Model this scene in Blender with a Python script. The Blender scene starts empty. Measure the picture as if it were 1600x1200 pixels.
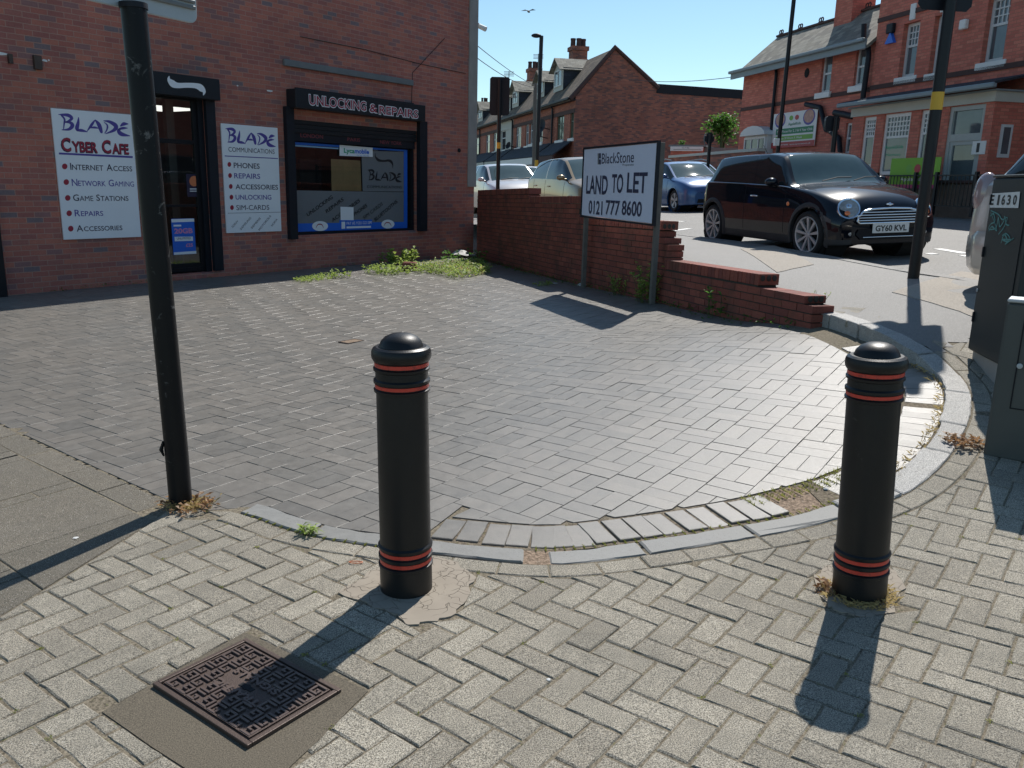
import bpy, bmesh, math, random
import numpy as np
from mathutils import Vector, Matrix
R = math.radians
random.seed(7)
DEBUG = False
SC = bpy.context.scene
COL = SC.collection
# ------------------------------------------------------------------ camera
F, CX, CY, EYE = 1310.0, 800.0, 600.0, 1.53
_n = np.array([-.0246, 1, 312 / F]); _n /= np.linalg.norm(_n)      # straight down, in camera axes (x right, y down, z forward)
_Y = np.array([0, 0, 1.0]) - _n * _n[2]; _Y /= np.linalg.norm(_Y)
_X = np.cross(_n, _Y)
cam = bpy.data.cameras.new('camera')
cam_o = bpy.data.objects.new('camera', cam); COL.objects.link(cam_o)
cam.sensor_width = 36; cam.lens = F / 1600 * 36
cam.clip_start = .05; cam.clip_end = 2000
_r = Vector((_X[0], _Y[0], -_n[0])); _d = Vector((_X[1], _Y[1], -_n[1])); _f = Vector((_X[2], _Y[2], -_n[2]))
_m = Matrix.Identity(4)
for i in range(3):
    _m[i][0] = _r[i]; _m[i][1] = -_d[i]; _m[i][2] = -_f[i]
_m[2][3] = EYE
cam_o.matrix_world = _m
SC.camera = cam_o
# ------------------------------------------------------------------ light
SUN_EL, SUN_AZ = 48.0, 24.0        # azimuth measured from +Y towards +X
W = bpy.data.worlds.new('World'); SC.world = W; W.use_nodes = True
nt = W.node_tree; nt.nodes.clear()
sky = nt.nodes.new('ShaderNodeTexSky'); sky.sky_type = 'NISHITA'; sky.sun_disc = False
sky.sun_elevation = R(SUN_EL); sky.sun_rotation = R(SUN_AZ)
sky.altitude = 100; sky.air_density = 1.0; sky.dust_density = .2; sky.ozone_density = 5
bg = nt.nodes.new('ShaderNodeBackground'); bg.inputs[1].default_value = .118
wo = nt.nodes.new('ShaderNodeOutputWorld')
tn = nt.nodes.new('ShaderNodeMix'); tn.data_type = 'RGBA'; tn.blend_type = 'MULTIPLY'; tn.inputs[0].default_value = 1; tn.inputs[7].default_value = (.96, 1.0, .88, 1)
nt.links.new(sky.outputs[0], tn.inputs[6]); nt.links.new(tn.outputs[2], bg.inputs[0]); nt.links.new(bg.outputs[0], wo.inputs[0])
sun = bpy.data.lights.new('sun', 'SUN'); sun.energy = 4.7; sun.angle = R(.5); sun.color = (1, .955, .89)
sun_o = bpy.data.objects.new('sun', sun); COL.objects.link(sun_o)
_sd = Vector((math.sin(R(SUN_AZ)) * math.cos(R(SUN_EL)), math.cos(R(SUN_AZ)) * math.cos(R(SUN_EL)), math.sin(R(SUN_EL))))
sun_o.rotation_euler = _sd.to_track_quat('Z', 'Y').to_euler()
sun_o.location = (6, 20, 30)
SC.view_settings.view_transform = 'Standard'; SC.view_settings.look = 'None'
SC.view_settings.exposure = 0.25; SC.view_settings.gamma = 1
SC.render.engine = 'CYCLES'
SC.cycles.max_bounces = 6
# ------------------------------------------------------------------ a pixel of the photograph as a ray from the eye
def ray(x, y):
    d = np.array([(x - CX) / F, (y - CY) / F, 1.0])
    return np.array([d @ _X, d @ _Y, -(d @ _n)])
def at(px, py, D):                 # the point D metres below eye level
    r = ray(px, py); return Vector(np.array([0, 0, EYE]) + r * (-D / r[2]))
def atY(px, py, Y):
    r = ray(px, py); return Vector(np.array([0, 0, EYE]) + r * (Y / r[1]))
class Plane:                       # a vertical facade: local x along it (to the right), -y out of it, z up
    def __init__(s, p0, ang, z0):
        s.p = Vector((p0[0], p0[1], z0)); s.t = Vector((math.sin(ang), math.cos(ang), 0)); s.z0 = z0
        s.inn = Vector((0, 0, 1)).cross(s.t)
        s.M = Matrix(((s.t.x, s.inn.x, 0, s.p.x), (s.t.y, s.inn.y, 0, s.p.y), (0, 0, 1, z0), (0, 0, 0, 1)))
    def hit(s, px, py, off=0.0):   # off: metres out of the facade
        r = Vector(ray(px, py)); o = Vector((0, 0, EYE)); q = s.p - s.inn * off
        k = (q - o).dot(s.inn) / r.dot(s.inn); w = o + r * k
        return (w - s.p).dot(s.t), w.z - s.z0
    def world(s, x, y, z):
        return s.M @ Vector((x, y, z))
# ------------------------------------------------------------------ ground heights (thin-plate through measured points)
class TPS:
    def __init__(s, pts, box, lam=.02):
        P = np.array([[p.x, p.y] for p in pts]); Z = np.array([p.z for p in pts]); n = len(P)
        K = s.U(np.linalg.norm(P[:, None] - P[None], axis=2)) + lam * np.eye(n)
        A = np.zeros((n + 3, n + 3)); A[:n, :n] = K; A[:n, n] = 1; A[:n, n + 1:] = P; A[n, :n] = 1; A[n + 1:, :n] = P.T
        s.w = np.linalg.solve(A, np.concatenate([Z, [0, 0, 0]])); s.P = P; s.n = n; s.box = box
    def U(s, r):
        return np.where(r > 1e-9, r * r * np.log(r + 1e-12), 0)
    def many(s, X, Y):
        X = np.clip(np.asarray(X, float), s.box[0], s.box[1]); Y = np.clip(np.asarray(Y, float), s.box[2], s.box[3])
        r = np.sqrt((X[..., None] - s.P[:, 0]) ** 2 + (Y[..., None] - s.P[:, 1]) ** 2)
        return s.U(r) @ s.w[:s.n] + s.w[s.n] + s.w[s.n + 1] * X + s.w[s.n + 2] * Y
    def __call__(s, x, y):
        return float(s.many(np.array([x]), np.array([y]))[0])
PT = lambda L: [at(*a) for a in L]
G1 = TPS(PT([(0, 660, 1.60), (262, 795, 1.55), (476, 836, 1.535), (635, 860, 1.53), (880, 880, 1.53), (1120, 850, 1.515), (1270, 820, 1.50), (1400, 775, 1.44),
             (1480, 725, 1.37), (1495, 640, 1.28), (1470, 590, 1.21), (1385, 545, 1.15), (1330, 520, 1.12), (1285, 505, 1.12), (1210, 503, 1.19), (1160, 501, 1.25),
             (1035, 472, 1.33), (937, 451, 1.41), (827, 421, 1.55), (735, 399, 1.66), (600, 404, 1.66), (400, 421, 1.66), (54, 458, 1.66), (900, 600, 1.44), (400, 600, 1.58)]),
         (-9, 4.5, 1, 21), .01)
G2 = TPS(PT([(100, 1190, 1.54), (800, 1190, 1.54), (1590, 1190, 1.52), (0, 700, 1.60), (262, 795, 1.55), (476, 836, 1.535), (635, 860, 1.53), (880, 880, 1.53), (1120, 850, 1.515), (1270, 820, 1.50),
             (1400, 775, 1.44), (1480, 725, 1.37), (1515, 640, 1.26), (1490, 580, 1.17), (1440, 545, 1.08), (1370, 515, 1.03), (1285, 484, 1.01),
             (1427, 433, .84), (1526, 438, .81), (1261, 394, .77), (1107, 371.5, .76), (1046, 396, .80), (900, 345, .80), (1600, 700, 1.33), (1342, 930, 1.53), (635, 915, 1.53)]),
         (-6, 5, 1, 16), .01)
G3 = TPS(PT([(1263, 404, .86), (1107, 379, .85), (893, 354, .87), (1051, 331, .65), (1470, 342, .53), (1526, 445, .90), (765, 337, .90), (815, 312, .66), (1150, 318, .56), (1590, 352, .55)]),
         (-4, 11, 7, 34), .02)
# ------------------------------------------------------------------ mesh collector
def vv(*a): return Vector(a)
class MB:
    def __init__(s):
        s.v = []; s.f = []; s.m = []
    def add(s, vs, fs, mi=0, M=None):
        k = len(s.v)
        s.v += [tuple(M @ Vector(p)) if M is not None else tuple(p) for p in vs]
        for f in fs: s.f.append([i + k for i in f]); s.m.append(mi)
        return s
    def box(s, x0, y0, z0, x1, y1, z1, mi=0, M=None):
        x0, x1 = min(x0, x1), max(x0, x1); y0, y1 = min(y0, y1), max(y0, y1); z0, z1 = min(z0, z1), max(z0, z1)
        vs = [(x0, y0, z0), (x1, y0, z0), (x1, y1, z0), (x0, y1, z0), (x0, y0, z1), (x1, y0, z1), (x1, y1, z1), (x0, y1, z1)]
        return s.add(vs, [(0, 3, 2, 1), (4, 5, 6, 7), (0, 1, 5, 4), (1, 2, 6, 5), (2, 3, 7, 6), (3, 0, 4, 7)], mi, M)
    def bbox(s, x0, y0, z0, x1, y1, z1, b, mi=0, M=None):      # box with chamfered edges
        vs = []; 
        for sz in (0, 1):
            for i, (sx, sy) in enumerate(((0, 0), (1, 0), (1, 1), (0, 1))):
                X = (x0, x1)[sx]; Y = (y0, y1)[sy]; Z = (z0, z1)[sz]
                dx = b if sx == 0 else -b; dy = b if sy == 0 else -b; dz = b if sz == 0 else -b
                vs += [(X, Y + dy, Z + dz), (X + dx, Y, Z + dz), (X + dx, Y + dy, Z)]
        bm = bmesh.new()
        for p in vs: bm.verts.new(p)
        h = bmesh.ops.convex_hull(bm, input=bm.verts)
        bm.verts.index_update()
        s.add([tuple(v.co) for v in bm.verts], [[v.index for v in f.verts] for f in bm.faces], mi, M); bm.free()
        return s
    def prism(s, poly, h0, h1, mi=0, M=None, axis='z'):        # poly in the plane across the axis
        n = len(poly)
        def P(a, b, h):
            return (a, b, h) if axis == 'z' else ((a, h, b) if axis == 'y' else (h, a, b))
        vs = [P(a, b, h0) for a, b in poly] + [P(a, b, h1) for a, b in poly]
        fs = [list(range(n))[::-1], list(range(n, 2 * n))] + [[i, (i + 1) % n, n + (i + 1) % n, n + i] for i in range(n)]
        if axis == 'y': fs = [f[::-1] for f in fs]
        return s.add(vs, fs, mi, M)
    def sheet(s, poly, y, mi=0, M=None):                       # flat polygon in the x-z plane facing -y
        return s.add([(a, y, b) for a, b in poly], [list(range(len(poly)))], mi, M)
    def lathe(s, prof, n=24, mi=0, M=None, cap=True):          # prof: (radius, z)
        vs = []; fs = []
        for r, z in prof:
            for i in range(n):
                a = 2 * math.pi * i / n; vs.append((r * math.cos(a), r * math.sin(a), z))
        for j in range(len(prof) - 1):
            for i in range(n):
                fs.append((j * n + i, j * n + (i + 1) % n, (j + 1) * n + (i + 1) % n, (j + 1) * n + i))
        if cap:
            fs.append(list(range(n))[::-1]); fs.append([(len(prof) - 1) * n + i for i in range(n)])
        return s.add(vs, fs, mi, M)
    def tube(s, path, rad, n=10, mi=0, M=None):
        path = [Vector(p) for p in path]; k = len(path)
        rad = rad if isinstance(rad, (list, tuple)) else [rad] * k
        vs = []; fs = []; ref = None
        for i, p in enumerate(path):
            t = (path[min(i + 1, k - 1)] - path[max(i - 1, 0)]).normalized()
            if ref is None: ref = Vector((0, 0, 1)) if abs(t.z) < .9 else Vector((1, 0, 0))
            a = (ref - t * ref.dot(t)).normalized(); b = t.cross(a); ref = a
            for j in range(n):
                w = 2 * math.pi * j / n; vs.append(p + (a * math.cos(w) + b * math.sin(w)) * rad[i])
        for i in range(k - 1):
            for j in range(n):
                fs.append((i * n + j, i * n + (j + 1) % n, (i + 1) * n + (j + 1) % n, (i + 1) * n + j))
        fs.append(list(range(n))[::-1]); fs.append([(k - 1) * n + j for j in range(n)])
        return s.add(vs, fs, mi, M)
    def ell(s, c, r, n=12, m=8, mi=0, M=None):
        prof = [(math.sin(math.pi * j / m), -math.cos(math.pi * j / m)) for j in range(m + 1)]
        T = Matrix.Translation(Vector(c)) @ Matrix.Diagonal((r[0], r[1], r[2], 1))
        return s.lathe([(max(a, 1e-4), b) for a, b in prof], n, mi, (M @ T) if M is not None else T)
    def build(s, name, mats, parent=None, smooth=None, label=None, uv='box', bevel=None, **props):
        me = bpy.data.meshes.new(name)
        me.from_pydata([tuple(p) for p in s.v], [], s.f)
        mats = mats if isinstance(mats, (list, tuple)) else [mats]
        for m in mats: me.materials.append(m)
        if len(mats) > 1: me.polygons.foreach_set('material_index', s.m)
        if uv: box_uv(me)
        if smooth:
            me.polygons.foreach_set('use_smooth', [True] * len(me.polygons)); me.set_sharp_from_angle(angle=R(smooth))
        me.update()
        o = bpy.data.objects.new(name, me); COL.objects.link(o)
        if parent is not None: o.parent = parent
        if bevel:
            b = o.modifiers.new('bevel', 'BEVEL'); b.width = bevel; b.segments = 2; b.limit_method = 'ANGLE'; b.angle_limit = R(40)
        if label: o['label'] = label
        for k, v in props.items(): o[k] = v
        return o
def box_uv(me):
    uvl = me.uv_layers.new(name='UVMap')
    n = len(me.loops)
    if not n: return
    vi = np.zeros(n, int); me.loops.foreach_get('vertex_index', vi)
    co = np.zeros(len(me.vertices) * 3); me.vertices.foreach_get('co', co); co = co.reshape(-1, 3)
    nr = np.zeros(len(me.polygons) * 3); me.polygons.foreach_get('normal', nr); nr = nr.reshape(-1, 3)
    tot = np.zeros(len(me.polygons), int); me.polygons.foreach_get('loop_total', tot)
    N = np.repeat(nr, tot, axis=0); P = co[vi]
    flat = np.abs(N[:, 2]) > .85
    t = np.stack([-N[:, 1], N[:, 0], np.zeros(n)], 1); L = np.linalg.norm(t, axis=1); L[L < 1e-6] = 1; t /= L[:, None]
    u = (P * t).sum(1)
    # slope length up the face
    b = np.cross(N, t); v = (P * b).sum(1)
    steep = np.abs(N[:, 2]) < .05
    v = np.where(steep, P[:, 2], v)
    u = np.where(flat, P[:, 0], u); v = np.where(flat, P[:, 1], v)
    uvl.data.foreach_set('uv', np.stack([u, v], 1).ravel())
def thing(name, label, cat, M=None, group=None, loc=None, rotz=0):
    o = bpy.data.objects.new(name, None); COL.objects.link(o)
    if M is not None: o.matrix_world = M
    if loc is not None: o.location = loc; o.rotation_euler = (0, 0, rotz)
    o.empty_display_size = .3
    o['label'] = label; o['category'] = cat
    if group: o['group'] = group
    return o
def tag(o, label, cat, group=None):
    o['label'] = label; o['category'] = cat
    if group: o['group'] = group
    return o
def struct(o): o['kind'] = 'structure'; return o
# ------------------------------------------------------------------ lettering
_tc = {}
def text_mesh(s, bold=0.0):
    if 'M' in s: bold = 0.0
    key = (s, bold)
    if key in _tc: return _tc[key]
    cu = bpy.data.curves.new('lettering', 'FONT'); cu.body = s; cu.size = 1; cu.offset = bold; cu.resolution_u = 3
    ob = bpy.data.objects.new('lettering', cu); COL.objects.link(ob)
    dg = bpy.context.evaluated_depsgraph_get()
    me = bpy.data.meshes.new_from_object(ob.evaluated_get(dg))
    vs = [(v.co.x, v.co.y) for v in me.vertices]; fs = [list(p.vertices) for p in me.polygons]
    bpy.data.objects.remove(ob); bpy.data.curves.remove(cu); bpy.data.meshes.remove(me)
    _tc[key] = (vs, fs); return _tc[key]
def add_text(mb, s, x0, z0, x1, z1, y, mi=0, bold=0.0, M=None, shear=0, smallcaps=False):
    """fit the string into the box (x0,z0)-(x1,z1) of the local x-z plane, facing -y"""
    vs, fs = text_mesh(s, bold)
    if not vs: return
    xs = [a for a, b in vs]; zs = [b for a, b in vs]
    ax, bx, az, bz = min(xs), max(xs), min(zs), max(zs)
    sx = (x1 - x0) / (bx - ax); sz = (z1 - z0) / (bz - az)
    mb.add([(x0 + (a - ax) * sx + shear * (b - az) * sz, y, z0 + (b - az) * sz) for a, b in vs], fs, mi, M)
def caps_text(mb, s, x0, z0, x1, z1, y, mi=0, bold=0.0, M=None, small=.78):
    """small-capitals line: first letter of every word taller"""
    items = []; x = 0
    for w in s.split(' '):
        for t, k in ((w[0], 1.0), (w[1:], small)):
            vs, fs = text_mesh(t, bold); wd = max(a for a, b in vs) - min(a for a, b in vs); items.append((t, x, wd * k, k)); x += wd * k + .07
        x += .28
    k2 = (x1 - x0) / (x - .35)
    for t, a, wd, k in items: add_text(mb, t, x0 + a * k2, z0, x0 + (a + wd) * k2, z0 + (z1 - z0) * k, y, mi, bold, M)
def strokes(mb, paths, x0, z0, x1, z1, y, mi=0, M=None):
    """brush strokes in a unit box: each path a list of (x, z, width)"""
    W_, H_ = x1 - x0, z1 - z0
    for p in paths:
        L = []; Rr = []
        n = len(p)
        for i, (a, b, w) in enumerate(p):
            a0, b0, _ = p[max(i - 1, 0)]; a1, b1, _ = p[min(i + 1, n - 1)]
            tx, tz = (a1 - a0) * W_, (b1 - b0) * H_; l = math.hypot(tx, tz) or 1
            nx, nz = -tz / l, tx / l; w = w * H_ / 2
            L.append((x0 + a * W_ + nx * w, z0 + b * H_ + nz * w)); Rr.append((x0 + a * W_ - nx * w, z0 + b * H_ - nz * w))
        vs = [(a, y, b) for a, b in L] + [(a, y, b) for a, b in Rr]
        fs = [(n + i, n + i + 1, i + 1, i) for i in range(n - 1)]
        mb.add(vs, fs, mi, M)
def curve_pts(p, k=6):             # smooth a (x,z,w) path
    out = []
    n = len(p)
    for i in range(n - 1):
        a = p[max(i - 1, 0)]; b = p[i]; c = p[i + 1]; d = p[min(i + 2, n - 1)]
        for j in range(k):
            t = j / k
            out.append(tuple(.5 * ((2 * b[q]) + (-a[q] + c[q]) * t + (2 * a[q] - 5 * b[q] + 4 * c[q] - d[q]) * t * t + (-a[q] + 3 * b[q] - 3 * c[q] + d[q]) * t ** 3) for q in range(3)))
    out.append(p[-1]); return out
# ------------------------------------------------------------------ materials
def lin(c):
    if isinstance(c, str):
        c = [int(c[i:i + 2], 16) / 255 for i in (0, 2, 4)]
        c = [x / 12.92 if x <= .04045 else ((x + .055) / 1.055) ** 2.4 for x in c]
    return (c[0], c[1], c[2], 1)
class MT:
    def __init__(s, name, rough=.6, metal=0, spec=.5, coat=0):
        s.m = bpy.data.materials.new(name); s.m.use_nodes = True; s.t = s.m.node_tree; s.N = s.t.nodes
        s.b = s.N['Principled BSDF']; s.b.inputs['Roughness'].default_value = rough; s.b.inputs['Metallic'].default_value = metal
        s.b.inputs['Specular IOR Level'].default_value = spec; s.b.inputs['Coat Weight'].default_value = coat
        s.b.inputs['Coat Roughness'].default_value = .03
        s._oc = None
    def n(s, t, **k):
        x = s.N.new(t)
        for a, v in k.items(): setattr(x, a, v)
        return x
    def l(s, a, b): s.t.links.new(a, b)
    def obj(s):
        if s._oc is None: s._oc = s.n('ShaderNodeTexCoord')
        return s._oc.outputs['Object']
    def uv(s):
        if s._oc is None: s._oc = s.n('ShaderNodeTexCoord')
        return s._oc.outputs['UV']
    def noise(s, scale, detail=4, rough=.6, vec=None, dist=0):
        x = s.n('ShaderNodeTexNoise'); x.inputs['Scale'].default_value = scale; x.inputs['Detail'].default_value = detail
        x.inputs['Roughness'].default_value = rough; x.inputs['Distortion'].default_value = dist
        s.l(vec if vec is not None else s.obj(), x.inputs['Vector']); return x.outputs[0]
    def ramp(s, fac, stops, interp='LINEAR'):
        x = s.n('ShaderNodeValToRGB'); e = x.color_ramp; e.interpolation = interp
        while len(e.elements) < len(stops): e.elements.new(.5)
        for el, (p, c) in zip(e.elements, stops):
            el.position = p; el.color = lin(c) if not isinstance(c, (int, float)) else (c, c, c, 1)
        s.l(fac, x.inputs[0]); return x.outputs[0]
    def mix(s, fac, a, b, mode='MIX'):
        x = s.n('ShaderNodeMix', data_type='RGBA', blend_type=mode)
        for ix, val in ((0, fac), (6, a), (7, b)):
            sock = x.inputs[ix]
            if hasattr(val, 'is_output'): s.l(val, sock)
            elif ix == 0: sock.default_value = val
            else: sock.default_value = lin(val) if not isinstance(val, (int, float)) else (val, val, val, 1)
        return x.outputs[2]
    def math(s, op, a, b=0.0, c=None):
        x = s.n('ShaderNodeMath', operation=op)
        for sock, val in zip(x.inputs, (a, b) if c is None else (a, b, c)):
            if hasattr(val, 'is_output'): s.l(val, sock)
            else: sock.default_value = val
        return x.outputs[0]
    def col(s, c):
        if hasattr(c, 'is_output'): s.l(c, s.b.inputs['Base Color'])
        else: s.b.inputs['Base Color'].default_value = lin(c)
        return s
    def rough(s, c):
        if hasattr(c, 'is_output'): s.l(c, s.b.inputs['Roughness'])
        else: s.b.inputs['Roughness'].default_value = c
        return s
    def bump(s, h, strength=.5, dist=.01):
        x = s.n('ShaderNodeBump'); x.inputs['Strength'].default_value = strength; x.inputs['Distance'].default_value = dist
        s.l(h, x.inputs['Height']); s.l(x.outputs[0], s.b.inputs['Normal']); return s
    def island(s):
        g = s.n('ShaderNodeNewGeometry'); return g.outputs['Random Per Island']
def plain(name, c, rough=.6, metal=0, var=.12, vs=6, bumpk=0, coat=0, spec=.5):
    t = MT(name, rough, metal, spec, coat)
    nz = t.noise(vs, 5)
    a = lin(c)[:3]
    t.col(t.mix(nz, tuple(x * (1 - var) for x in a), tuple(min(1, x * (1 + var)) for x in a)))
    if bumpk: t.bump(t.noise(vs * 18, 3), bumpk, .004)
    return t.m
def brick_mat(name, stops, mortar, dirt=.35, mortar_w=.012, rough=.82, bw=.225, rh=.075, bumps=.35, freq=.5):
    t = MT(name, rough, spec=.3)
    br = t.n('ShaderNodeTexBrick'); br.offset = .5
    br.inputs['Color1'].default_value = (0, 0, 0, 1); br.inputs['Color2'].default_value = (1, 1, 1, 1); br.inputs['Mortar'].default_value = (.5, .5, .5, 1)
    br.inputs['Scale'].default_value = 1; br.inputs['Mortar Size'].default_value = mortar_w / 2; br.inputs['Mortar Smooth'].default_value = .3
    br.inputs['Bias'].default_value = 0; br.inputs['Brick Width'].default_value = bw; br.inputs['Row Height'].default_value = rh
    # a slight wobble so that the courses are not ruler-straight
    wob = t.n('ShaderNodeMix', data_type='VECTOR'); wn = t.n('ShaderNodeTexNoise'); wn.inputs['Scale'].default_value = 6
    t.l(t.uv(), wn.inputs['Vector'])
    va = t.n('ShaderNodeVectorMath', operation='SCALE'); va.inputs['Scale'].default_value = .006
    vs_ = t.n('ShaderNodeVectorMath', operation='SUBTRACT'); vs_.inputs[1].default_value = (.5, .5, .5)
    t.l(wn.outputs['Color'], vs_.inputs[0]); t.l(vs_.outputs[0], va.inputs[0])
    vadd = t.n('ShaderNodeVectorMath', operation='ADD'); t.l(t.uv(), vadd.inputs[0]); t.l(va.outputs[0], vadd.inputs[1])
    t.l(vadd.outputs[0], br.inputs['Vector'])
    c = t.ramp(br.outputs['Color'], stops, 'CONSTANT')
    c = t.mix(.35, c, t.ramp(t.noise(40, 4), [(.25, .33), (.75, .68)]), 'OVERLAY')
    c = t.mix(br.outputs['Fac'], c, mortar)
    big = t.ramp(t.noise(freq, 6, .65), [(.3, 1.0), (.62, 0.0)])
    c = t.mix(t.math('MULTIPLY', big, dirt), c, (.035, .028, .026))
    t.col(c)
    hgt = t.mix(br.outputs['Fac'], 1.0, 0.0)
    hh = t.math('ADD', hgt, t.math('MULTIPLY', t.noise(90, 3), .35))
    t.bump(hh, bumps, .006)
    return t.m
# ================================================================== SETTING: ground surfaces
def paver_mat(name, cols, speck, rough, spec=.5, bumpk=.5, stain=(.3, .25, .2), grain=420, stk=.35):
    t = MT(name, rough, spec=spec)
    c = t.ramp(t.island(), cols)
    if speck:
        c = t.mix(.9, c, t.ramp(t.noise(grain, 2, .8), [(.38, .06), (.5, .5), (.62, .96)]), 'OVERLAY')
        c = t.mix(t.ramp(t.noise(250, 1), [(.66, 0.0), (.70, .6)]), c, (.75, .72, .64))
    else:
        c = t.mix(t.ramp(t.noise(170, 2), [(.63, 0.0), (.68, .55)]), c, (.05, .045, .04))
    vg = t.n('ShaderNodeTexVoronoi'); vg.inputs['Scale'].default_value = 2.1; t.l(t.obj(), vg.inputs['Vector'])
    c = t.mix(t.ramp(vg.outputs['Distance'], [(.030, .65), (.042, 0.0)]), c, t.ramp(vg.outputs['Color'], [(0, (.06, .055, .05)), (.5, (.10, .095, .085)), (.8, (.42, .40, .36))]))
    big = t.noise(1.1, 6, .7)
    c = t.mix(t.math('MULTIPLY', t.ramp(big, [(.42, 0.0), (.66, 1.0)]), stk), c, stain)
    mid = t.noise(14, 5, .7)
    c = t.mix(.3, c, t.ramp(mid, [(.3, .3), (.7, .7)]), 'OVERLAY')
    t.col(c)
    t.rough(t.math('ADD', t.math('MULTIPLY', mid, .25), rough - .12))
    t.bump(t.math('ADD', t.noise(300, 3, .7), t.math('MULTIPLY', t.noise(40, 3), .8)), bumpk, .004)
    return t.m
M = {}
M['paver'] = paver_mat('concrete_block', [(0, (.238, .212, .168)), (.5, (.276, .248, .197)), (1, (.312, .282, .226))], True, .80, .35, .8, (.13, .122, .10), 260, .5)
M['flag'] = paver_mat('concrete_flag', [(0, (.118, .104, .080)), (1, (.148, .130, .102))], True, .8, .3, .8, (.15, .14, .12), 300)
M['bluebrick'] = paver_mat('blue_brick', [(0, (.118, .112, .10)), (.35, (.135, .127, .112)), (.7, (.15, .139, .122)), (1, (.168, .154, .134))], False, .45, .6, .28, (.165, .145, .12), 200, .4)
M['slate_kerb'] = paver_mat('slate_kerb', [(0, (.19, .19, .18)), (1, (.25, .248, .235))], False, .6, .35, .35, (.2, .19, .17))
M['granite'] = paver_mat('granite_kerb', [(0, (.33, .32, .30)), (1, (.41, .395, .37))], True, .62, .45, .9, (.3, .28, .25), 260, .3)
def ground_mat(name, a, b, c, grain=220, rough=.9, spec=.3, bumpk=.6, patches=None, fleck=.5):
    t = MT(name, rough, spec=spec)
    k = t.mix(t.noise(.7, 7, .65), a, b)
    k = t.mix(.7, k, t.ramp(t.noise(grain, 2, .8), [(.3, .08), (.5, .5), (.7, .95)]), 'OVERLAY')
    k = t.mix(t.math('MULTIPLY', t.ramp(t.noise(grain * .8, 1), [(.66, 0.0), (.7, 1.0)]), fleck), k, c)
    t.col(k); t.bump(t.noise(grain, 3, .8), bumpk, .006)
    return t.m
M['joint'] = ground_mat('joint_sand', (.13, .11, .078), (.22, .19, .145), (.12, .14, .04), 90, .95, .1, .6)
M['soil'] = ground_mat('bare_soil', (.17, .12, .085), (.30, .23, .17), (.36, .30, .24), 60, .95, .1, .8)
M['soil2'] = ground_mat('joint_soil', (.12, .10, .075), (.20, .165, .12), (.14, .15, .05), 60, .95, .1, .8)
M['tarmac'] = ground_mat('footway_tarmac', (.145, .14, .132), (.195, .188, .176), (.5, .48, .45), 170, .68, .45, .7, fleck=.6)
M['road'] = ground_mat('road_asphalt', (.145, .14, .13), (.205, .197, .183), (.4, .38, .35), 60, .72, .45, 1.0, fleck=.35)
M['patch'] = ground_mat('concrete_patch', (.30, .27, .23), (.37, .33, .28), (.45, .41, .36), 140, .85, .3, .6)
M['earth'] = ground_mat('far_ground', (.12, .12, .10), (.17, .165, .14), (.2, .2, .18), 20, .95, .1, .2)
M['marking'] = plain('road_paint', (.72, .71, .67), .6, var=.15, vs=30)
t = MT('cracked_concrete', .85, spec=.3)
vo = t.n('ShaderNodeTexVoronoi', feature='DISTANCE_TO_EDGE'); vo.inputs['Scale'].default_value = 19
wv = t.n('ShaderNodeVectorMath', operation='ADD'); t.l(t.obj(), wv.inputs[0])
wn = t.n('ShaderNodeTexNoise'); wn.inputs['Scale'].default_value = 9; t.l(t.obj(), wn.inputs['Vector'])
ws = t.n('ShaderNodeVectorMath', operation='SCALE'); ws.inputs['Scale'].default_value = .16; t.l(wn.outputs['Color'], ws.inputs[0]); t.l(ws.outputs[0], wv.inputs[1]); t.l(wv.outputs[0], vo.inputs['Vector'])
crack = t.ramp(t.math('ADD', vo.outputs['Distance'], t.ramp(t.noise(5, 3), [(.50, 0.0), (.70, .10)])), [(.0, 0.0), (.03, 1.0)])
base = t.mix(t.noise(7, 6), (.35, .305, .245), (.235, .20, .16)); t.col(t.mix(crack, (.17, .14, .105), base)); t.bump(crack, .8, .004); M['cracked'] = t.m
M['mancon'] = ground_mat('manhole_concrete', (.095, .080, .058), (.135, .115, .085), (.17, .155, .13), 260, .85, .3, .3, fleck=.1)

def poly_area(p): return .5 * sum(p[i][0] * p[(i + 1) % len(p)][1] - p[(i + 1) % len(p)][0] * p[i][1] for i in range(len(p)))
def inside(poly, X, Y):
    X = np.asarray(X, float); Y = np.asarray(Y, float); c = np.zeros(X.shape, bool); n = len(poly)
    for i in range(n):
        x1, y1 = poly[i]; x2, y2 = poly[(i + 1) % n]
        if y1 == y2: continue
        c ^= ((y1 > Y) != (y2 > Y)) & (X < (x2 - x1) * (Y - y1) / (y2 - y1) + x1)
    return c
class Region:
    def __init__(s, poly):
        if poly_area(poly) < 0: poly = poly[::-1]
        s.p = np.array(poly, float); s.a = s.p; s.b = np.roll(s.p, -1, axis=0); s.poly = [tuple(q) for q in poly]
    def near(s, x, y):
        d = s.b - s.a; q = np.array([x, y]); t = np.clip(((q - s.a) * d).sum(1) / np.maximum((d * d).sum(1), 1e-12), 0, 1)
        c = s.a + d * t[:, None]; e = np.linalg.norm(c - q, axis=1); i = int(e.argmin())
        n = np.array([d[i][1], -d[i][0]]); n /= np.linalg.norm(n)          # outward normal (ccw)
        return c[i], n, e[i]
    def inside(s, x, y): return bool(inside(s.poly, np.array([x]), np.array([y]))[0])
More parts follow.
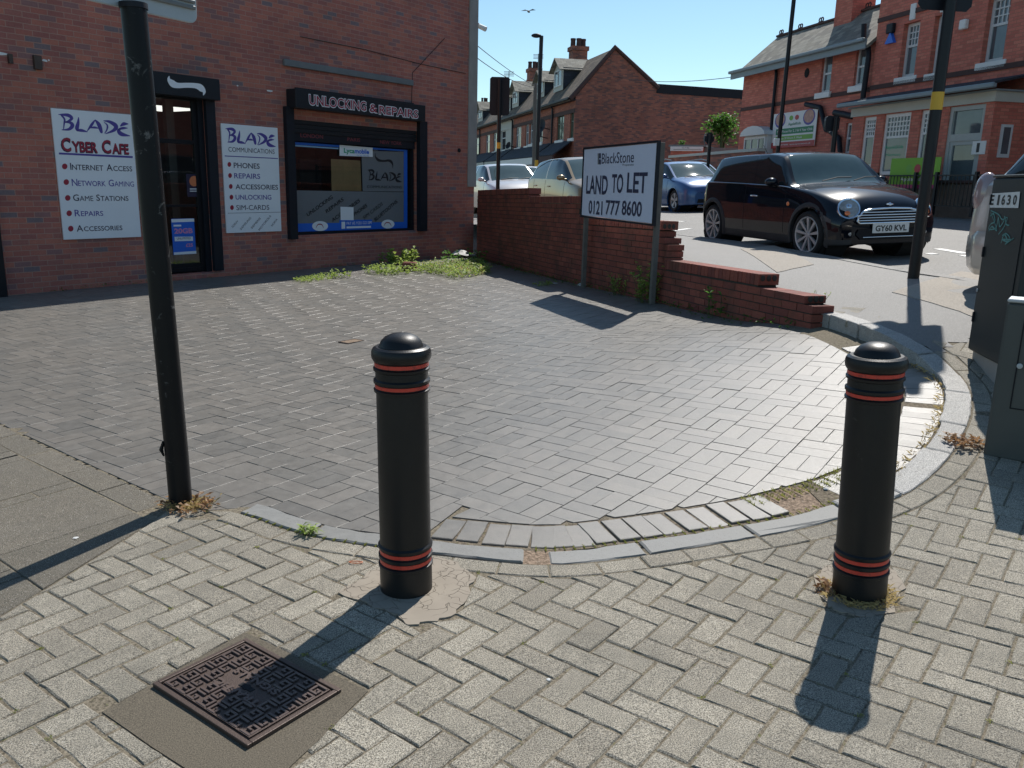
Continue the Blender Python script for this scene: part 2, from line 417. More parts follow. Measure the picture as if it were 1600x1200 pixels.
def clip(poly, q, n, off):          # keep the side where (p-q).n <= -off
    out = []; k = len(poly)
    for i in range(k):
        a = poly[i]; b = poly[(i + 1) % k]
        da = (a[0] - q[0]) * n[0] + (a[1] - q[1]) * n[1] + off; db = (b[0] - q[0]) * n[0] + (b[1] - q[1]) * n[1] + off
        if da <= 0: out.append(a)
        if (da < 0) != (db < 0):
            t = da / (da - db); out.append((a[0] + (b[0] - a[0]) * t, a[1] + (b[1] - a[1]) * t))
    return out
def sheet(name, mat, G, x0, x1, y0, y1, step, keep=None, drop=0.0):
    xs = np.arange(x0, x1 + step * .5, step); ys = np.arange(y0, y1 + step * .5, step)
    X, Y = np.meshgrid(xs, ys); Z = G(X, Y) - drop
    nx = len(xs); ny = len(ys)
    I = (np.arange(ny - 1)[:, None] * nx + np.arange(nx - 1)[None]).ravel()
    fs = np.stack([I, I + 1, I + nx + 1, I + nx], 1)
    if keep is not None:
        cx = (X[:-1, :-1] + step / 2).ravel(); cy = (Y[:-1, :-1] + step / 2).ravel(); k = keep(cx, cy); fs = fs[k]
    V = np.stack([X.ravel(), Y.ravel(), Z.ravel()], 1)
    used = np.unique(fs); mp = -np.ones(len(V), int); mp[used] = np.arange(len(used))
    me = bpy.data.meshes.new(name); me.from_pydata(V[used].tolist(), [], mp[fs].tolist()); me.materials.append(mat)
    me.polygons.foreach_set('use_smooth', [True] * len(me.polygons)); me.update()
    o = bpy.data.objects.new(name, me); COL.objects.link(o); return struct(o)
# ---- outline of the forecourt: outer edge of its ring kerb, from the pole round to the end of the wall
RING_PX = [(330, 797, 1.545), (375, 801, 1.54), (476, 835, 1.535), (592, 854, 1.53), (680, 866, 1.53), (780, 877, 1.53), (880, 881, 1.53), (1000, 868, 1.525), (1120, 849, 1.515), (1270, 821, 1.50),
           (1400, 778, 1.44), (1462, 738, 1.39), (1500, 690, 1.33), (1518, 640, 1.26), (1512, 600, 1.20), (1483, 571, 1.15), (1436, 541, 1.08), (1375, 511, 1.03), (1330, 494, 1.01), (1285, 482, 1.005)]
_rp = [at(*a) for a in RING_PX]
_c = curve_pts([(p.x, p.y, 0) for p in _rp], 8)
RING = []
acc = 0; last = _c[0]; RING.append(last[:2])
for q in _c[1:]:                   # resample every 5 cm
    while math.dist(q[:2], RING[-1]) > .05:
        a = RING[-1]; d = math.dist(q[:2], a); RING.append((a[0] + (q[0] - a[0]) * .05 / d, a[1] + (q[1] - a[1]) * .05 / d))
NR = len(RING)
def ring_n(i):                     # inward normal
    a = RING[max(i - 2, 0)]; b = RING[min(i + 2, NR - 1)]; l = math.dist(a, b)
    return (-(b[1] - a[1]) / l, (b[0] - a[0]) / l)
RINGN = [ring_n(i) for i in range(NR)]
def ring_off(o): return [(RING[i][0] + RINGN[i][0] * o, RING[i][1] + RINGN[i][1] * o) for i in range(NR)]
def ring_index(px, py, D):
    p = at(px, py, D); return min(range(NR), key=lambda i: math.dist(RING[i], (p.x, p.y)))
I_SOLD = ring_index(660, 864, 1.53)                 # soldier course starts here
I_GAP0 = ring_index(1245, 826, 1.5); I_GAP1 = ring_index(1330, 805, 1.48)
EDGE0 = at(300, 800, 1.55); EDGE1 = at(0, 662, 1.6)  # the straight left edge
_ed = Vector((EDGE1.x - EDGE0.x, EDGE1.y - EDGE0.y)).normalized()
LEFTFAR = (EDGE0.x + _ed.x * 9, EDGE0.y + _ed.y * 9)
# ---- the brick boundary wall line (inner face), 16 degrees left of straight ahead
WA = math.radians(-16); WT = Vector((math.sin(WA), math.cos(WA)))    # pointing away
W_END = Vector((2.52, 7.25)); 
def wall_pt(s, off=0): # s metres away from the near end; off = towards the street
    return (W_END.x + WT.x * s + WT.y * off, W_END.y + WT.y * s - WT.x * off)
CORNER = (-.95, 19.3)
SHOP_ANG = math.atan2(*[float(k) for k in (ray(1768, 311)[0], ray(1768, 311)[1])])
SHOP_P = at(54, 458, 1.66)
SHOP = Plane((SHOP_P.x, SHOP_P.y), SHOP_ANG, EYE - 1.66)
_co = SHOP.world(SHOP.hit(735, 399)[0], 0, 0); CORNER = (_co.x, _co.y)
print('corner', CORNER, 'shop angle', math.degrees(SHOP_ANG))
_l = SHOP.world(-3, .1, 0)
fore_outer = [(EDGE0.x, EDGE0.y)] + RING + [wall_pt(.0, .1), (CORNER[0] + .1, CORNER[1] + .2), (_l.x, _l.y), LEFTFAR]
def blend_off(i):
    if i < I_SOLD: return .125
    return .40
field = [(EDGE0.x, EDGE0.y)] + [(RING[i][0] + RINGN[i][0] * blend_off(i), RING[i][1] + RINGN[i][1] * blend_off(i)) for i in range(4, NR - 3)] + [wall_pt(.35, -.02), wall_pt(11, -.02), (CORNER[0], CORNER[1]), (_l.x, _l.y), LEFTFAR]
FIELD = Region(field); FOUT = Region(fore_outer)
# ---- sheets
def fo(X, Y): return inside(FOUT.poly, X, Y)
fore_in = Region([(EDGE0.x, EDGE0.y)] + ring_off(.06) + [wall_pt(0, .12), wall_pt(12.2, .12), (_l.x, _l.y), LEFTFAR]).poly
sheet('forecourt_bed', M['joint'], G1.many, -10, 4.2, 1.8, 21, .08, lambda X, Y: inside(fore_in, X, Y), .006)
KERB_A = at(1526, 438, .81); KERB_B = at(1107, 371.5, .76)
ST = Vector((math.sin(R(-15.6)), math.cos(R(-15.6)))); SN = Vector((ST.y, -ST.x))     # along the street (away), across it (to the right)
KP = at(1261, 394, .77); KP = Vector((KP.x, KP.y))
def street(a, b): p = KP + ST * a + SN * b; return (p.x, p.y)      # a along, b beyond the near kerb
def kside(X, Y): return (X - KP.x) * SN.x + (Y - KP.y) * SN.y
tar_edge = Region([tuple(at(*a).xy) for a in ((1285, 484, 1.0), (1440, 548, 1.07), (1600, 508, 1.0))] + [(12, 4), (12, 0), (-12, 0), (-12, 2)])
_fb = Region([wall_pt(-.3, .1), wall_pt(13, .1), (-14, 24), (-14, 40), street(60, 0), street(-14, 0), (9, -1), (2, -4), (-9, -4), (-9, 3), (LEFTFAR[0], LEFTFAR[1]), (EDGE0.x, EDGE0.y)] + RING)
g2keep = lambda X, Y: (kside(X, Y) < -.06) & ~inside(fore_in, X, Y)
sheet('footway_bed', M['joint'], G2.many, -8, 8, -1.5, 9, .08, lambda X, Y: g2keep(X, Y) & inside([(-8, -2), (9, -2), (9, 8.6), (6.5, 8.6), tuple(at(1600, 508, 1.0).xy), tuple(at(1440, 548, 1.07).xy), tuple(at(1375, 520, 1.03).xy), (1.5, 5.2), (-8, 6)], X, Y), .0042)
sheet('footway_tarmac', M['tarmac'], G2.many, -6, 9, 4.5, 24, .1, lambda X, Y: g2keep(X, Y) & ~inside([(-8, -2), (9, -2), tuple(at(1600, 508, 1.0).xy), tuple(at(1440, 548, 1.07).xy), tuple(at(1375, 520, 1.03).xy), (1.5, 5.2), (-8, 5.2)], X, Y) & (kside(X, Y) > -2.2), .0)
def g3w(X, Y): return G3.many(X, Y)
sheet('road', M['road'], g3w, -22, 12, 2, 80, .25, lambda X, Y: (kside(X, Y) > -.15) & (kside(X, Y) < 10.2), .0)
def gbase(X, Y): return np.minimum(np.minimum(G1.many(X, Y), G2.many(X, Y)), G3.many(X, Y)) - .22
sheet('ground', M['earth'], gbase, -260, 260, -200, 500, 2.5, None, .0)
# ---- near kerb of the road
mb = MB()
a = -9.0
while a < 22:
    L = .9; b0, b1 = a + .006, a + L - .006
    P = [street(b0, -.13), street(b1, -.13), street(b1, 0), street(b0, 0)]
    zt = [float(G2.many(np.array([p[0]]), np.array([p[1]]))[0]) + .006 for p in P]
    vs = [(p[0], p[1], z) for p, z in zip(P, zt)] + [(p[0], p[1], z - .3) for p, z in zip(P, zt)]
    mb.add(vs, [(0, 3, 2, 1), (0, 1, 5, 4), (1, 2, 6, 5), (2, 3, 7, 6), (3, 0, 4, 7)]); a += L
struct(mb.build('kerb', M['tarmac'], uv=None))
# ---- far side: kerb and footway in front of the nursery
mb = MB()
N_ = 60
for i in range(N_):
    a0, a1 = -6 + i * 1.4, -6 + (i + 1) * 1.4
    for b0, b1, m in ((10.0, 10.13, 1), (10.13, 16, 0)):
        P = [street(a0, b0), street(a0, b1), street(a1, b1), street(a1, b0)]
        Q = [street(a0, 10), street(a0, 10), street(a1, 10), street(a1, 10)]
        z = [G3(*q) + .12 for q in Q]
        mb.add([(p[0], p[1], zz) for p, zz in zip(P, z)] + [(p[0], p[1], zz - .3) for p, zz in zip(P, z)], [(0, 1, 2, 3), (0, 3, 7, 4)], m)
struct(mb.build('far_footway', [M['tarmac'], M['granite']], uv=None))
def far_z(a): return G3(*street(a, 10)) + .12
# ---- blocks
def block(mb, poly, G, dz, tilt, bev=.004, deep=.05, rough_e=0.0, mi=0):
    k = len(poly); cx = sum(p[0] for p in poly) / k; cy = sum(p[1] for p in poly) / k
    if rough_e:
        P = []
        for i in range(k):
            a = poly[i]; b = poly[(i + 1) % k]; L = math.dist(a, b); m = max(1, int(L / .035))
            for j in range(m):
                t = j / m; x = a[0] + (b[0] - a[0]) * t; y = a[1] + (b[1] - a[1]) * t
                P.append((x + random.uniform(-rough_e, rough_e), y + random.uniform(-rough_e, rough_e)))
        poly = P; k = len(poly)
    tx, ty = random.gauss(0, tilt), random.gauss(0, tilt)
    X = np.array([p[0] for p in poly]); Y = np.array([p[1] for p in poly])
    Z = G(X, Y) + dz + tx * (X - cx) + ty * (Y - cy)
    vs = []
    for x, y, z in zip(X, Y, Z):
        l = math.hypot(x - cx, y - cy) or 1; s = 1 - bev * 1.3 / l
        vs.append((cx + (x - cx) * s, cy + (y - cy) * s, z))
    for x, y, z in zip(X, Y, Z): vs.append((x, y, z - bev * .8))
    for x, y, z in zip(X, Y, Z): vs.append((x, y, z - deep))
    fs = [list(range(k))] + [(k + i, k + (i + 1) % k, (i + 1) % k, i) for i in range(k)] + [(2 * k + i, 2 * k + (i + 1) % k, k + (i + 1) % k, k + i) for i in range(k)]
    mb.add(vs, fs, mi)
def batchG(G):                      # point-by-point cache keeps the many small calls cheap
    return lambda X, Y: G.many(X, Y)
def area(p): return abs(poly_area(p))
def rect(o, ux, uy, x0, x1, y0, y1, g):
    return [(o[0] + ux[0] * a + uy[0] * b, o[1] + ux[1] * a + uy[1] * b) for a, b in ((x0 + g, y0 + g), (x1 - g, y0 + g), (x1 - g, y1 - g), (x0 + g, y1 - g))]
# holes in the block paving: manhole surround, cracked concrete round the bollards
MH = [at(*a, 1.53) for a in ((380, 998), (530, 1075), (390, 1172), (243, 1070))]
MH = [(p.x, p.y) for p in MH]
mux = Vector((MH[1][0] - MH[0][0], MH[1][1] - MH[0][1])).normalized(); muy = Vector((-mux.y, mux.x))   # muy away from viewer? fixed below
mc = (sum(p[0] for p in MH) / 4, sum(p[1] for p in MH) / 4)
SURR = [tuple(at(*a, 1.53).xy) for a in ((383, 985), (575, 1078), (380, 1260), (158, 1108))]
BOL = [at(635, 917, 1.53), at(1342, 927, 1.53)]
def blob(c, pts): return [(c.x + a, c.y + b) for a, b in pts]
PATCH1 = [tuple(at(*a, 1.53).xy) for a in ((528, 926), (600, 882), (672, 868), (712, 880), (742, 902), (726, 938), (700, 966), (640, 975), (612, 958))]
PATCH2 = [tuple(at(*a, 1.53).xy) for a in ((1270, 900), (1300, 886), (1392, 893), (1412, 922), (1395, 958), (1340, 962), (1290, 945))]
# ---- flags region on the left
FLAG = Region([tuple(at(*a).xy) for a in ((262, 798, 1.55), (150, 868, 1.55), (0, 962, 1.56), (-500, 1200, 1.57))] + [(-9, 2.5), LEFTFAR, (EDGE1.x, EDGE1.y), (EDGE0.x, EDGE0.y)])
BORD = Region(ring_off(-.115) + [tuple(wall_pt(-.3, .3)), tuple(at(1330, 500, 1.0).xy), tuple(at(1440, 548, 1.07).xy), tuple(at(1600, 508, 1.0).xy), (7, 5.5), (7, -1.2), (-7, -1.2), (-7, 2)] + [tuple(at(*a).xy) for a in ((-500, 1200, 1.57), (0, 962, 1.56), (150, 868, 1.55), (262, 798, 1.55), (318, 800, 1.55))])
MOSS = []
holes = [Region(SURR), Region(PATCH1), Region(PATCH2)]
mb = MB()
ang = R(-37.0); ux = (math.cos(ang), math.sin(ang)); uy = (-ux[1], ux[0]); o = (.5736, 2.6)
g = .0037; w = .1035; L = 2 * w
for i in range(-75, 75):
    for j in range(-75, 75):
        bx = i + 4 * j; by = i
        for x0, x1, y0, y1 in ((bx, bx + 2, by, by + 1), (bx + 2, bx + 3, by - 1, by + 1)):
            cx = o[0] + (ux[0] * (x0 + x1) + uy[0] * (y0 + y1)) * w / 2; cy = o[1] + (ux[1] * (x0 + x1) + uy[1] * (y0 + y1)) * w / 2
            if not (-4.2 < cx < 6.4 and .9 < cy < 8.2): continue
            if abs(cx) > .95 * cy + 1.2: continue
            p = rect(o, ux, uy, x0 * w, x1 * w, y0 * w, y1 * w, g * random.uniform(.7, 1.2))
            if inside(fore_in, np.array([cx]), np.array([cy]))[0]: continue
            q, n, d = BORD.near(cx, cy); ins = BORD.inside(cx, cy)
            if not ins and d > .11: continue
            if d < .13: p = clip(p, q, n, .004)
            bad = False
            for h in holes:
                q, n, d = h.near(cx, cy); hi = h.inside(cx, cy)
                if hi and d > .09: bad = True; break
                if d < .13: p = clip(p, q, -n, .004)
                if len(p) < 3: break
            if bad or len(p) < 3 or area(p) < .0012: continue
            near = cy < 4.5
            if near and random.random() < .16: MOSS.append(random.choice(p))
            block(mb, p, G2.many, random.gauss(0, .0014), .005 if near else .003, .005, .05, .0016 if near else 0)
# border course of stretchers following the ring
s = I_SOLD - 24
step = 4
i = 2
while i + step < NR - 30:
    o0, o1 = -.112, -.006
    idx = list(range(i, i + step + 1))
    P = [(RING[k][0] + RINGN[k][0] * o0, RING[k][1] + RINGN[k][1] * o0) for k in idx] + [(RING[k][0] + RINGN[k][0] * o1, RING[k][1] + RINGN[k][1] * o1) for k in idx[::-1]]
    c = (sum(p[0] for p in P) / len(P), sum(p[1] for p in P) / len(P)); P = [(c[0] + (x - c[0]) * .965, c[1] + (y - c[1]) * .95) for x, y in P]
    if poly_area(P) < 0: P = P[::-1]
    block(mb, P, G2.many, random.gauss(0, .002), .006, .005, .05, 0); i += step
struct(mb.build('block_paving', M['paver'], uv=None))
# flags
mb = MB()
fu = (_ed.x, _ed.y); fv = (-_ed.y, _ed.x)
if (fv[0] * (-1) + fv[1] * (-1)) < 0: fv = (-fv[0], -fv[1])           # towards the viewer's left
o = (EDGE0.x, EDGE0.y)
x = -.6
while x < 7:
    wdt = random.choice((.42, .5, .38)); p = rect(o, fu, fv, x, x + wdt, .012, .17, .004)
    if poly_area(p) < 0: p = p[::-1]
    c = (sum(q[0] for q in p) / 4, sum(q[1] for q in p) / 4)
    if c[0] > -1.75 + 0: 
        x += wdt; continue
    block(mb, p, G2.many, random.gauss(0, .0015), .003, .004, .05, 0); x += wdt
rows = [(.172, .78), (.78, 1.3), (1.3, 1.9), (1.9, 2.5), (2.5, 3.1)]
for ri, (y0, y1) in enumerate(rows):
    x = -1.6 + .31 * ri
    while x < 6.5:
        wdt = .6 if random.random() < .72 else .103
        if wdt < .2 and random.random() < .5:
            cells = [(x, x + .103, y0 + k * (y1 - y0) / 3, y0 + (k + 1) * (y1 - y0) / 3) for k in range(3)]
        else: cells = [(x, x + wdt, y0, y1)]
        for c0 in cells:
            p = rect(o, fu, fv, *c0, .003)
            if poly_area(p) < 0: p = p[::-1]
            c = (sum(q[0] for q in p) / 4, sum(q[1] for q in p) / 4)
            # cut against the slanting line where the blocks begin
            A = Vector(at(262, 800, 1.55).xy); Bq = Vector(at(0, 962, 1.56).xy); d = (Bq - A).normalized(); nn = (d.y, -d.x)
            tst = (-3.5 - A.x) * nn[0] + (4.0 - A.y) * nn[1]
            if tst > 0: nn = (-nn[0], -nn[1])
            p = clip(p, (A.x, A.y), nn, .005)
            if len(p) < 3 or area(p) < .002: continue
            block(mb, p, G2.many, random.gauss(0, .0015), .0025, .004, .05, 0)
        x += wdt
struct(mb.build('concrete_flags', M['flag'], uv=None))
# ---- blue brick field: strips of crosswise and lengthwise pairs
mb = MB()
ang = R(53.8); ux = (math.cos(ang), math.sin(ang)); uy = (-ux[1], ux[0]); o = (1.0, 4.1); B = .222; g = .0017
for j in range(-62, 62):
    shift = (j * .5 + (.12 if j % 3 == 0 else 0)) * B * 2 * .5 + random.choice((0, 0, .03))
    for i in range(-62, 95):
        cx = o[0] + ux[0] * ((i + .5) * B + shift) + uy[0] * (j + .5) * B; cy = o[1] + ux[1] * ((i + .5) * B + shift) + uy[1] * (j + .5) * B
        if not (2.8 < cy < 20.5 and abs(cx) < .78 * cy + 1.6): continue
        q, n, d = FIELD.near(cx, cy); ins = FIELD.inside(cx, cy)
        if not ins and d > .2: continue
        x0 = i * B + shift; y0 = j * B
        if i % 2 == 0: cells = [(x0, x0 + B / 2, y0, y0 + B), (x0 + B / 2, x0 + B, y0, y0 + B)]
        else: cells = [(x0, x0 + B, y0, y0 + B / 2), (x0, x0 + B, y0 + B / 2, y0 + B)]
        far = cy > 9
        for c0 in cells:
            p = rect(o, ux, uy, *c0, g * random.uniform(.5, 1.35))
            if d < .26: 
                qq, n2, d2 = FIELD.near(sum(a for a, b in p) / 4, sum(b for a, b in p) / 4)
                p = clip(p, qq, n2, .003)
            if len(p) < 3 or area(p) < .0015: continue
            dz = random.gauss(0, .0011)
            if random.random() < .02: dz -= .0015
            block(mb, p, G1.many, dz * .7, .0011, .0016, .03, 0)
# soldier course inside the ring
arc = I_SOLD * .05
while arc < (NR - 22) * .05:
    i = int(arc / .05)
    if not (I_GAP0 < i < I_GAP1):
        fr_i = arc / .05 - i
        p0 = Vector(RING[i]).lerp(Vector(RING[i + 1]), fr_i); ta = Vector((RING[min(i + 3, NR - 1)][0] - RING[max(i - 1, 0)][0], RING[min(i + 3, NR - 1)][1] - RING[max(i - 1, 0)][1])).normalized(); n = Vector((-ta.y, ta.x)); n = n if n.dot(Vector(RINGN[i])) > 0 else -n
        e_ = random.gauss(0, .025); ca, sa = math.cos(e_), math.sin(e_); t2 = ta * ca + n * sa; n2 = n * ca - ta * sa; o_ = .152 + random.uniform(-.006, .006)
        q = [p0 + n * o_, p0 + n * o_ + t2 * .1, p0 + n * o_ + t2 * .1 + n2 * .222, p0 + n * o_ + n2 * .222]
        q = [(v_.x, v_.y) for v_ in q]
        if poly_area(q) < 0: q = q[::-1]
        block(mb, q, G1.many, (.006 if i < I_GAP1 else .002) + random.gauss(0, .002), .010, .003, .06, .0008)
    arc += .1135 + random.choice((0, 0, .004, .012)) if i < I_GAP1 else .106
struct(mb.build('blue_brick_paving', M['bluebrick'], uv=None))
# ---- ring kerb stones
mbs = MB(); mbg = MB()
i = 3
I_GR = ring_index(1262, 823, 1.5)
while i < NR - 3:
    slate = i < I_GR
    n = random.choice((9, 11, 8)) if slate else random.choice((7, 12, 9, 11))
    if slate and I_SOLD - 1 <= i < I_SOLD + 11: i += 1; continue    # broken away: bare bed
    e = min(i + n, NR - 2); idx = list(range(i, e + 1))
    wd = .115 if slate else random.uniform(.13, .15)
    P = [(RING[k][0], RING[k][1]) for k in idx] + [(RING[k][0] + RINGN[k][0] * wd, RING[k][1] + RINGN[k][1] * wd) for k in idx[::-1]]
    c = (sum(p[0] for p in P) / len(P), sum(p[1] for p in P) / len(P)); L = len(idx) * .05; P = [(c[0] + (x - c[0]) * (1 - .016 / L), c[1] + (y - c[1]) * (1 - .016 / L)) for x, y in P]
    if poly_area(P) < 0: P = P[::-1]
    block(mbs if slate else mbg, P, G2.many, (.003 if slate else .006) + random.gauss(0, .002), .004, .007, .20, .003)
    i = e
struct(mbs.build('slate_kerb', M['slate_kerb'], uv=None)); struct(mbg.build('granite_kerb', M['granite'], uv=None))
# ---- concrete patches, soil and moss
def flat_patch(name, poly, G, mat, dz=.0, jitter=.008, n=5, kind='structure'):
    P = []
    k = len(poly)
    for i in range(k):
        a = poly[i]; b = poly[(i + 1) % k]
        for j in range(n): t_ = j / n; P.append((a[0] + (b[0] - a[0]) * t_ + random.uniform(-jitter, jitter), a[1] + (b[1] - a[1]) * t_ + random.uniform(-jitter, jitter)))
    if poly_area(P) < 0: P = P[::-1]
    X = np.array([p[0] for p in P]); Y = np.array([p[1] for p in P]); Z = G.many(X, Y) + dz
    bm = bmesh.new(); vs = [bm.verts.new((x, y, z)) for x, y, z in zip(X, Y, Z)]
    f = bm.faces.new(vs); bmesh.ops.triangulate(bm, faces=[f])
    ret = bmesh.ops.extrude_face_region(bm, geom=bm.faces[:]); 
    for v in [q for q in ret['geom'] if isinstance(q, bmesh.types.BMVert)]: v.co.z += .0
    me = bpy.data.meshes.new(name)
    bm.free(); bm = bmesh.new(); top = [bm.verts.new((x, y, z)) for x, y, z in zip(X, Y, Z)]; bot = [bm.verts.new((x, y, z - .04)) for x, y, z in zip(X, Y, Z)]
    f = bm.faces.new(top); m = len(top)
    for i in range(m): bm.faces.new((bot[i], bot[(i + 1) % m], top[(i + 1) % m], top[i]))
    bmesh.ops.triangulate(bm, faces=[f]); bm.to_mesh(me); bm.free(); me.materials.append(mat)
    ob = bpy.data.objects.new(name, me); COL.objects.link(ob); ob['kind'] = kind; return ob
flat_patch('cracked_concrete', PATCH1, G2, M['cracked'], .002, .013, 6)
flat_patch('cracked_concrete', PATCH2, G2, M['cracked'], .001, .012, 6)
flat_patch('manhole_concrete', SURR, G2, M['mancon'], -.001, .006)
_gp = [(RING[k][0] + RINGN[k][0] * .13, RING[k][1] + RINGN[k][1] * .13) for k in range(I_GAP0, I_GAP1 + 8, 3)] + [(RING[k][0] + RINGN[k][0] * .40, RING[k][1] + RINGN[k][1] * .40) for k in range(I_GAP1 + 8, I_GAP0, -3)]
flat_patch('bare_soil', _gp, G1, M['soil'], -.006, .004, 2)
for _a, _b in ((I_SOLD, I_GAP0 + 1), (I_GAP1 - 1, NR - 24)):
    _q = [(RING[k][0] + RINGN[k][0] * .125, RING[k][1] + RINGN[k][1] * .125) for k in range(_a, _b, 2)] + [(RING[k][0] + RINGN[k][0] * .392, RING[k][1] + RINGN[k][1] * .392) for k in range(_b - 1, _a, -2)]
    flat_patch('joint_sand', _q, G1, M['soil2'], -.0015, .0, 1)
_gp = [(RING[k][0] + RINGN[k][0] * .0, RING[k][1] + RINGN[k][1] * .0) for k in range(I_SOLD - 2, I_SOLD + 14, 3)] + [(RING[k][0] + RINGN[k][0] * .16, RING[k][1] + RINGN[k][1] * .16) for k in range(I_SOLD + 14, I_SOLD - 2, -3)]
flat_patch('bare_soil', _gp, G2, M['soil'], -.004, .004, 2)
for q in (((1158, 392), (1210, 388), (1273, 409), (1215, 414)), ((1395, 452), (1500, 438), (1600, 452), (1600, 498), (1500, 474))):
    flat_patch('concrete_patch', [tuple(at(x_, y_, .79 if y_ < 420 else .88).xy) for x_, y_ in q], G2, M['patch'], .006, .01)
for q in (((1036, 339), (1069, 341), .66), ((1043, 352), (1078, 350.5), .70), ((1467, 373.5), (1512, 378.5), .62), ((1452, 379), (1463, 380), .64), ((1507, 384.5), (1519, 386), .66)):
    a_, b_, D_ = q; A = at(*a_, D_); Bq = at(*b_, D_); d = (Bq - A).normalized(); n = Vector((-d.y, d.x, 0)) * .07
    flat_patch('road_marking', [tuple((A - n).xy), tuple((Bq - n).xy), tuple((Bq + n).xy), tuple((A + n).xy)], G3, M['marking'], .006, .0, 2)
# ================================================================== MATERIALS for things
SHOPB = [(0, (.44, .150, .115)), (.16, (.48, .170, .125)), (.34, (.38, .138, .115)), (.5, (.52, .185, .130)), (.66, (.41, .155, .125)), (.80, (.31, .155, .145)), (.90, (.23, .165, .17)), (.94, (.48, .175, .125))]
M['shopbrick'] = brick_mat('shop_brick', SHOPB, (.46, .26, .20), .36, freq=.55)
M['terrbrick'] = brick_mat('terrace_brick', [(0, (.36, .115, .07)), (.3, (.42, .14, .088)), (.6, (.31, .10, .068)), (.85, (.46, .165, .105))], (.30, .18, .13), .2, freq=.3)
M['gablebrick'] = brick_mat('gable_brick', [(0, (.34, .125, .09)), (.3, (.40, .145, .10)), (.55, (.22, .105, .09)), (.8, (.47, .175, .115))], (.28, .18, .135), .5, freq=.35)
M['nursbrick'] = brick_mat('nursery_brick', [(0, (.55, .165, .12)), (.3, (.60, .19, .135)), (.6, (.48, .145, .105)), (.85, (.62, .215, .15))], (.34, .16, .11), .12, freq=.35)
t = MT('wall_brick', .8, spec=.35)
c = t.ramp(t.island(), [(0, (.23, .068, .048)), (.4, (.28, .082, .056)), (.75, (.19, .058, .046)), (1, (.31, .095, .066))])
c = t.mix(.4, c, t.ramp(t.noise(70, 4), [(.3, .2), (.7, .75)]), 'OVERLAY')
c = t.mix(t.math('MULTIPLY', t.ramp(t.noise(2.2, 6, .7), [(.48, 0.0), (.66, 1.0)]), .55), c, (.05, .045, .032)); t.col(c); t.bump(t.noise(120, 4), .6, .005); M['wallbrick'] = t.m
M['mortar'] = plain('dark_mortar', (.045, .043, .036), .95, var=.3, vs=20)
M['concrete'] = plain('weathered_concrete', (.30, .28, .26), .9, var=.3, vs=3, bumpk=.4)
M['black'] = plain('black_paint', (.006, .007, .010), .42, var=.3, vs=9, bumpk=.05, spec=.35)
M['blackmatt'] = plain('black_metal', (.012, .014, .020), .55, var=.3, vs=9, spec=.3)
M['shutter'] = plain('shutter_grey', (.013, .016, .02), .5, var=.2, spec=.35)
M['white'] = plain('white_panel', (.80, .81, .83), .5, var=.05, vs=3)
M['whitepaint'] = plain('white_paint', (.72, .72, .70), .55, var=.08, vs=4)
M['cream'] = plain('cream_render', (.55, .50, .40), .7, var=.1)
M['purple'] = plain('purple_lettering', (.085, .06, .30), .5, var=.02)
M['ink'] = plain('dark_lettering', (.025, .02, .05), .5, var=.02)
M['inkblack'] = plain('black_lettering', (.015, .015, .018), .5, var=.02)
M['redink'] = plain('red_lettering', (.33, .02, .045), .5, var=.02)
M['redpanel'] = plain('red_panel', (.42, .045, .05), .5, var=.05)
M['blue'] = plain('blue_vinyl', (.02, .14, .62), .4, var=.05)
M['bluepale'] = plain('pale_blue', (.25, .45, .65), .4)
M['greenink'] = plain('green_lettering', (.02, .32, .16), .5)
M['greendark'] = plain('green_band', (.02, .19, .085), .5)
M['greenlight'] = plain('light_green_band', (.16, .38, .05), .5)
M['orange'] = plain('orange_disc', (.65, .20, .08), .5)
M['pink'] = plain('pink_lettering', (.65, .25, .45), .5)
M['teal'] = plain('teal_vinyl', (.07, .26, .25), .5)
M['frost'] = plain('frosted_film', (.17, .18, .19), .45, var=.1, vs=2)
M['board'] = plain('plain_chipboard', (.62, .42, .22), .8, var=.2, vs=5)
M['dimred'] = plain('dull_red_lettering', (.22, .04, .05), .6)
M['grey'] = plain('grey_paint', (.16, .17, .17), .55, var=.2)
M['greybox'] = plain('cabinet_grey', (.060, .068, .064), .6, var=.25, vs=3, bumpk=.2)
M['darkbox'] = plain('cabinet_dark', (.018, .023, .023), .55, var=.25, vs=4, bumpk=.15)
M['yellow'] = plain('yellow_band', (.60, .36, .03), .5)
t = MT('red_reflective_band', .4); t.col(t.mix(t.ramp(t.noise(30, 7, .75), [(.52, 0.0), (.66, .65)]), (.58, .05, .03), (.16, .035, .03))); M['band'] = t.m
M['wood'] = plain('grey_post_wood', (.13, .12, .105), .85, var=.35, vs=12, bumpk=.4)
t = MT('bollard_black', .42, spec=.36)
sc_ = t.ramp(t.noise(16, 9, .8, dist=.6), [(.63, 0.0), (.70, .75)]); sc2 = t.ramp(t.noise(3.2, 6, .7), [(.45, 0.0), (.75, .45)])
t.col(t.mix(sc_, t.mix(sc2, (.0060, .0068, .008), (.020, .020, .019)), (.055, .053, .048))); t.rough(t.math('ADD', t.math('MULTIPLY', t.noise(9, 5), .25), .30)); t.bump(t.noise(220, 3), .12, .004); M['plastic'] = t.m
M['iron'] = plain('cast_iron', (.080, .055, .044), .5, .35, var=.35, vs=10, bumpk=.25)
M['iron2'] = plain('worn_iron', (.125, .09, .076), .42, .4, var=.35, vs=12)
M['steelpale'] = plain('pale_aluminium', (.40, .44, .46), .55, .2, var=.12, vs=7)
M['dark'] = plain('dark_void', (.008, .008, .01), .9)
M['interior'] = plain('interior_paint', (.16, .15, .13), .8)
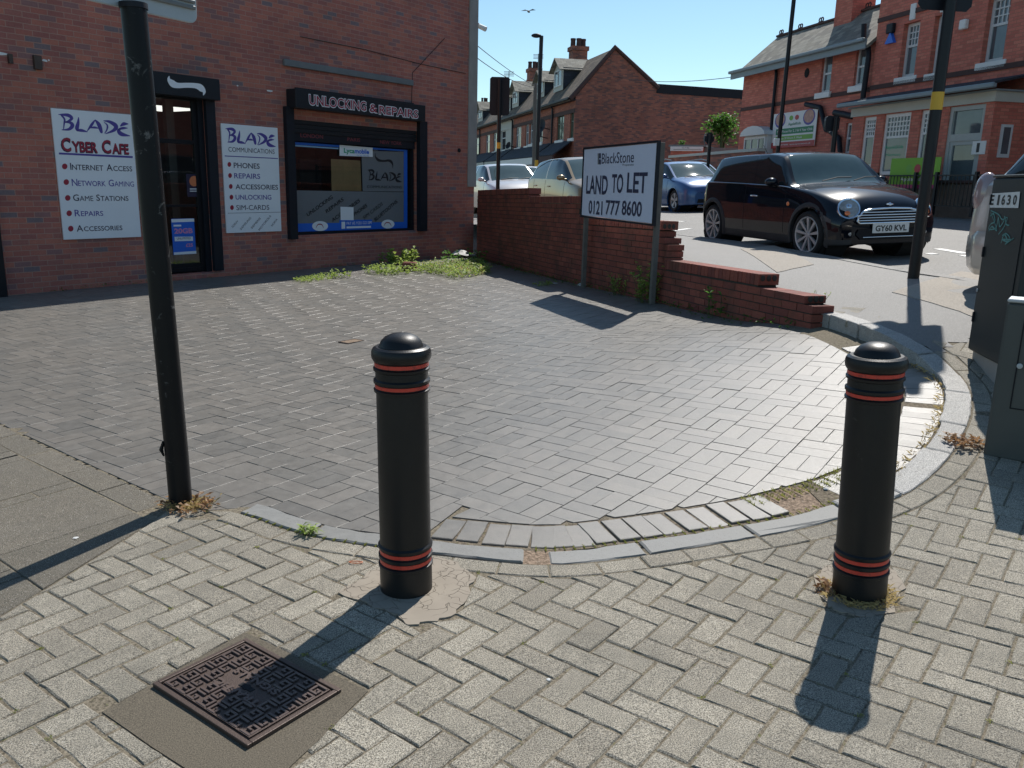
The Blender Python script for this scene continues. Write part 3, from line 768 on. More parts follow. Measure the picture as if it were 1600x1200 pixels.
t = MT('glass_pane', .03); mixs = t.n('ShaderNodeMixShader'); tr = t.n('ShaderNodeBsdfTransparent'); tr.inputs[0].default_value = (.82, .86, .86, 1)
gl = t.n('ShaderNodeBsdfGlossy'); gl.inputs['Roughness'].default_value = .02; gl.inputs[0].default_value = (.9, .95, 1, 1)
fr = t.n('ShaderNodeFresnel'); fr.inputs[0].default_value = 1.52; rr = t.math('ADD', t.math('MULTIPLY', fr.outputs[0], 1.3), .05)
t.l(rr, mixs.inputs[0]); t.l(tr.outputs[0], mixs.inputs[1]); t.l(gl.outputs[0], mixs.inputs[2]); t.l(mixs.outputs[0], t.N['Material Output'].inputs[0]); M['glass'] = t.m
t = MT('window_glass', .06, spec=.9); t.col(t.mix(t.noise(1.3, 3), (.035, .045, .055), (.16, .19, .21))); M['pane'] = t.m
t = MT('ceiling_light', .5); t.b.inputs['Emission Color'].default_value = (1, .97, .9, 1); t.b.inputs['Emission Strength'].default_value = 1.2; M['lit'] = t.m
t = MT('litter_paper', .8); t.col((.55, .55, .53)); M['paper'] = t.m
# ================================================================== SHOP BUILDING
sh = thing('shop_building', 'red brick shop building with a doorway and one window under a half raised shutter', 'shop', SHOP.M)
H = SHOP.hit
Hs = 7.1
def facade(mb, x0, x1, z0, z1, ops, depth=.12, mi=0, back=.25, rv=0):
    """front wall with rectangular openings (x0,x1,z0,z1) and their reveals"""
    xs = sorted(set([x0, x1] + [q for o in ops for q in o[:2]])); zs = sorted(set([z0, z1] + [q for o in ops for q in o[2:4]]))
    for i in range(len(xs) - 1):
        for j in range(len(zs) - 1):
            cx = (xs[i] + xs[i + 1]) / 2; cz = (zs[j] + zs[j + 1]) / 2
            if any(o[0] < cx < o[1] and o[2] < cz < o[3] for o in ops): continue
            mb.add([(xs[i], 0, zs[j]), (xs[i + 1], 0, zs[j]), (xs[i + 1], 0, zs[j + 1]), (xs[i], 0, zs[j + 1])], [(0, 1, 2, 3)], mi)
    for a, b, c, d in [o[:4] for o in ops]:
        mb.add([(a, 0, c), (b, 0, c), (b, 0, d), (a, 0, d), (a, depth, c), (b, depth, c), (b, depth, d), (a, depth, d)],
               [(0, 4, 5, 1), (1, 5, 6, 2), (2, 6, 7, 3), (3, 7, 4, 0)], rv)
xL = H(-60, 250)[0]; xR = H(731, 200)[0]; xP = H(744.5, 150)[0]
dx0, dx1 = H(234, 300)[0], H(328, 300)[0]; dz0, dz1 = H(330, 425)[1], H(320, 152)[1]
wx0, wx1 = H(458, 280)[0], H(652, 280)[0]; wz0, wz1 = H(460, 368)[1], H(560, 196)[1]
ops = [(dx0, dx1, dz0, dz1), (wx0, wx1, wz0, wz1)]
mb = MB(); facade(mb, xL, xR, -.5, Hs, ops, .16)
mb.add([(xL, 0, -.5), (xL, 7, -.5), (xR, 7, -.5), (xR, .26, -.5), (xL, 0, Hs), (xL, 7, Hs), (xR, 7, Hs), (xR, 0, Hs)], [(0, 4, 5, 1), (1, 5, 6, 2), (2, 6, 7, 3), (4, 7, 6, 5)], 0)
mb.box(xL - .1, -.12, Hs, xP + .05, 7.1, Hs + .25, 1)
mb.build('wall', [M['shopbrick'], M['concrete']], sh)
zw = H(735, 292)[1]
mb = MB(); mb.bbox(xR, -.035, zw, xP, .3, Hs, .012)
mb.build('corner_strip', M['concrete'], sh, label='grey concrete strip down the corner of the brick wall')
mb = MB(); mb.box(xR, .02, -.5, xP - .02, .3, zw); mb.build('wall', M['shopbrick'], sh)
# doorway: frame, glass, bars
mb = MB(); f = .055; y0, y1 = .10, .16
def fr_(mb, a, b, c, d, w, y0, y1, mi=0): # rectangular frame
    mb.box(a, y0, c, a + w, y1, d, mi); mb.box(b - w, y0, c, b, y1, d, mi); mb.box(a + w, y0, c, b - w, y1, c + w, mi); mb.box(a + w, y0, d - w, b - w, y1, d, mi)
dr = dx1 - .10; fr_(mb, dx0, dr, dz0 + .02, dz1, .07, y0, y1)
zt = H(300, 222)[1]; zm = H(300, 322)[1]; zb = H(300, 412)[1]
mb.box(dx0 + .07, y0 + .002, zt - .035, dr - .07, y1, zt + .035); mb.box(dx0 + .07, y0 + .002, zm - .02, dr - .07, y1, zm + .02)
mb.box(dx0 + .07, y0 + .004, dz0 + .09, dr - .07, y1, zb)
door = mb.build('door', M['black'], sh, bevel=.004)
mb = MB(); mb.sheet([(dx0 + .07, zb), (dr - .07, zb), (dr - .07, dz1 - .07), (dx0 + .07, dz1 - .07)], .128); mb.build('pane', M['glass'], door)
mb = MB(); mb.box(dr, .06, dz0, dx1, .16, dz1, 0); mb.build('door_frame', M['blackmatt'], sh)
mb = MB()
gx0, gx1 = H(326, 300)[0], H(340, 300)[0]
mb.box(gx0, -.06, dz0 + .02, gx1, .01, dz1 + .05); mb.box(dx0 - .09, -.06, dz0 + .02, dx0 - .01, .01, dz1 + .05)
mb.build('shutter_guide', M['blackmatt'], sh)
bx0, bz1 = H(232, 111, .22); bx1, _ = H(343.5, 130, .22); bz0 = H(343, 157, .22)[1]; bz1 = H(343, 124, .22)[1]
mb = MB(); mb.bbox(bx0, -.22, bz0, bx1, 0.02, bz1, .008); bx = mb.build('shutter_box', M['shutter'], sh)
mb = MB()
P4 = lambda x, y, o=.222: (lambda q: q)(H(x / 4, y / 4, o))
def px_strokes(mb, plane, off, paths, sc, ox, oy, y, mi=0):
    for p in paths:
        q = curve_pts(p, 5); L = []; Rr = []
        pts = [plane.hit(ox + a / sc, oy + b / sc, off) + (w / sc * .0085 * KW,) for a, b, w in q]
        n = len(pts)
        for i in range(n):
            a, b, w = pts[i]; a0, b0, _ = pts[max(i - 1, 0)]; a1, b1, _ = pts[min(i + 1, n - 1)]
            l = math.hypot(a1 - a0, b1 - b0) or 1; nx, nz = -(b1 - b0) / l, (a1 - a0) / l
            L.append((a + nx * w / 2, y, b + nz * w / 2)); Rr.append((a - nx * w / 2, y, b - nz * w / 2))
        mb.add(L + Rr, [(n + i, n + i + 1, i + 1, i) for i in range(n - 1)], mi)
KW = 1.7
px_strokes(mb, SHOP, .224, [[(1058, 474, 2), (1056, 497, 16), (1078, 522, 30), (1112, 534, 22), (1165, 533, 20), (1222, 536, 22), (1256, 550, 30), (1275, 572, 18), (1270, 596, 2)]], 4, 0, 0, -.224)
mb.build('emblem', M['white'], bx, uv=None); KW = 1.2
# small shop room seen through the door glass, lit by its ceiling light
mb = MB(); a, b = dx0 - .3, wx1 + .2
for q in ([(a, .3, dz0), (b, .3, dz0), (b, 3.4, dz0), (a, 3.4, dz0)], [(a, 3.4, dz0), (b, 3.4, dz0), (b, 3.4, 3), (a, 3.4, 3)], [(a, .3, 3), (a, 3.4, 3), (b, 3.4, 3), (b, .3, 3)], [(a, .3, dz0), (a, 3.4, dz0), (a, 3.4, 3), (a, .3, 3)], [(b, .3, dz0), (b, .3, 3), (b, 3.4, 3), (b, 3.4, dz0)]):
    mb.add(q, [(0, 1, 2, 3)])
mb.build('shop_room', plain('shop_room_paint', (.09, .085, .08), .9), sh)
lx, lz = H(258, 171, -1.3); mb = MB(); mb.box(lx - .45, 1.1, lz, lx + .35, 1.8, lz + .04); mb.build('ceiling_light', M['lit'], sh)
mb = MB(); mb.box(dr - .22, .6, dz0, dr - .08, .7, 3); mb.build('inner_post', M['interior'], sh)
# shop window
yg = .11
gx0_, gz1_ = H(459, 222, -yg); gz0_ = H(461, 364, -yg)[1]; gx1_ = H(638, 300, -yg)[0]
mb = MB(); fr_(mb, wx0, wx1 - .04, wz0, wz1, .045, yg - .04, yg + .05); win = mb.build('window', M['blackmatt'], sh)
mb = MB(); mb.sheet([(gx0_ + .02, gz0_), (gx1_ - .01, gz0_), (gx1_ - .01, gz1_), (gx0_ + .02, gz1_)], yg + .012); mb.build('pane', M['glass'], win)
Z5 = lambda x, y, o=-.11: H(450 + x / 7.62, 220 + y / 7.62, o)
def pq(mb, pts, y, mi=0, fn=None):       # polygon given in crop pixels
    mb.add([(q[0], y, q[1]) for q in [(fn or Z5)(*p) for p in pts]], [list(range(len(pts)))[::-1]], mi)
mb = MB()
out = [(62, 12), (1420, 108), (1420, 1038), (100, 1085)]; inn = [(82, 45), (1378, 125), (1378, 965), (98, 985)]
for i in range(4): j = (i + 1) % 4; pq(mb, [out[i], out[j], inn[j], inn[i]], yg - .002, 0)
pq(mb, [(610, 942), (1000, 940), (1000, 975), (610, 980)], yg - .004, 0)
vin = mb.build('vinyl_border', M['blue'], win, uv=None)
mb = MB(); pq(mb, [(82, 48), (600, 85), (600, 100), (84, 66)], yg - .004); mb.build('light_strip', M['bluepale'], win, uv=None)
mb = MB(); pq(mb, [(98, 590), (1378, 612), (1378, 968), (98, 985)], yg + .001); pq(mb, [(875, 118), (1378, 130), (1378, 605), (890, 600)], yg + .001); mb.build('frosted_film', M['frost'], win, uv=None)
mb = MB(); pq(mb, [(520, 215), (870, 235), (885, 600), (530, 595)], yg + .022); mb.build('chipboard', M['board'], win, uv=None)
mb = MB(); mb.box(*( [Z5(262, 210)[0], yg + .3, Z5(262, 600)[1], Z5(525, 210)[0], yg + .5, Z5(262, 210)[1]])); mb.build('display_case', M['dark'], win)
def Tz(mb, s, fn, xl, yt, xr, yb, y, mi=0, bold=0, shear=0):
    a, z1 = fn(xl, yt); _, z0 = fn(xl, yb); b, _ = fn(xr, yt); add_text(mb, s, a, z0, b, z1, y, mi, bold, shear=shear)
def Tr(mb, s, fn, x0, y0, x1, y1, h, y, mi=0, bold=0):   # slanting line from (x0,y0) to (x1,y1): letter height h crop px
    a, b = fn(x0, y0); c, d = fn(x1, y1); L = math.hypot(c - a, d - b); hh = fn(x0, y0 - h)[1] - b; an = math.atan2(d - b, c - a)
    T = Matrix.Translation((a, y, b)) @ Matrix.Rotation(-an, 4, 'Y'); add_text(mb, s, 0, 0, L, hh, 0, mi, bold, M=T)
BLADE = [[(40, 10, 8), (70, 60, 9), (62, 120, 7), (48, 200, 3)], [(10, 6, 2), (60, 4, 10), (118, 8, 16), (150, 40, 14), (110, 82, 8), (62, 100, 4)], [(62, 100, 4), (120, 96, 12), (150, 130, 18), (110, 185, 12), (30, 200, 3)],
         [(225, 20, 3), (215, 90, 13), (196, 165, 18), (205, 200, 10)], [(190, 198, 5), (240, 190, 14), (310, 205, 3)],
         [(405, 40, 4), (360, 110, 12), (305, 195, 3)], [(405, 38, 5), (445, 100, 20), (465, 190, 15), (470, 212, 3)], [(335, 150, 3), (390, 140, 10), (440, 148, 3)],
         [(505, 60, 3), (540, 100, 8), (530, 160, 7), (500, 210, 3)], [(500, 42, 3), (570, 50, 14), (640, 100, 22), (610, 160, 14), (510, 215, 3)],
         [(790, 60, 3), (735, 64, 16), (690, 100, 4)], [(780, 118, 2), (720, 122, 12), (655, 150, 3)], [(700, 120, 5), (668, 165, 18), (700, 205, 20), (800, 222, 3)]]
def blade(mb, fn, xl, yt, xr, yb, y, mi=0):
    a, z1 = fn(xl, yt); _, z0 = fn(xl, yb); b, _ = fn(xr, yt)
    for p in BLADE:
        q = curve_pts(p, 5); strokes(mb, [[(u / 800, 1 - v / 225, w / 78) for u, v, w in q]], a, z0, b, z1, y, mi)
mb = MB()
Tr(mb, 'UNLOCKING', Z5, 235, 905, 535, 685, 48, yg - .003, 0, .02); Tr(mb, 'REPAIRS', Z5, 460, 865, 665, 710, 46, yg - .003, 0, .02); Tr(mb, 'ACCESSORIES', Z5, 530, 972, 860, 725, 46, yg - .003, 0, .02)
Tr(mb, 'PHONES', Z5, 790, 900, 945, 785, 46, yg - .003, 0, .02); Tr(mb, 'SIM CARDS', Z5, 905, 940, 1130, 765, 46, yg - .003, 0, .02); Tr(mb, 'BLUETOOTHS', Z5, 1040, 965, 1305, 735, 46, yg - .003, 0, .02)
blade(mb, Z5, 940, 345, 1352, 480, yg - .003); Tz(mb, 'COMMUNICATIONS', Z5, 940, 530, 1352, 562, yg - .003, 0, .03)
px_strokes(mb, SHOP, -.107, [[(1045, 145, 3), (1040, 185, 22), (1070, 225, 44), (1110, 238, 32), (1150, 240, 30), (1195, 235, 34), (1230, 250, 44), (1248, 290, 22), (1242, 330, 3)]], 7.62, 450, 220, yg - .003)
mb.build('lettering', M['inkblack'], win, uv=None)
mb = MB()
for x0_, x1_, y0_, y1_ in ((285, 475, 955, 1075), (1110, 1265, 938, 1045)):
    pq(mb, [((x0_ + x1_) / 2 + (x1_ - x0_) / 2 * math.cos(w), (y0_ + y1_) / 2 + (y1_ - y0_) / 2 * math.sin(w)) for w in [k * math.pi / 9 for k in range(18)]], yg - .005)
Tz(mb, 'PAY AS YOU GO SIM', Z5, 695, 965, 990, 1000, yg - .006, 0, .03); pq(mb, [(695, 1020), (985, 1012), (985, 1035), (695, 1043)], yg - .006); pq(mb, [(635, 965), (678, 963), (678, 1045), (635, 1047)], yg - .006)
mb.build('sticker', M['white'], win, uv=None)
mb = MB()
for cx_, cy_ in ((380, 1005), (1187, 985)):
    px_strokes(mb, SHOP, -.1, [[(cx_ - 45, cy_ + 30, 5), (cx_ - 25, cy_ - 5, 12), (cx_, cy_ - 12, 14), (cx_ + 25, cy_ - 5, 12), (cx_ + 45, cy_ + 30, 5)]], 7.62, 450, 220, yg - .008)
mb.build('sticker_mark', M['redink'], win, uv=None)
mb = MB(); pq(mb, [(605, 48), (1000, 82), (1000, 192), (605, 178)], yg - .02); pnl = mb.build('hanging_sign', M['white'], win, uv=None)
mb = MB(); Tz(mb, 'Lyca', Z5, 655, 85, 783, 160, yg - .023, 0, .03); Tz(mb, 'mobile', Z5, 785, 92, 955, 150, yg - .023, 1, .03); Tz(mb, 'PAY AS YOU GO', Z5, 810, 165, 955, 178, yg - .023, 1, .0)
mb.build('lettering', [M['greenink'], M['blue']], pnl, uv=None)
mb = MB(); pq(mb, [(622, 785), (778, 790), (780, 945), (625, 945)], yg - .005); mb.build('notice', M['white'], win, uv=None)
# shutter head and slats
sx0, _ = H(462, 150, .25); sx1, _ = H(665, 180, .25); sz1 = H(462, 138, .25)[1]; sz0 = H(462, 168, .25)[1]
mb = MB(); mb.bbox(sx0, -.25, sz0, sx1, .02, sz1, .006); mb.box(sx0 + .02, -.246, sz1, sx1 - .35, -.20, sz1 + .02)
sb = mb.build('shutter_box', M['shutter'], sh)
Z4 = lambda x, y: H(440 + x / 6.667, 130 + y / 6.667, .25)
for m_, bo, yy in ((0, .055, -.253), (1, .012, -.256)):
    mb = MB()
    e = 9 if m_ == 0 else 0
    Tz(mb, 'UNLOCKING', Z4, 285 - e * .6, 118 - e, 877 + e * .6, 222 + e, yy, 0, bo); Tz(mb, '&', Z4, 915 - e * .6, 215 - e, 995 + e * .6, 300 + e, yy, 0, bo); Tz(mb, 'REPAIRS', Z4, 1015 - e * .6, 232 - e, 1420 + e * .6, 320 + e, yy, 0, bo)
    mb.build('lettering', M['white'] if m_ == 0 else M['redink'], sb, uv=None)
mb = MB(); zc = wz1; zlow = H(470, 202, -.02)[1]
while zc > zlow: mb.box(wx0 + .02, .01, zc - .07, wx1 - .02, .03, zc - .006); mb.box(wx0 + .02, .016, zc - .006, wx1 - .02, .03, zc); zc -= .076
mb.build('roller_shutter', M['shutter'], sh)
mb = MB(); mb.box(wx0 + .02, .03, Z5(0, -5)[1], wx1 - .05, .07, zlow + .02)
st_ = mb.build('fascia', M['blackmatt'], sh)
ZL = lambda x, y: H(440 + x / 6.667, 130 + y / 6.667, -.03)
mb = MB(); Tz(mb, 'LONDON', ZL, 195, 520, 430, 562, .028, 0, .01); Tz(mb, 'PARIS', ZL, 685, 565, 818, 602, .028, 0, .01); Tz(mb, 'NEW YORK', ZL, 1025, 592, 1250, 630, .028, 0, .01)
mb.build('lettering', M['dimred'], st_, uv=None)
mb = MB(); mb.box(H(446, 280)[0], -.09, wz0 - .06, wx0 + .0, .01, sz0 + .02); mb.build('shutter_guide', M['blackmatt'], sh)
mb = MB(); mb.box(wx1 - .01, -.09, wz0 - .02, H(663, 280)[0], .01, sz0 + .02); mb.build('shutter_guide', M['blackmatt'], sh)
# posters in the doorway
def panel_thing(name, label, cat, plane, off, quad, thick, mat, group=None):
    pts = [plane.hit(x, y, off) for x, y in quad]      # TL, TR, BR, BL
    x0 = (pts[0][0] + pts[3][0]) / 2; x1 = (pts[1][0] + pts[2][0]) / 2; z1 = (pts[0][1] + pts[1][1]) / 2; z0 = (pts[2][1] + pts[3][1]) / 2
    r = thing(name, label, cat, plane.M @ Matrix.Translation((0, 0, 0)), group)
    r.matrix_world = plane.M @ Matrix.Translation((x0, 0, z0))
    mb = MB(); mb.bbox(0, -off, 0, x1 - x0, -off + thick, z1 - z0, min(.004, thick * .3)); mb.build('panel', mat, r)
    return r, x0, z0, x1, z1
def local(fn, x0, z0): return lambda a, b: (lambda q: (q[0] - x0, q[1] - z0))(fn(a, b))
yp = .118
r, x0, z0, x1, z1 = panel_thing('poster', 'blue phone offer poster reading 20GB low down in the door glass', 'poster', SHOP, -yp, ((267, 342), (303, 341), (306.5, 396), (271.5, 399)), .003, M['blue'])
fn = local(lambda a, b: H(a / 4, 150 + b / 4, -yp), x0, z0); yy = yp - .003
mb = MB(); Tz(mb, '20GB', fn, 1087, 828, 1203, 862, yy, 0, .04); Tz(mb, '£25', fn, 1160, 922, 1204, 944, yy, 0, .03); mb.build('lettering', M['pink'], r, uv=None)
mb = MB(); pq(mb, [(1070, 770), (1212, 766), (1214, 785), (1072, 790)], yy, 0, fn); pq(mb, [(1090, 880), (1205, 878), (1206, 905), (1092, 908)], yy, 0, fn); pq(mb, [(1086, 978), (1226, 968), (1227, 985), (1087, 993)], yy, 0, fn); pq(mb, [(1084, 805), (1132, 804), (1132, 815), (1084, 816)], yy, 0, fn); mb.build('white_band', M['white'], r, uv=None)
mb = MB(); Tz(mb, 'UNLIMITED', fn, 1104, 884, 1190, 898, yy - .002, 0, .03); mb.build('lettering', M['ink'], r, uv=None)
r, x0, z0, x1, z1 = panel_thing('poster', 'small dark poster with an orange disc, halfway up the door glass', 'poster', SHOP, -yp, ((291, 272), (313, 272), (315.5, 308), (292.5, 307)), .003, M['ink'])
fn = local(lambda a, b: H(a / 4, 150 + b / 4, -yp), x0, z0)
mb = MB(); pq(mb, [(1212 + 29 * math.cos(w), 532 + 33 * math.sin(w)) for w in [k * math.pi / 9 for k in range(18)]], yy, 0, fn); mb.build('disc', M['orange'], r, uv=None)
mb = MB(); pq(mb, [(1186, 578), (1240, 578), (1240, 584), (1186, 584)], yy, 0, fn); pq(mb, [(1186, 592), (1232, 592), (1232, 597), (1186, 597)], yy, 0, fn); mb.build('white_band', M['white'], r, uv=None)
# ---- the two white shop boards
off = .035
r, x0, z0, x1, z1 = panel_thing('sign_board', 'white board reading BLADE Cyber Cafe on the brick wall left of the doorway', 'sign', SHOP, off, ((80, 168), (207, 180), (220, 370), (100, 375)), .03, M['white'])
fn = local(lambda a, b: H(a / 4, 150 + b / 4, off), x0, z0); y = -off - .002
mb = MB(); blade(mb, fn, 358, 112, 802, 222, y, 0)
pq(mb, [(368, 353), (829, 376), (829, 388), (368, 365)], y, 0, fn)
caps_text(mb, 'NETWORK GAMING', *fn(450, 562), fn(836, 540)[0], fn(450, 518)[1], y, 0, .008); caps_text(mb, 'REPAIRS', *fn(468, 752), fn(645, 740)[0], fn(468, 711)[1], y, 0, .008)
mb.build('lettering', M['purple'], r, uv=None)
mb = MB()
caps_text(mb, 'INTERNET ACCESS', *fn(440, 461), fn(825, 450)[0], fn(440, 418)[1], y, 0, .008); caps_text(mb, 'GAME STATIONS', *fn(458, 656), fn(802, 640)[0], fn(458, 615)[1], y, 0, .008); caps_text(mb, 'ACCESSORIES', *fn(480, 847), fn(765, 830)[0], fn(480, 808)[1], y, 0, .008)
for dx_, mi_ in ((0, 0),): caps_text(mb, 'CYBER CAFE', *(lambda q: (q[0] - .012, q[1] - .012))(fn(388, 345)), fn(803, 340)[0], fn(388, 262)[1], y, 0, .05)
mb.build('lettering', M['ink'], r, uv=None)
mb = MB(); caps_text(mb, 'CYBER CAFE', *fn(388, 345), fn(805, 340)[0], fn(388, 258)[1], y - .002, 0, .02)
for cx_, cy_ in ((404, 440), (414, 538), (423, 637), (432, 733), (442, 829)): pq(mb, [(cx_ + 17 * math.cos(w), cy_ + 18 * math.sin(w)) for w in [k * math.pi / 9 for k in range(18)]], y, 0, fn)
mb.build('lettering', M['redink'], r, uv=None)
r, x0, z0, x1, z1 = panel_thing('sign_board', 'white board reading BLADE Communications on the brick wall between doorway and window', 'sign', SHOP, off, ((344.7, 192.5), (432.8, 199.7), (441, 361), (355, 364.7)), .03, M['white'])
fn = local(lambda a, b: H(320 + a / 3.636, 60 + b / 3.636, off), x0, z0)
mb = MB(); blade(mb, fn, 113, 510, 398, 598, y, 0); pq(mb, [(113, 665), (415, 680), (415, 685), (113, 670)], y, 0, fn)
Tz(mb, 'REPAIRS', fn, 166, 765, 313, 795, y, 0, .01); Tz(mb, 'UNLOCKING', fn, 174, 888, 377, 916, y, 0, .01); mb.build('lettering', M['purple'], r, uv=None)
mb = MB(); Tz(mb, 'COMMUNICATIONS', fn, 133, 616, 395, 643, y, 0, .008); Tz(mb, 'PHONES', fn, 163, 705, 310, 736, y, 0, .01); Tz(mb, 'ACCESSORIES', fn, 173, 828, 415, 857, y, 0, .01); Tz(mb, 'SIM-CARDS', fn, 178, 947, 365, 976, y, 0, .01)
pq(mb, [(130, 992), (430, 986), (430, 988), (130, 994)], y, 0, fn)
for s_, a, b, c, d in (('SONY', 158, 1078, 192, 1040), ('SAMSUNG', 206, 1090, 264, 1022), ('SIEMENS', 268, 1084, 318, 1024), ('MOTOROLA', 311, 1094, 378, 1010), ('NOKIA', 383, 1070, 414, 1030)): Tr(mb, s_, fn, a, b, c, d, 13, y, 0)
mb.build('lettering', M['ink'], r, uv=None)
mb = MB()
for cx_, cy_ in ((139, 716), (143, 779), (147, 841), (151, 902), (154, 961)): pq(mb, [(cx_ + 10.5 * math.cos(w), cy_ + 14 * math.sin(w)) for w in [k * math.pi / 9 for k in range(18)]], y, 0, fn)
mb.build('bullet', M['redink'], r, uv=None)
# ---- things fixed to the shop wall
a, b = H(444, 91, .05); c, d = H(646, 134, .05)
mb = MB(); mb.bbox(a, -.06, (b + d) / 2 - .06, c, 0, (b + d) / 2 + .05, .006); mb.build('trunking', M['grey'], sh, label='long grey batten fixed to the brick above the window')
mb = MB(); W3 = lambda x, y: (lambda q: (q[0], -.012, q[1]))(H(320 + x / 3.636, 60 + y / 3.636))
mb.tube([W3(540, -10), W3(900, 62), W3(1200, 140), W3(1480, 200)], .006, 5); mb.tube([W3(1360, 0), W3(1230, 140), W3(1178, 195), W3(1172, 370)], .006, 5); mb.build('cable', M['blackmatt'], sh)
mb = MB()
for x_, y_ in ((12, 20), (300, 98)): pass
qa = H(14, 92, .0); mb.box(qa[0] - .02, -.05, qa[1] - .06, qa[0] + .03, 0, qa[1] + .06); mb.build('iron_bracket', M['iron'], sh)
mb = MB(); qa = H(57, 98, .0); mb.bbox(qa[0] - .05, -.06, qa[1] - .09, qa[0] + .05, 0, qa[1] + .09, .005); mb.build('iron_bracket', M['iron'], sh)
mb = MB()
for x_, y_, a_, b_ in ((70, 94.5, .045, .02), (76, 94, .015, .015), (3, 84, .10, .02), (421, 142, .07, .016), (371, 134, .02, .012)):
    q_ = H(x_, y_); mb.add([(q_[0] + a_ * math.cos(w) * random.uniform(.6, 1.1), -.003, q_[1] + b_ * math.sin(w) * random.uniform(.6, 1.1)) for w in [k * math.pi / 6 for k in range(12)]], [list(range(12))])
mb.build('paint_blot', M['whitepaint'], sh, uv=None)
qa = H(717, 235); mb = MB(); mb.lathe([(.045, 0), (.045, .02)], 14, 0, Matrix.Translation((qa[0], -.02, qa[1])) @ Matrix.Rotation(R(-90), 4, 'X')); mb.build('vent_hole', M['dark'], sh)
mb = MB(); xs_ = H(3, 420)[0]; mb.bbox(xs_ - .12, -.10, -.2, xs_, -.0, H(3, 300)[1], .01); mb.build('drainpipe_cover', M['black'], sh)
# security camera on the far corner
r = thing('security_camera', 'small pale security camera on a bracket at the corner of the shop', 'camera', SHOP.M @ Matrix.Translation((xP, .05, H(750, 38)[1])))
mb = MB(); mb.tube([(0, 0, 0), (.10, 0, .02), (.14, -.02, -.02)], .018, 8); mb.box(0.0, -.04, -.08, .02, .04, .08); mb.build('bracket', M['grey'], r)
mb = MB(); mb.tube([(.10, .06, .0), (.17, -.16, -.10)], [.05, .055], 14); mb.build('camera_body', M['whitepaint'], r, smooth=40)
# ================================================================== BOUNDARY WALL
WP = Plane((W_END.x, W_END.y), WA + math.pi, 0)      # local x grows towards the viewer (negative = away), -y faces the forecourt
bw = thing('boundary_wall', 'low stepped red brick wall broken away in steps, between forecourt and street', 'wall', WP.M)
mb = MB(); TH = .215; cw, ch = .235, .075
def zs_(s): return -.023 * s
def brick(mb, s0, s1, z0, z1, y0=0, y1=TH, mi=0):
    j = lambda: random.uniform(-.0025, .0025)
    a, b = -s1, -s0; o_ = j()
    vs = []
    for z in (z0, z1):
        for (x, yy) in ((a, y0 + o_), (b, y0 + o_), (b, y1), (a, y1)): vs.append((x + (0), yy, z + zs_(-x)))
    mb.add(vs, [(0, 3, 2, 1), (4, 5, 6, 7), (0, 1, 5, 4), (1, 2, 6, 5), (2, 3, 7, 6), (3, 0, 4, 7)], mi)
prof = [(-.12, .57), (0.0, .66), (.75, .66), (2.72, .885), (2.72, .96), (2.80, 1.035), (2.95, 1.095), (5.72, 1.43), (8.35, 1.60)]
def top_at(s):
    if s < -.12: return -9
    if s < 0: return .585
    if s < 2.72: return .66
    if s < 2.82: return .96
    if s < 2.95: return 1.035
    if s < 5.72: return 1.11
    if s < 8.35: return 1.41
    return 1.565
k = 0; z = .66
zc = .66 - .075 * 12
ci = 0
while zc < 1.7:
    s = -.12 - (.1175 if ci % 2 else 0) - .0
    while s < 12.3:
        zt_ = zc + .07
        smin = -.12 if zt_ <= .585 else (0 if zt_ <= .66 else (2.72 if zt_ <= .96 else (2.80 if zt_ <= 1.035 else (2.95 if zt_ <= 1.11 else (5.72 if zt_ <= 1.41 else (8.35 if zt_ <= 1.565 else 99))))))
        s0 = max(s, smin + random.uniform(0, .015)); s1 = min(s + cw - .010, 12.3)
        m = (s0 + s1) / 2
        if s1 - s0 > .04 and zc - .023 * m > -.35:
            brick(mb, s0, s1, zc, zc + ch - .010)
        s += cw
    zc += ch; ci += 1
mb.build('brickwork', M['wallbrick'], bw, uv=None, bevel=None)
mb = MB()
segs = [(-.09, .02, .575), (.02, .77, .648), (.77, 2.75, .668), (2.75, 2.84, .948), (2.84, 2.98, 1.023), (2.98, 5.75, 1.110), (5.75, 8.38, 1.408), (8.38, 12.3, 1.560)]
for a, b, tz in segs:
    vs = []
    for x in (-b, -a):
        for yy, z in ((.007, -.5), (.207, -.5), (.207, tz), (.007, tz)): vs.append((x, yy, z + (zs_(-x) if z > 0 else 0)))
    mb.add(vs, [(0, 1, 2, 3), (7, 6, 5, 4), (0, 3, 7, 4), (3, 2, 6, 7), (2, 1, 5, 6), (1, 0, 4, 5)])
mb.build('mortar', M['mortar'], bw, uv=None)
mb = MB()
for a, b, zb_ in ((.75, 2.80, .665), (2.92, 5.80, 1.108), (5.70, 8.40, 1.405), (8.33, 12.3, 1.555)):
    s = a
    while s + .066 < b:
        brick(mb, s, s + .066, zb_ + .006, zb_ + .112, -.006 + random.uniform(-.002, .002), TH + .006); s += .0755
mb.build('coping', M['wallbrick'], bw, uv=None, bevel=.004)
# broken ends: rough mortar faces
mb = MB()
for s_, z_ in ((.745, .72), (-.002, .622), (2.925, 1.09)):
    for q in range(3): mb.ell((-s_ + .004, .05 + .055 * q + random.uniform(-.01, .01), z_ - .0), (.008, .026, .03), 7, 5)
mb.build('broken_end', M['mortar'], bw, uv=None)
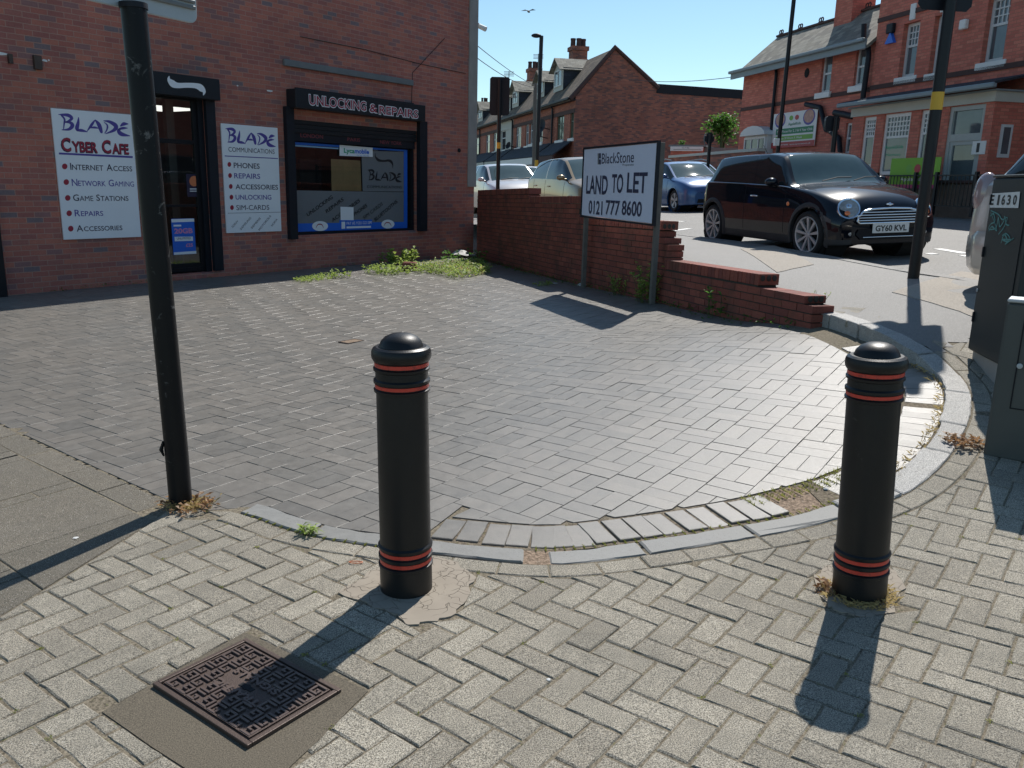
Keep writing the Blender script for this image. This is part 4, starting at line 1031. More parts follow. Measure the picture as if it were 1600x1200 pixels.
# ================================================================== LAND TO LET BOARD
LP = Plane(wall_pt(3.0, -.13), WA + math.pi, 0); HL = LP.hit
L7 = lambda a, b: HL(860 + a / 5.333, 180 + b / 5.333, .06)
q = [L7(262, 290), L7(900, 183), L7(850, 912), L7(260, 860)]
bx0 = (q[0][0] + q[3][0]) / 2; bx1 = (q[1][0] + q[2][0]) / 2; bz1 = (q[0][1] + q[1][1]) / 2; bz0 = (q[2][1] + q[3][1]) / 2
ls = thing('land_board', 'white Land To Let board on two wooden posts in front of the brick wall', 'sign', LP.M)
mb = MB(); mb.box(bx0 + .03, -.052, bz0 + .03, bx1 - .03, -.035, bz1 - .03); mb.build('panel', plain('board_white', (.64, .68, .80), .45, var=.04), ls)
mb = MB(); fr_(mb, bx0, bx1, bz0, bz1, .024, -.062, -.02); mb.build('frame', M['blackmatt'], ls)
for xx in (bx0 + .05, bx1 - .04):
    w_ = LP.world(xx, 0, 0); mb = MB(); mb.bbox(xx - .03, -.02, G1(w_.x, w_.y) - .2, xx + .03, .04, bz1 - .02 if xx > 0 else bz1 - .3, .004); mb.build('post', M['wood'], ls)
y = -.055
mb = MB(); caps = None
Tz(mb, 'BlackStone', L7, 427, 318, 695, 405, y, 0, -.005 if False else 0); Tz(mb, 'LAND', L7, 300, 503, 478, 655, y, 0, .02); Tz(mb, 'TO', L7, 512, 490, 607, 648, y, 0, .02); Tz(mb, 'LET', L7, 640, 478, 808, 645, y, 0, .02)
Tz(mb, '0121', L7, 318, 708, 433, 822, y, 0, .02); Tz(mb, '777', L7, 460, 707, 578, 828, y, 0, .02); Tz(mb, '8600', L7, 595, 708, 762, 833, y, 0, .02)
pq(mb, [(403, 318), (417, 316), (417, 360), (403, 360)], y, 0, L7); pq(mb, [(403, 368), (417, 368), (417, 410), (403, 410)], y, 0, L7)
mb.build('lettering', plain('navy_lettering', (.03, .035, .075), .5), ls, uv=None)
mb = MB(); Tz(mb, 'Properties', L7, 598, 405, 692, 428, y, 0, 0); pq(mb, [(391, 318), (401, 318), (401, 410), (391, 410)], y, 0, L7); mb.build('lettering', M['grey'], ls, uv=None)
# ================================================================== BOLLARDS
prof = [(.100, -.05), (.100, .100), (.104, .103), (.104, .112), (.0965, .116), (.0965, .136), (.103, .139), (.103, .150), (.0965, .154), (.0965, .174), (.103, .177), (.104, .188), (.097, .195),
        (.0945, .786), (.102, .789), (.103, .797), (.096, .801), (.0955, .819), (.103, .822), (.103, .832), (.096, .838), (.0955, .863), (.102, .867), (.103, .876), (.096, .880), (.0955, .898),
        (.102, .902), (.107, .911), (.109, .922), (.108, .936), (.103, .947), (.092, .953), (.081, .953), (.079, .957), (.073, .972), (.058, .987), (.036, .997), (.012, 1.0), (.001, 1.0005)]
def bollard(p, label, lean):
    r = thing('bollard', label, 'bollard', loc=(p.x, p.y, p.z), group='black bollards with red bands at the edge of the forecourt'); r.rotation_euler = lean
    mb = MB(); mb.lathe(prof, 56); mb.build('post', M['plastic'], r, smooth=28, uv=None)
    for z0, z1 in ((.118, .134), (.156, .172), (.803, .817), (.882, .897)):
        mb = MB(); mb.lathe([(.0955, z0), (.0985, z0 + .001), (.0985, z1 - .001), (.0955, z1)], 56, cap=False); mb.build('band', M['band'], r, smooth=40, uv=None)
    return r
bp = BOL[0].copy(); bp.z = G2(bp.x, bp.y); b1 = bollard(bp, 'black bollard with red bands standing in cracked pinkish concrete beside the manhole cover', (R(.3), R(-.8), 0))
bp2 = BOL[1].copy(); bp2.z = G2(bp2.x, bp2.y)
b2 = b1.copy(); COL.objects.link(b2); b2.location = bp2; b2.rotation_euler = (R(-.4), R(-2.7), 0); b2['label'] = 'black bollard with red bands standing in dry grass near the curved granite kerb'
for ch in b1.children:
    c_ = ch.copy(); COL.objects.link(c_); c_.parent = b2; c_.matrix_parent_inverse = ch.matrix_parent_inverse.copy()
# ================================================================== MANHOLE COVER
r = thing('manhole_cover', 'rusty brown cast iron manhole cover with raised key pattern in grey concrete', 'manhole cover')
cz = G2(mc[0], mc[1]) + .006
ex = Vector((MH[1][0] - MH[0][0] + MH[2][0] - MH[3][0], MH[1][1] - MH[0][1] + MH[2][1] - MH[3][1])) / 2; ey = Vector((MH[3][0] - MH[0][0] + MH[2][0] - MH[1][0], MH[3][1] - MH[0][1] + MH[2][1] - MH[1][1])) / 2
Lx, Ly = ex.length, ey.length; ex.normalize(); ey = Vector((ex.y, -ex.x)) if ey.dot(Vector((ex.y, -ex.x))) > 0 else Vector((-ex.y, ex.x))
# local frame: x along the far-left to right edge, y towards the far side
fy = -ey
r.matrix_world = Matrix(((ex.x, fy.x, 0, mc[0]), (ex.y, fy.y, 0, mc[1]), (0, 0, 1, cz), (0, 0, 0, 1)))
mb = MB(); hx, hy = Lx / 2, Ly / 2
fr2 = lambda mb, a, b, w, z0, z1: (mb.box(-a, -b, z0, a, -b + w, z1), mb.box(-a, b - w, z0, a, b, z1), mb.box(-a, -b + w, z0, -a + w, b - w, z1), mb.box(a - w, -b + w, z0, a, b - w, z1))
fr2(mb, hx, hy, .016, -.03, .004); mb.build('frame', M['iron'], r, bevel=.002)
mb = MB(); mb.bbox(-hx + .019, -hy + .019, -.03, hx - .019, hy - .019, -.001, .003)
fr2(mb, hx - .024, hy - .024, .006, -.002, .004); mb.build('cover', M['iron'], r)
mb = MB(); u = .0092
def key(cx, cy, flip):
    s_ = -1 if flip else 1            # a square spiral: top bar, left bar, bottom bar, short right bar, inner tongue
    for a, b, c, d in ((-2.4, 1.5, 2.4, 2.4), (-2.4, -2.4, -1.5, 1.5), (-1.5, -2.4, 1.6, -1.5), (.7, -1.5, 1.6, .3), (-.5, -.5, .7, .3)):
        x0_, x1_ = sorted((cx + s_ * a * u, cx + s_ * c * u)); y0_, y1_ = sorted((cy + s_ * b * u, cy + s_ * d * u)); mb.bbox(x0_, y0_, -.002, x1_, y1_, .0058, .0012)
nx_, ny_ = 8, 6
for i in range(nx_):
    for j in range(ny_):
        cx_ = -hx + .052 + i * (2 * hx - .104) / (nx_ - 1); cy_ = -hy + .048 + j * (2 * hy - .096) / (ny_ - 1)
        if abs(cx_) < .115 and abs(cy_) < .05: continue
        key(cx_, cy_, (i + j) % 2)
pt_m = mb.build('raised_pattern', M['iron2'], r, uv=None)
mb = MB(); T1 = Matrix.Identity(4)
def ftext(mb, s, x0, y0, x1, y1):
    tmp = MB(); add_text(tmp, s, x0, y0, x1, y1, 0, 0, .03)
    k = len(tmp.v); 
    vs = [(a, c, .0) for a, b, c in tmp.v] + [(a, c, .005) for a, b, c in tmp.v]
    mb.add(vs, [[i + k for i in f] for f in tmp.f]); mb.add(vs, tmp.f)
rot = Matrix.Rotation(math.pi, 4, 'Z')
tmp = MB(); ftext(tmp, 'TRAFFIC', -.105, .022, .105, .050); ftext(tmp, 'SIGNALS', -.105, -.050, .105, -.022)
mb.add(tmp.v, tmp.f, 0, rot); mb.build('lettering', M['iron2'], r, uv=None)
mb = MB(); mb.bbox(-.03, -.009, -.0005, .03, .009, .0008, .0003); mb.lathe([(.013, -.0005), (.013, .0009)], 12); mb.build('key_hole', M['dark'], r, uv=None)
# small drain cover in the forecourt
p = at(549, 525, 1.5); r = thing('drain_cover', 'small rusty drain cover set in the blue brick forecourt', 'drain cover', Matrix.Translation((p.x, p.y, G1(p.x, p.y) + .004)) @ Matrix.Rotation(R(53.8), 4, 'Z'))
mb = MB(); fr2(mb, .11, .07, .012, -.02, .003); mb.build('frame', M['iron'], r)
mb = MB(); mb.box(-.098, -.058, -.02, .098, .058, .001); mb.build('lid', M['soil'], r)
# ================================================================== STREET CABINETS
def cab(name, label, M4, w, d, h, mat, top, plinth, plate=None, lines=True, hx=0):
    r = thing(name, label, 'cabinet', M4)
    mb = MB(); mb.bbox(0, 0, plinth, w, d, h, .012); mb.build('body', mat, r, bevel=None)
    if plinth > 0: mb = MB(); mb.box(.03, .03, -.2, w - .03, d - .03, plinth + .01); mb.build('plinth', M['concrete'], r)
    e = .004 if plinth else .002; mb = MB(); mb.bbox(-e, -e, h + .001, w + e, d + e, h + .018, .005); mb.build('lid', top, r)
    return r
A = at(1511, 548, 1.07); Bc = at(1549, 568, 1.07); dirA = Vector((Bc.x - A.x, Bc.y - A.y)).normalized()
gzA = G2(A.x + .2, A.y - .2) - .02
inn_ = Vector((-dirA.y, dirA.x)); 
Mt = Matrix(((dirA.x, inn_.x, 0, A.x), (dirA.y, inn_.y, 0, A.y), (0, 0, 1, gzA), (0, 0, 0, 1)))
hT = atY(1560, 277, A.y - .2).z - gzA
tc = cab('street_cabinet', 'tall dark cabinet with a peeling number plate E1630 and faded green graffiti', Mt, .68, 1.0, hT, M['darkbox'], M['darkbox'], .10)
CPl = Plane((A.x, A.y), math.atan2(dirA.x, dirA.y), gzA)
C5 = lambda a, b: CPl.hit(1500 + a / 5, 180 + b / 5, .004)
mb = MB(); pq(mb, [(248, 612), (470, 597), (455, 725), (233, 722)], -.004, 0, C5); pl_ = mb.build('number_plate', M['whitepaint'], tc, uv=None)
mb = MB(); 
for ch_, a, e in (('E', 248, 26), ('1', 303, 13), ('6', 335, 26), ('3', 378, 26), ('0', 425, 26)): Tz(mb, ch_, C5, a - 2, 622, a + e, 702, -.006, 0, .03)
mb.build('lettering', M['inkblack'], pl_, uv=None)
KW = .8
mb = MB(); px_strokes(mb, CPl, .004, [[(235, 790, 4), (262, 770, 8), (272, 830, 8), (240, 850, 6), (225, 890, 5), (280, 880, 7), (300, 800, 7), (310, 870, 7), (340, 830, 7), (350, 790, 6), (360, 850, 7), (385, 860, 5)], [(320, 1000, 5), (345, 930, 9), (370, 985, 8), (330, 970, 6), (410, 972, 5)], [(225, 905, 5), (250, 870, 7), (290, 900, 5), (240, 760, 4)], [(240, 745, 5), (300, 775, 6), (330, 815, 6), (370, 800, 5), (340, 880, 6), (300, 930, 5)], [(330, 940, 5), (360, 925, 6), (390, 965, 6), (350, 1010, 5), (420, 960, 4)]], 5, 1500, 180, -.004)
mb.build('graffiti', M['teal'], tc, uv=None)
KW = 1.0
mb = MB(); mb.box(.60, -.004, .14, .606, .0, hT - .05); mb.build('door_seam', M['dark'], tc, uv=None)
for hz in (.3, .75, 1.1): mb = MB(); mb.bbox(.025, -.012, hz, .04, .0, hz + .07, .002); mb.build('hinge', M['blackmatt'], tc, uv=None)
mb = MB(); mb.lathe([(.012, 0), (.012, .006), (.004, .007)], 10, 0, Matrix.Translation((.03, -.002, .52)) @ Matrix.Rotation(R(90), 4, 'X')); mb.build('lock', M['steelpale'], tc, uv=None)
A = at(1538, 697, 1.30); Bc = at(1591, 706, 1.30); d2 = Vector((Bc.x - A.x, Bc.y - A.y)).normalized(); inn_ = Vector((-d2.y, d2.x)); gz = G2(A.x, A.y) - .01
Mt = Matrix(((d2.x, inn_.x, 0, A.x), (d2.y, inn_.y, 0, A.y), (0, 0, 1, gz), (0, 0, 0, 1)))
hG = atY(1565, 466, A.y).z - gz
gc = cab('street_cabinet', 'short grey cabinet with a pale sunlit top in front of the tall dark cabinet', Mt, .5, .16, hG - .02, M['greybox'], M['steelpale'], 0)  # lid paler than the body: sunlight on the top is put into its colour
mb = MB(); fr_(mb, .085, .45, .28, hG - .06, .006, -.003, .002); mb.build('door_seam', M['dark'], gc, uv=None)
mb = MB(); mb.lathe([(.014, 0), (.014, .006), (.006, .008)], 12, 0, Matrix.Translation((.10, -.002, hG * .6)) @ Matrix.Rotation(R(90), 4, 'X')); mb.build('lock', M['steelpale'], gc)
# ================================================================== POLES
def pole_thing(name, label, cat, base, top, rad, mat, group=None):
    base = Vector(base); top = Vector(top)
    r = thing(name, label, cat, loc=base, group=group)
    mb = MB(); n = 8; d = top - base
    mb.tube([d * (i / n) + (Vector((0, 0, -.3)) if i == 0 else Vector()) for i in range(n + 1)], rad, 24); mb.build('pole', mat, r, smooth=40, uv=None)
    return r
t = MT('scuffed_black_pole', .42, spec=.22)
sc_ = t.ramp(t.noise(9, 8, .75, dist=.8), [(.60, 0.0), (.66, .8)]); t.col(t.mix(sc_, (.0055, .006, .0075), (.15, .15, .145))); t.bump(t.noise(25, 5), .12, .004); M['polemat'] = t.m
pb = at(284, 790, 1.555); pt_ = atY(208, 5, pb.y + .02)
sp = pole_thing('sign_post', 'leaning scuffed black street name post in front of the shop', 'post', pb, pt_, .0535, M['polemat'])
mb = MB(); d = pt_ - pb; mb.tube([d * .99, d * 1.0], .058, 24); mb.build('collar', M['blackmatt'], sp, smooth=40)
mb = MB()
fr0 = d * .155; mb.tube([fr0 + Vector((-.045, -.03, -.02)), fr0 + Vector((-.058, -.03, -.06)), fr0 + Vector((-.045, -.035, -.09))], [.006, .010, .004], 5); mb.build('torn_sticker', M['polemat'], sp)
# street nameplate seen from behind
A = atY(0, 6, 3.35); Bn = atY(309, 38, 4.18); dv = Vector((Bn.x - A.x, Bn.y - A.y, 0)).normalized(); zbn = (A.z + Bn.z) / 2
NP = Matrix(((dv.x, -dv.y, 0, Bn.x), (dv.y, dv.x, 0, Bn.y), (0, 0, 1, Bn.z), (0, 0, 0, 1)))
npo = thing('street_nameplate', 'pale street nameplate seen from behind at the top of the leaning post', 'sign', NP)
mb = MB(); rr_ = .04; pol = []
for (cx_, cz_, a0) in ((-rr_, rr_, -90), (-rr_, .25 - rr_, 0), (-1.3 + rr_, .25 - rr_, 90), (-1.3 + rr_, rr_, 180)):
    for k in range(6): w = R(a0 + k * 18); pol.append((cx_ + rr_ * math.cos(w), cz_ + rr_ * math.sin(w)))
mb.prism(pol, 0, .018, 0, axis='y'); mb.build('plate', M['steelpale'], npo, bevel=.003)
mb = MB(); mb.bbox(-1.28, -.012, .058, -.015, 0, .075, .003); mb.bbox(-1.28, -.012, .085, -.015, 0, .10, .003); mb.build('channel', M['grey'], npo)
# ---- traffic signals seen from behind
def signal(base, hgt, label, board=(.55, 1.02), zb=2.15, band=(2.0, .14), yaw=R(-15), rad=.057, group=None, boardc=0.0):
    r = pole_thing('traffic_signal', label, 'traffic light', base, (base[0], base[1], base[2] + hgt), rad, M['black'], group)
    b = Matrix.Rotation(yaw, 4, 'Z')
    if board:
        mb = MB(); w, h = board; c_ = .05; pol = [(-w / 2 + c_, 0), (w / 2 - c_, 0), (w / 2, c_), (w / 2, h - c_), (w / 2 - c_, h), (-w / 2 + c_, h), (-w / 2, h - c_), (-w / 2, c_)]
        mb.prism([(a + boardc, q + zb) for a, q in pol], rad + .02, rad + .03, 0, b, axis='y'); mb.build('backing_board', M['blackmatt'], r)
        mb = MB(); mb.bbox(-.15 + boardc, rad + .03, zb + .08, .15 + boardc, rad + .22, zb + h - .08, .02, 0, b)
        hd = mb.build('signal_head', M['blackmatt'], r)
        for q in range(3):
            zz = zb + h / 2 + (q - 1) * h * .27
            mb = MB(); mb.lathe([(.10, 0), (.10, .16)], 14, 0, b @ Matrix.Translation((boardc, rad + .21, zz)) @ Matrix.Rotation(R(-90), 4, 'X'), cap=False); mb.build('visor', M['blackmatt'], hd)
    if band: mb = MB(); mb.lathe([(rad + .002, band[0]), (rad + .002, band[0] + band[1])], 24, cap=False); mb.build('band', M['yellow'], r, smooth=40, uv=None)
    return r
base = at(1427, 434, .84); k_ = atY(1463, 172, base.y).z - base.z; k2 = atY(1465, 144, base.y).z - base.z; kb = atY(1477, 14, base.y).z - base.z
signal(base, kb + 1.1, 'tall black traffic signal with yellow band, seen from behind, in the near footway', (.56, 1.05), kb, (k_, k2 - k_), R(8), .056)
base = atY(777, 335, 24); base.z = G3(base.x, base.y) + .1; kb = atY(778, 180, 24).z - base.z; kk = atY(777, 232, 24).z - base.z
signal(base, kb + .95, 'traffic signal with a black backing board standing behind the stepped wall by the shop corner', (.54, 1.0), kb, (kk, .16), R(0), .055)
base = atY(1301, 240, 21.5); base.z = G3(base.x, base.y) + .1; kb = atY(1300, 204.5, 21.5).z - base.z
signal(base, kb + .32, 'short black pedestrian signal in front of the white banner of the corner building', (.34, .36), kb, None, R(0), .06, boardc=-.05)
base = atY(1107, 250, 27); base.z = G3(base.x, base.y) + .1; kb = atY(1107, 225, 27).z - base.z
signal(base, kb + .3, 'short black pedestrian signal in front of the leafy bush', (.20, .34), kb, None, R(0), .05)
# ================================================================== CARS
def pchip(xs, t):
    """monotone cubic through xs (n,k) at parameters t"""
    xs = np.asarray(xs, float); n = len(xs); d = np.diff(xs, axis=0); m = np.zeros_like(xs)
    for i in range(1, n - 1):
        a, b = d[i - 1], d[i]; same = (a * b) > 0
        m[i] = np.where(same, 2 * a * b / np.where(same, a + b, 1), 0)
    m[0] = d[0]; m[-1] = d[-1]
    out = []
    for q in t:
        i = min(int(q), n - 2); f = q - i
        h00 = 2 * f ** 3 - 3 * f ** 2 + 1; h10 = f ** 3 - 2 * f ** 2 + f; h01 = -2 * f ** 3 + 3 * f ** 2; h11 = f ** 3 - f ** 2
        out.append(h00 * xs[i] + h10 * m[i] + h01 * xs[i + 1] + h11 * m[i + 1])
    return np.array(out)
def frange(a, b, n): return [a + (b - a) * i / n for i in range(n)]
def paint(name, c, metal=.0, rough=.28):
    t = MT(name, rough, metal, .4, .7); t.col(t.mix(t.noise(3, 3), tuple(x * .94 for x in lin(c)[:3]), tuple(min(1, x * 1.05) for x in lin(c)[:3]))); return t.m
M['tyre'] = plain('tyre_rubber', (.014, .014, .015), .85, var=.3, vs=20)
M['rim'] = plain('alloy_rim', (.42, .42, .43), .42, .4, var=.1)
M['chrome'] = plain('chrome', (.75, .77, .80), .08, 1.0, var=.02)
M['cladding'] = plain('black_cladding', (.022, .024, .027), .6, var=.2)
t = MT('car_glass', .04, spec=.5, coat=0); t.col((.012, .018, .02)); M['cglass'] = t.m
t = MT('windscreen_glass', .03, spec=.6, coat=0); t.col(t.mix(t.noise(2.5, 3), (.03, .055, .058), (.075, .115, .115))); M['wglass'] = t.m
t = MT('lamp_lens', .10, spec=.9, coat=1); t.col(t.mix(t.noise(22, 2), (.07, .08, .085), (.42, .44, .45))); M['lens'] = t.m
t = MT('amber_lens', .2, spec=.8, coat=1); t.col((.70, .16, .02)); M['amber'] = t.m
t = MT('tail_lens', .2, spec=.8, coat=1); t.col((.30, .22, .22)); M['tail'] = t.m
M['plateW'] = plain('plate_white', (.66, .67, .66), .5, var=.03)
def wheel_parts(root, x, y, r, rr, nsp, spoke, twin=False, yaw=0):
    side = 1 if y > 0 else -1
    T = Matrix.Translation((x, y, r)) @ Matrix.Rotation(yaw, 4, 'Z') @ Matrix.Rotation(R(-90) * side, 4, 'X')     # local +z points out of the car
    w = .195
    mb = MB(); prof = [(rr - .01, -w / 2 + .01), (rr + .01, -w / 2), (r - .035, -w / 2), (r - .008, -w / 2 + .025), (r, -w / 2 + .06), (r, w / 2 - .06), (r - .008, w / 2 - .025), (r - .035, w / 2), (rr + .012, w / 2 - .002), (rr, w / 2 - .012), (rr - .012, w / 2 - .03)]
    mb.lathe([(a, b - w / 2) for a, b in prof], 40, 0, T, cap=False); wh = mb.build('wheel', M['tyre'], root, smooth=35, uv=None)
    mb = MB(); mb.lathe([(rr - .03, -w + .02), (rr - .022, -.05), (rr - .02, -.014), (rr - .004, -.006), (rr + .004, -.014)], 40, 0, T, cap=False)
    mb.lathe([(.001, -.028), (.028, -.028), (.034, -.034), (.034, -.06)], 16, 0, T, cap=False)
    for k in range(nsp):
        a = 2 * math.pi * k / nsp
        for off_ in ((-.07, .07) if twin else (0,)):
            Rz = T @ Matrix.Rotation(a + off_, 4, 'Z'); w0, w1 = spoke
            mb.add([(-w0, .028, -.032), (w0, .028, -.032), (w1, rr - .02, -.014), (-w1, rr - .02, -.014), (-w0, .028, -.06), (w0, .028, -.06), (w1, rr - .02, -.045), (-w1, rr - .02, -.045)], [(0, 1, 2, 3), (1, 5, 6, 2), (0, 3, 7, 4)], 0, Rz)
    rim = mb.build('rim', M['rim'], wh, smooth=30, uv=None)
    mb = MB(); mb.lathe([(.001, -.10), (rr - .03, -.10)], 24, 0, T, cap=False); mb.lathe([(.001, -.085), (.12, -.085), (.12, -.10)], 20, 0, T, cap=False); mb.build('brake_disc', M['blackmatt'], wh, uv=None)
    return wh
def build_car(name, label, tab, paintm, xf, xr, wr, rr, g0=2.3, g1=6.8, bp=(4.95, 5.08), apill=.12, flare=.045, flarem=None, spokes=(9, (.012, .030), False), arch=.05, pillm=None, track=.73, lowm=None, lowv=1.9, group='cars in the street', yawf=0, seams=((6.55, 1.9), (4.2, 1.9)), windm=None):
    root = thing(name, label, 'car', group=group)
    rows = []
    for (xl, zb, yb, zm, ym, zB, yB, xu, yu, zu, zc) in tab:
        rows.append([(xl, 0, zb), (xl, yb, zb), (xl, yb + (ym - yb) * .75, zb + (zm - zb) * .35), (xl, ym, zm), (xl, yB, zB), (xu, yu, zu), (xu, yu * .55, zu + (zc - zu) * .75), (xu, 0, zc)])
    P = np.array(rows); n = len(tab)
    us = sorted(set([round(q, 4) for s_ in range(n - 1) for q in frange(s_, s_ + 1, 9)] + [n - 1, g0, g1, bp[0], bp[1], 6.06, 6.94, 2.08, 2.94]))
    vs_ = sorted(set([0.0, 1.0] + [round(q, 4) for q in frange(1, 4, 18)] + [4.0, 4.06, 4.3, 4.5, 4.7, 4.90, 5.0, 5 + apill, 5.35, 5.6, 6.0, 6.5, 7.0, lowv]))
    A = np.array([pchip(P[:, j], us) for j in range(8)]); S = np.array([pchip(A[:, i], vs_) for i in range(len(us))])
    def cat(u, v):
        if g0 < u < g1 and 4.06 < v < 4.90:
            if u > 6: # triangular end towards the mirror
                pass
            return 'pillar' if bp[0] < u < bp[1] else 'side_window'
        if 6.06 < u < 6.94 and v > 5 + apill: return 'windscreen'
        if 2.08 < u < 2.94 and v > 5 + apill: return 'rear_window'
        if pillm is not None and g0 - .25 < u < 6.97 and 4.06 < v < 4.97: return 'pillar'
        if pillm is not None and (6.0 < u < 6.97) and v > 4.06 and v < 5 + apill: return 'pillar'
        if v < lowv and lowm is not None: return 'cladding'
        return 'body'
    def Se(u, v):
        a = np.array([pchip(P[:, j], [u])[0] for j in range(8)]); return Vector(pchip(a, [v])[0])
    U = len(us); V = len(vs_)
    R_ = wr + arch; wheels = [xf, xr]
    verts = S.copy()
    inside_ = np.zeros((U, V), bool)
    for wxx in wheels:
        dx = S[:, :, 0] - wxx; dz = S[:, :, 2] - wr; r = np.sqrt(dx ** 2 + dz ** 2); inside_ |= (r < R_) & (S[:, :, 1] > .5)
    cats = {}
    for i in range(U - 1):
        for j in range(V - 1):
            um = (us[i] + us[i + 1]) / 2; vm = (vs_[j] + vs_[j + 1]) / 2
            c = cat(um, vm)
            ins = [inside_[i, j], inside_[i + 1, j], inside_[i + 1, j + 1], inside_[i, j + 1]]
            if all(ins): continue
            cats.setdefault(c, []).append((i, j))
    for i in range(U):
        for j in range(V):
            if inside_[i, j]:
                x, y, z = S[i, j]; wxx = min(wheels, key=lambda w: abs(w - x)); dx, dz = x - wxx, z - wr; r = math.hypot(dx, dz) or 1e-6
                verts[i, j] = (wxx + dx / r * R_, y, wr + dz / r * R_)
    mats = {'body': paintm, 'side_window': M['cglass'], 'windscreen': windm or M['wglass'], 'rear_window': M['cglass'], 'pillar': pillm or paintm, 'cladding': lowm or paintm}
    body = None
    for c in ['body'] + [k for k in cats if k != 'body']:
        idx = {}; mv = []; mf = []
        for sgn in (1, -1):
            for i, j in cats[c]:
                q = []
                for a, b in ((i, j), (i + 1, j), (i + 1, j + 1), (i, j + 1)):
                    yy = verts[a, b][1]
                    key = (a, b, sgn if yy > 1e-5 else 0)
                    if key not in idx: idx[key] = len(mv); mv.append((verts[a, b][0], verts[a, b][1] * sgn, verts[a, b][2]))
                    q.append(idx[key])
                if len(set(q)) < 3: continue
                mf.append(q if sgn == -1 else q[::-1])
        if c == 'body':       # end caps
            for i in (0, U - 1):
                ring = [(verts[i, j][0], verts[i, j][1], verts[i, j][2]) for j in range(V)]; ring = ring + [(a, -b, z) for a, b, z in ring[::-1][1:-1]]
                k = len(mv); mv += ring; cx_ = len(mv); mv.append((ring[0][0] + (.012 if i else -.012), 0, sum(p[2] for p in ring) / len(ring)))
                for q in range(len(ring)): mf.append([k + q, k + (q + 1) % len(ring), cx_] if i == 0 else [k + (q + 1) % len(ring), k + q, cx_])
        me = MB(); me.v = mv; me.f = [list(dict.fromkeys(f)) for f in mf]; me.m = [0] * len(mf)
        if c == 'pillar': 
            pass
        if c in ('side_window',):
            for sgn in (1, -1):
                sub = MB(); ok = [f for f in me.f if (sum(mv[q][1] for q in f) * sgn) > 0]; used = sorted({q for f in ok for q in f}); mp = {q: k for k, q in enumerate(used)}
                sub.v = [mv[q] for q in used]; sub.f = [[mp[q] for q in f] for f in ok]; sub.m = [0] * len(ok); sub.build(c, mats[c], root, smooth=30, uv=None)
            continue
        o = me.build(c, mats[c], root, smooth=35, uv=None)
        if c == 'body': body = o
    # side surface lookup
    flat = S[:, :, :].reshape(-1, 3); okm = np.array([vs_[j] <= 4.0 and vs_[j] >= 1.0 for i in range(U) for j in range(V)]); sidep = flat[okm]
    def sy(x, z):
        d = (sidep[:, 0] - x) ** 2 + (sidep[:, 2] - z) ** 2; k = np.argsort(d)[:4]; w = 1 / (d[k] + 1e-6); return float((sidep[k, 1] * w).sum() / w.sum())
    for wxx in wheels:
        for sgn in (1, -1):
            mb = MB(); N = 30; fm = flarem
            vs = []; a0, a1 = R(-20), R(200)
            for k in range(N + 1):
                a = a0 + (a1 - a0) * k / N
                for rr_, dy in ((R_ - .012, -.03), (R_ - .006, .016), (R_ + flare * .6, .014), (R_ + flare, -.004)):
                    x = wxx + rr_ * math.cos(a); z = wr + rr_ * math.sin(a); y_ = sy(wxx + (R_ + flare) * math.cos(a), max(.2, wr + (R_ + flare) * math.sin(a))); vs.append((x, sgn * (y_ + dy), z))
            fs = []
            for k in range(N):
                for q in range(3): f = (k * 4 + q, k * 4 + q + 1, (k + 1) * 4 + q + 1, (k + 1) * 4 + q); fs.append(f if sgn == 1 else f[::-1])
            mb.add(vs, fs); mb.build('wheel_arch', fm or paintm, root, smooth=40, uv=None)
            mb = MB(); T = Matrix.Translation((wxx, 0, wr)) @ Matrix.Rotation(R(-90) * sgn, 4, 'X'); mb.lathe([(R_ - .002, .72), (R_ + .005, .42), (.01, .42)], 30, 0, T, cap=False); mb.build('wheel_well', M['dark'], root, uv=None)
            wheel_parts(root, wxx, sgn * (track + .095), wr, rr, *((spokes[0], spokes[1], spokes[2])), yaw=yawf if wxx == xf else 0)
    if seams:
        for sgn in (1, -1):
            for u_, v0 in seams:
                mb = MB(); pts = []
                for k in range(14):
                    p = Se(u_, v0 + (4.0 - v0) * k / 13); pts.append((p.x, sgn * (p.y + .0005), p.z))
                mb.tube(pts, .0028, 4); mb.build('door_seam', M['dark'], root, uv=None)
    return root, Se, sy, body
def mirror_part(root, x, y, z, m, s=1.0):
    for sg in (1, -1):
        mb = MB(); mb.ell((x, sg * (y + .10 * s), z + .05), (.07 * s, .10 * s, .062 * s), 16, 10); mb.tube([(x + .0, sg * (y - .03), z), (x, sg * (y + .05), z + .02)], .025, 8)
        mb.build('wing_mirror', m, root, smooth=60, uv=None)
def plate_part(root, x, z, s, yaw=0, w=.52, h=.111, pos_y=0):
    mb = MB(); T = Matrix.Translation((x, pos_y, z)) @ Matrix.Rotation(R(90) + yaw, 4, 'Z'); mb.bbox(-w / 2, -.008, -h / 2, w / 2, .004, h / 2, .003, 0, T); p = mb.build('number_plate', M['plateW'], root, uv=None)
    mb = MB(); add_text(mb, s, -w * .43, -h * .33, w * .43, h * .33, -.0095, 0, .03, M=T); mb.build('lettering', M['inkblack'], p, uv=None)
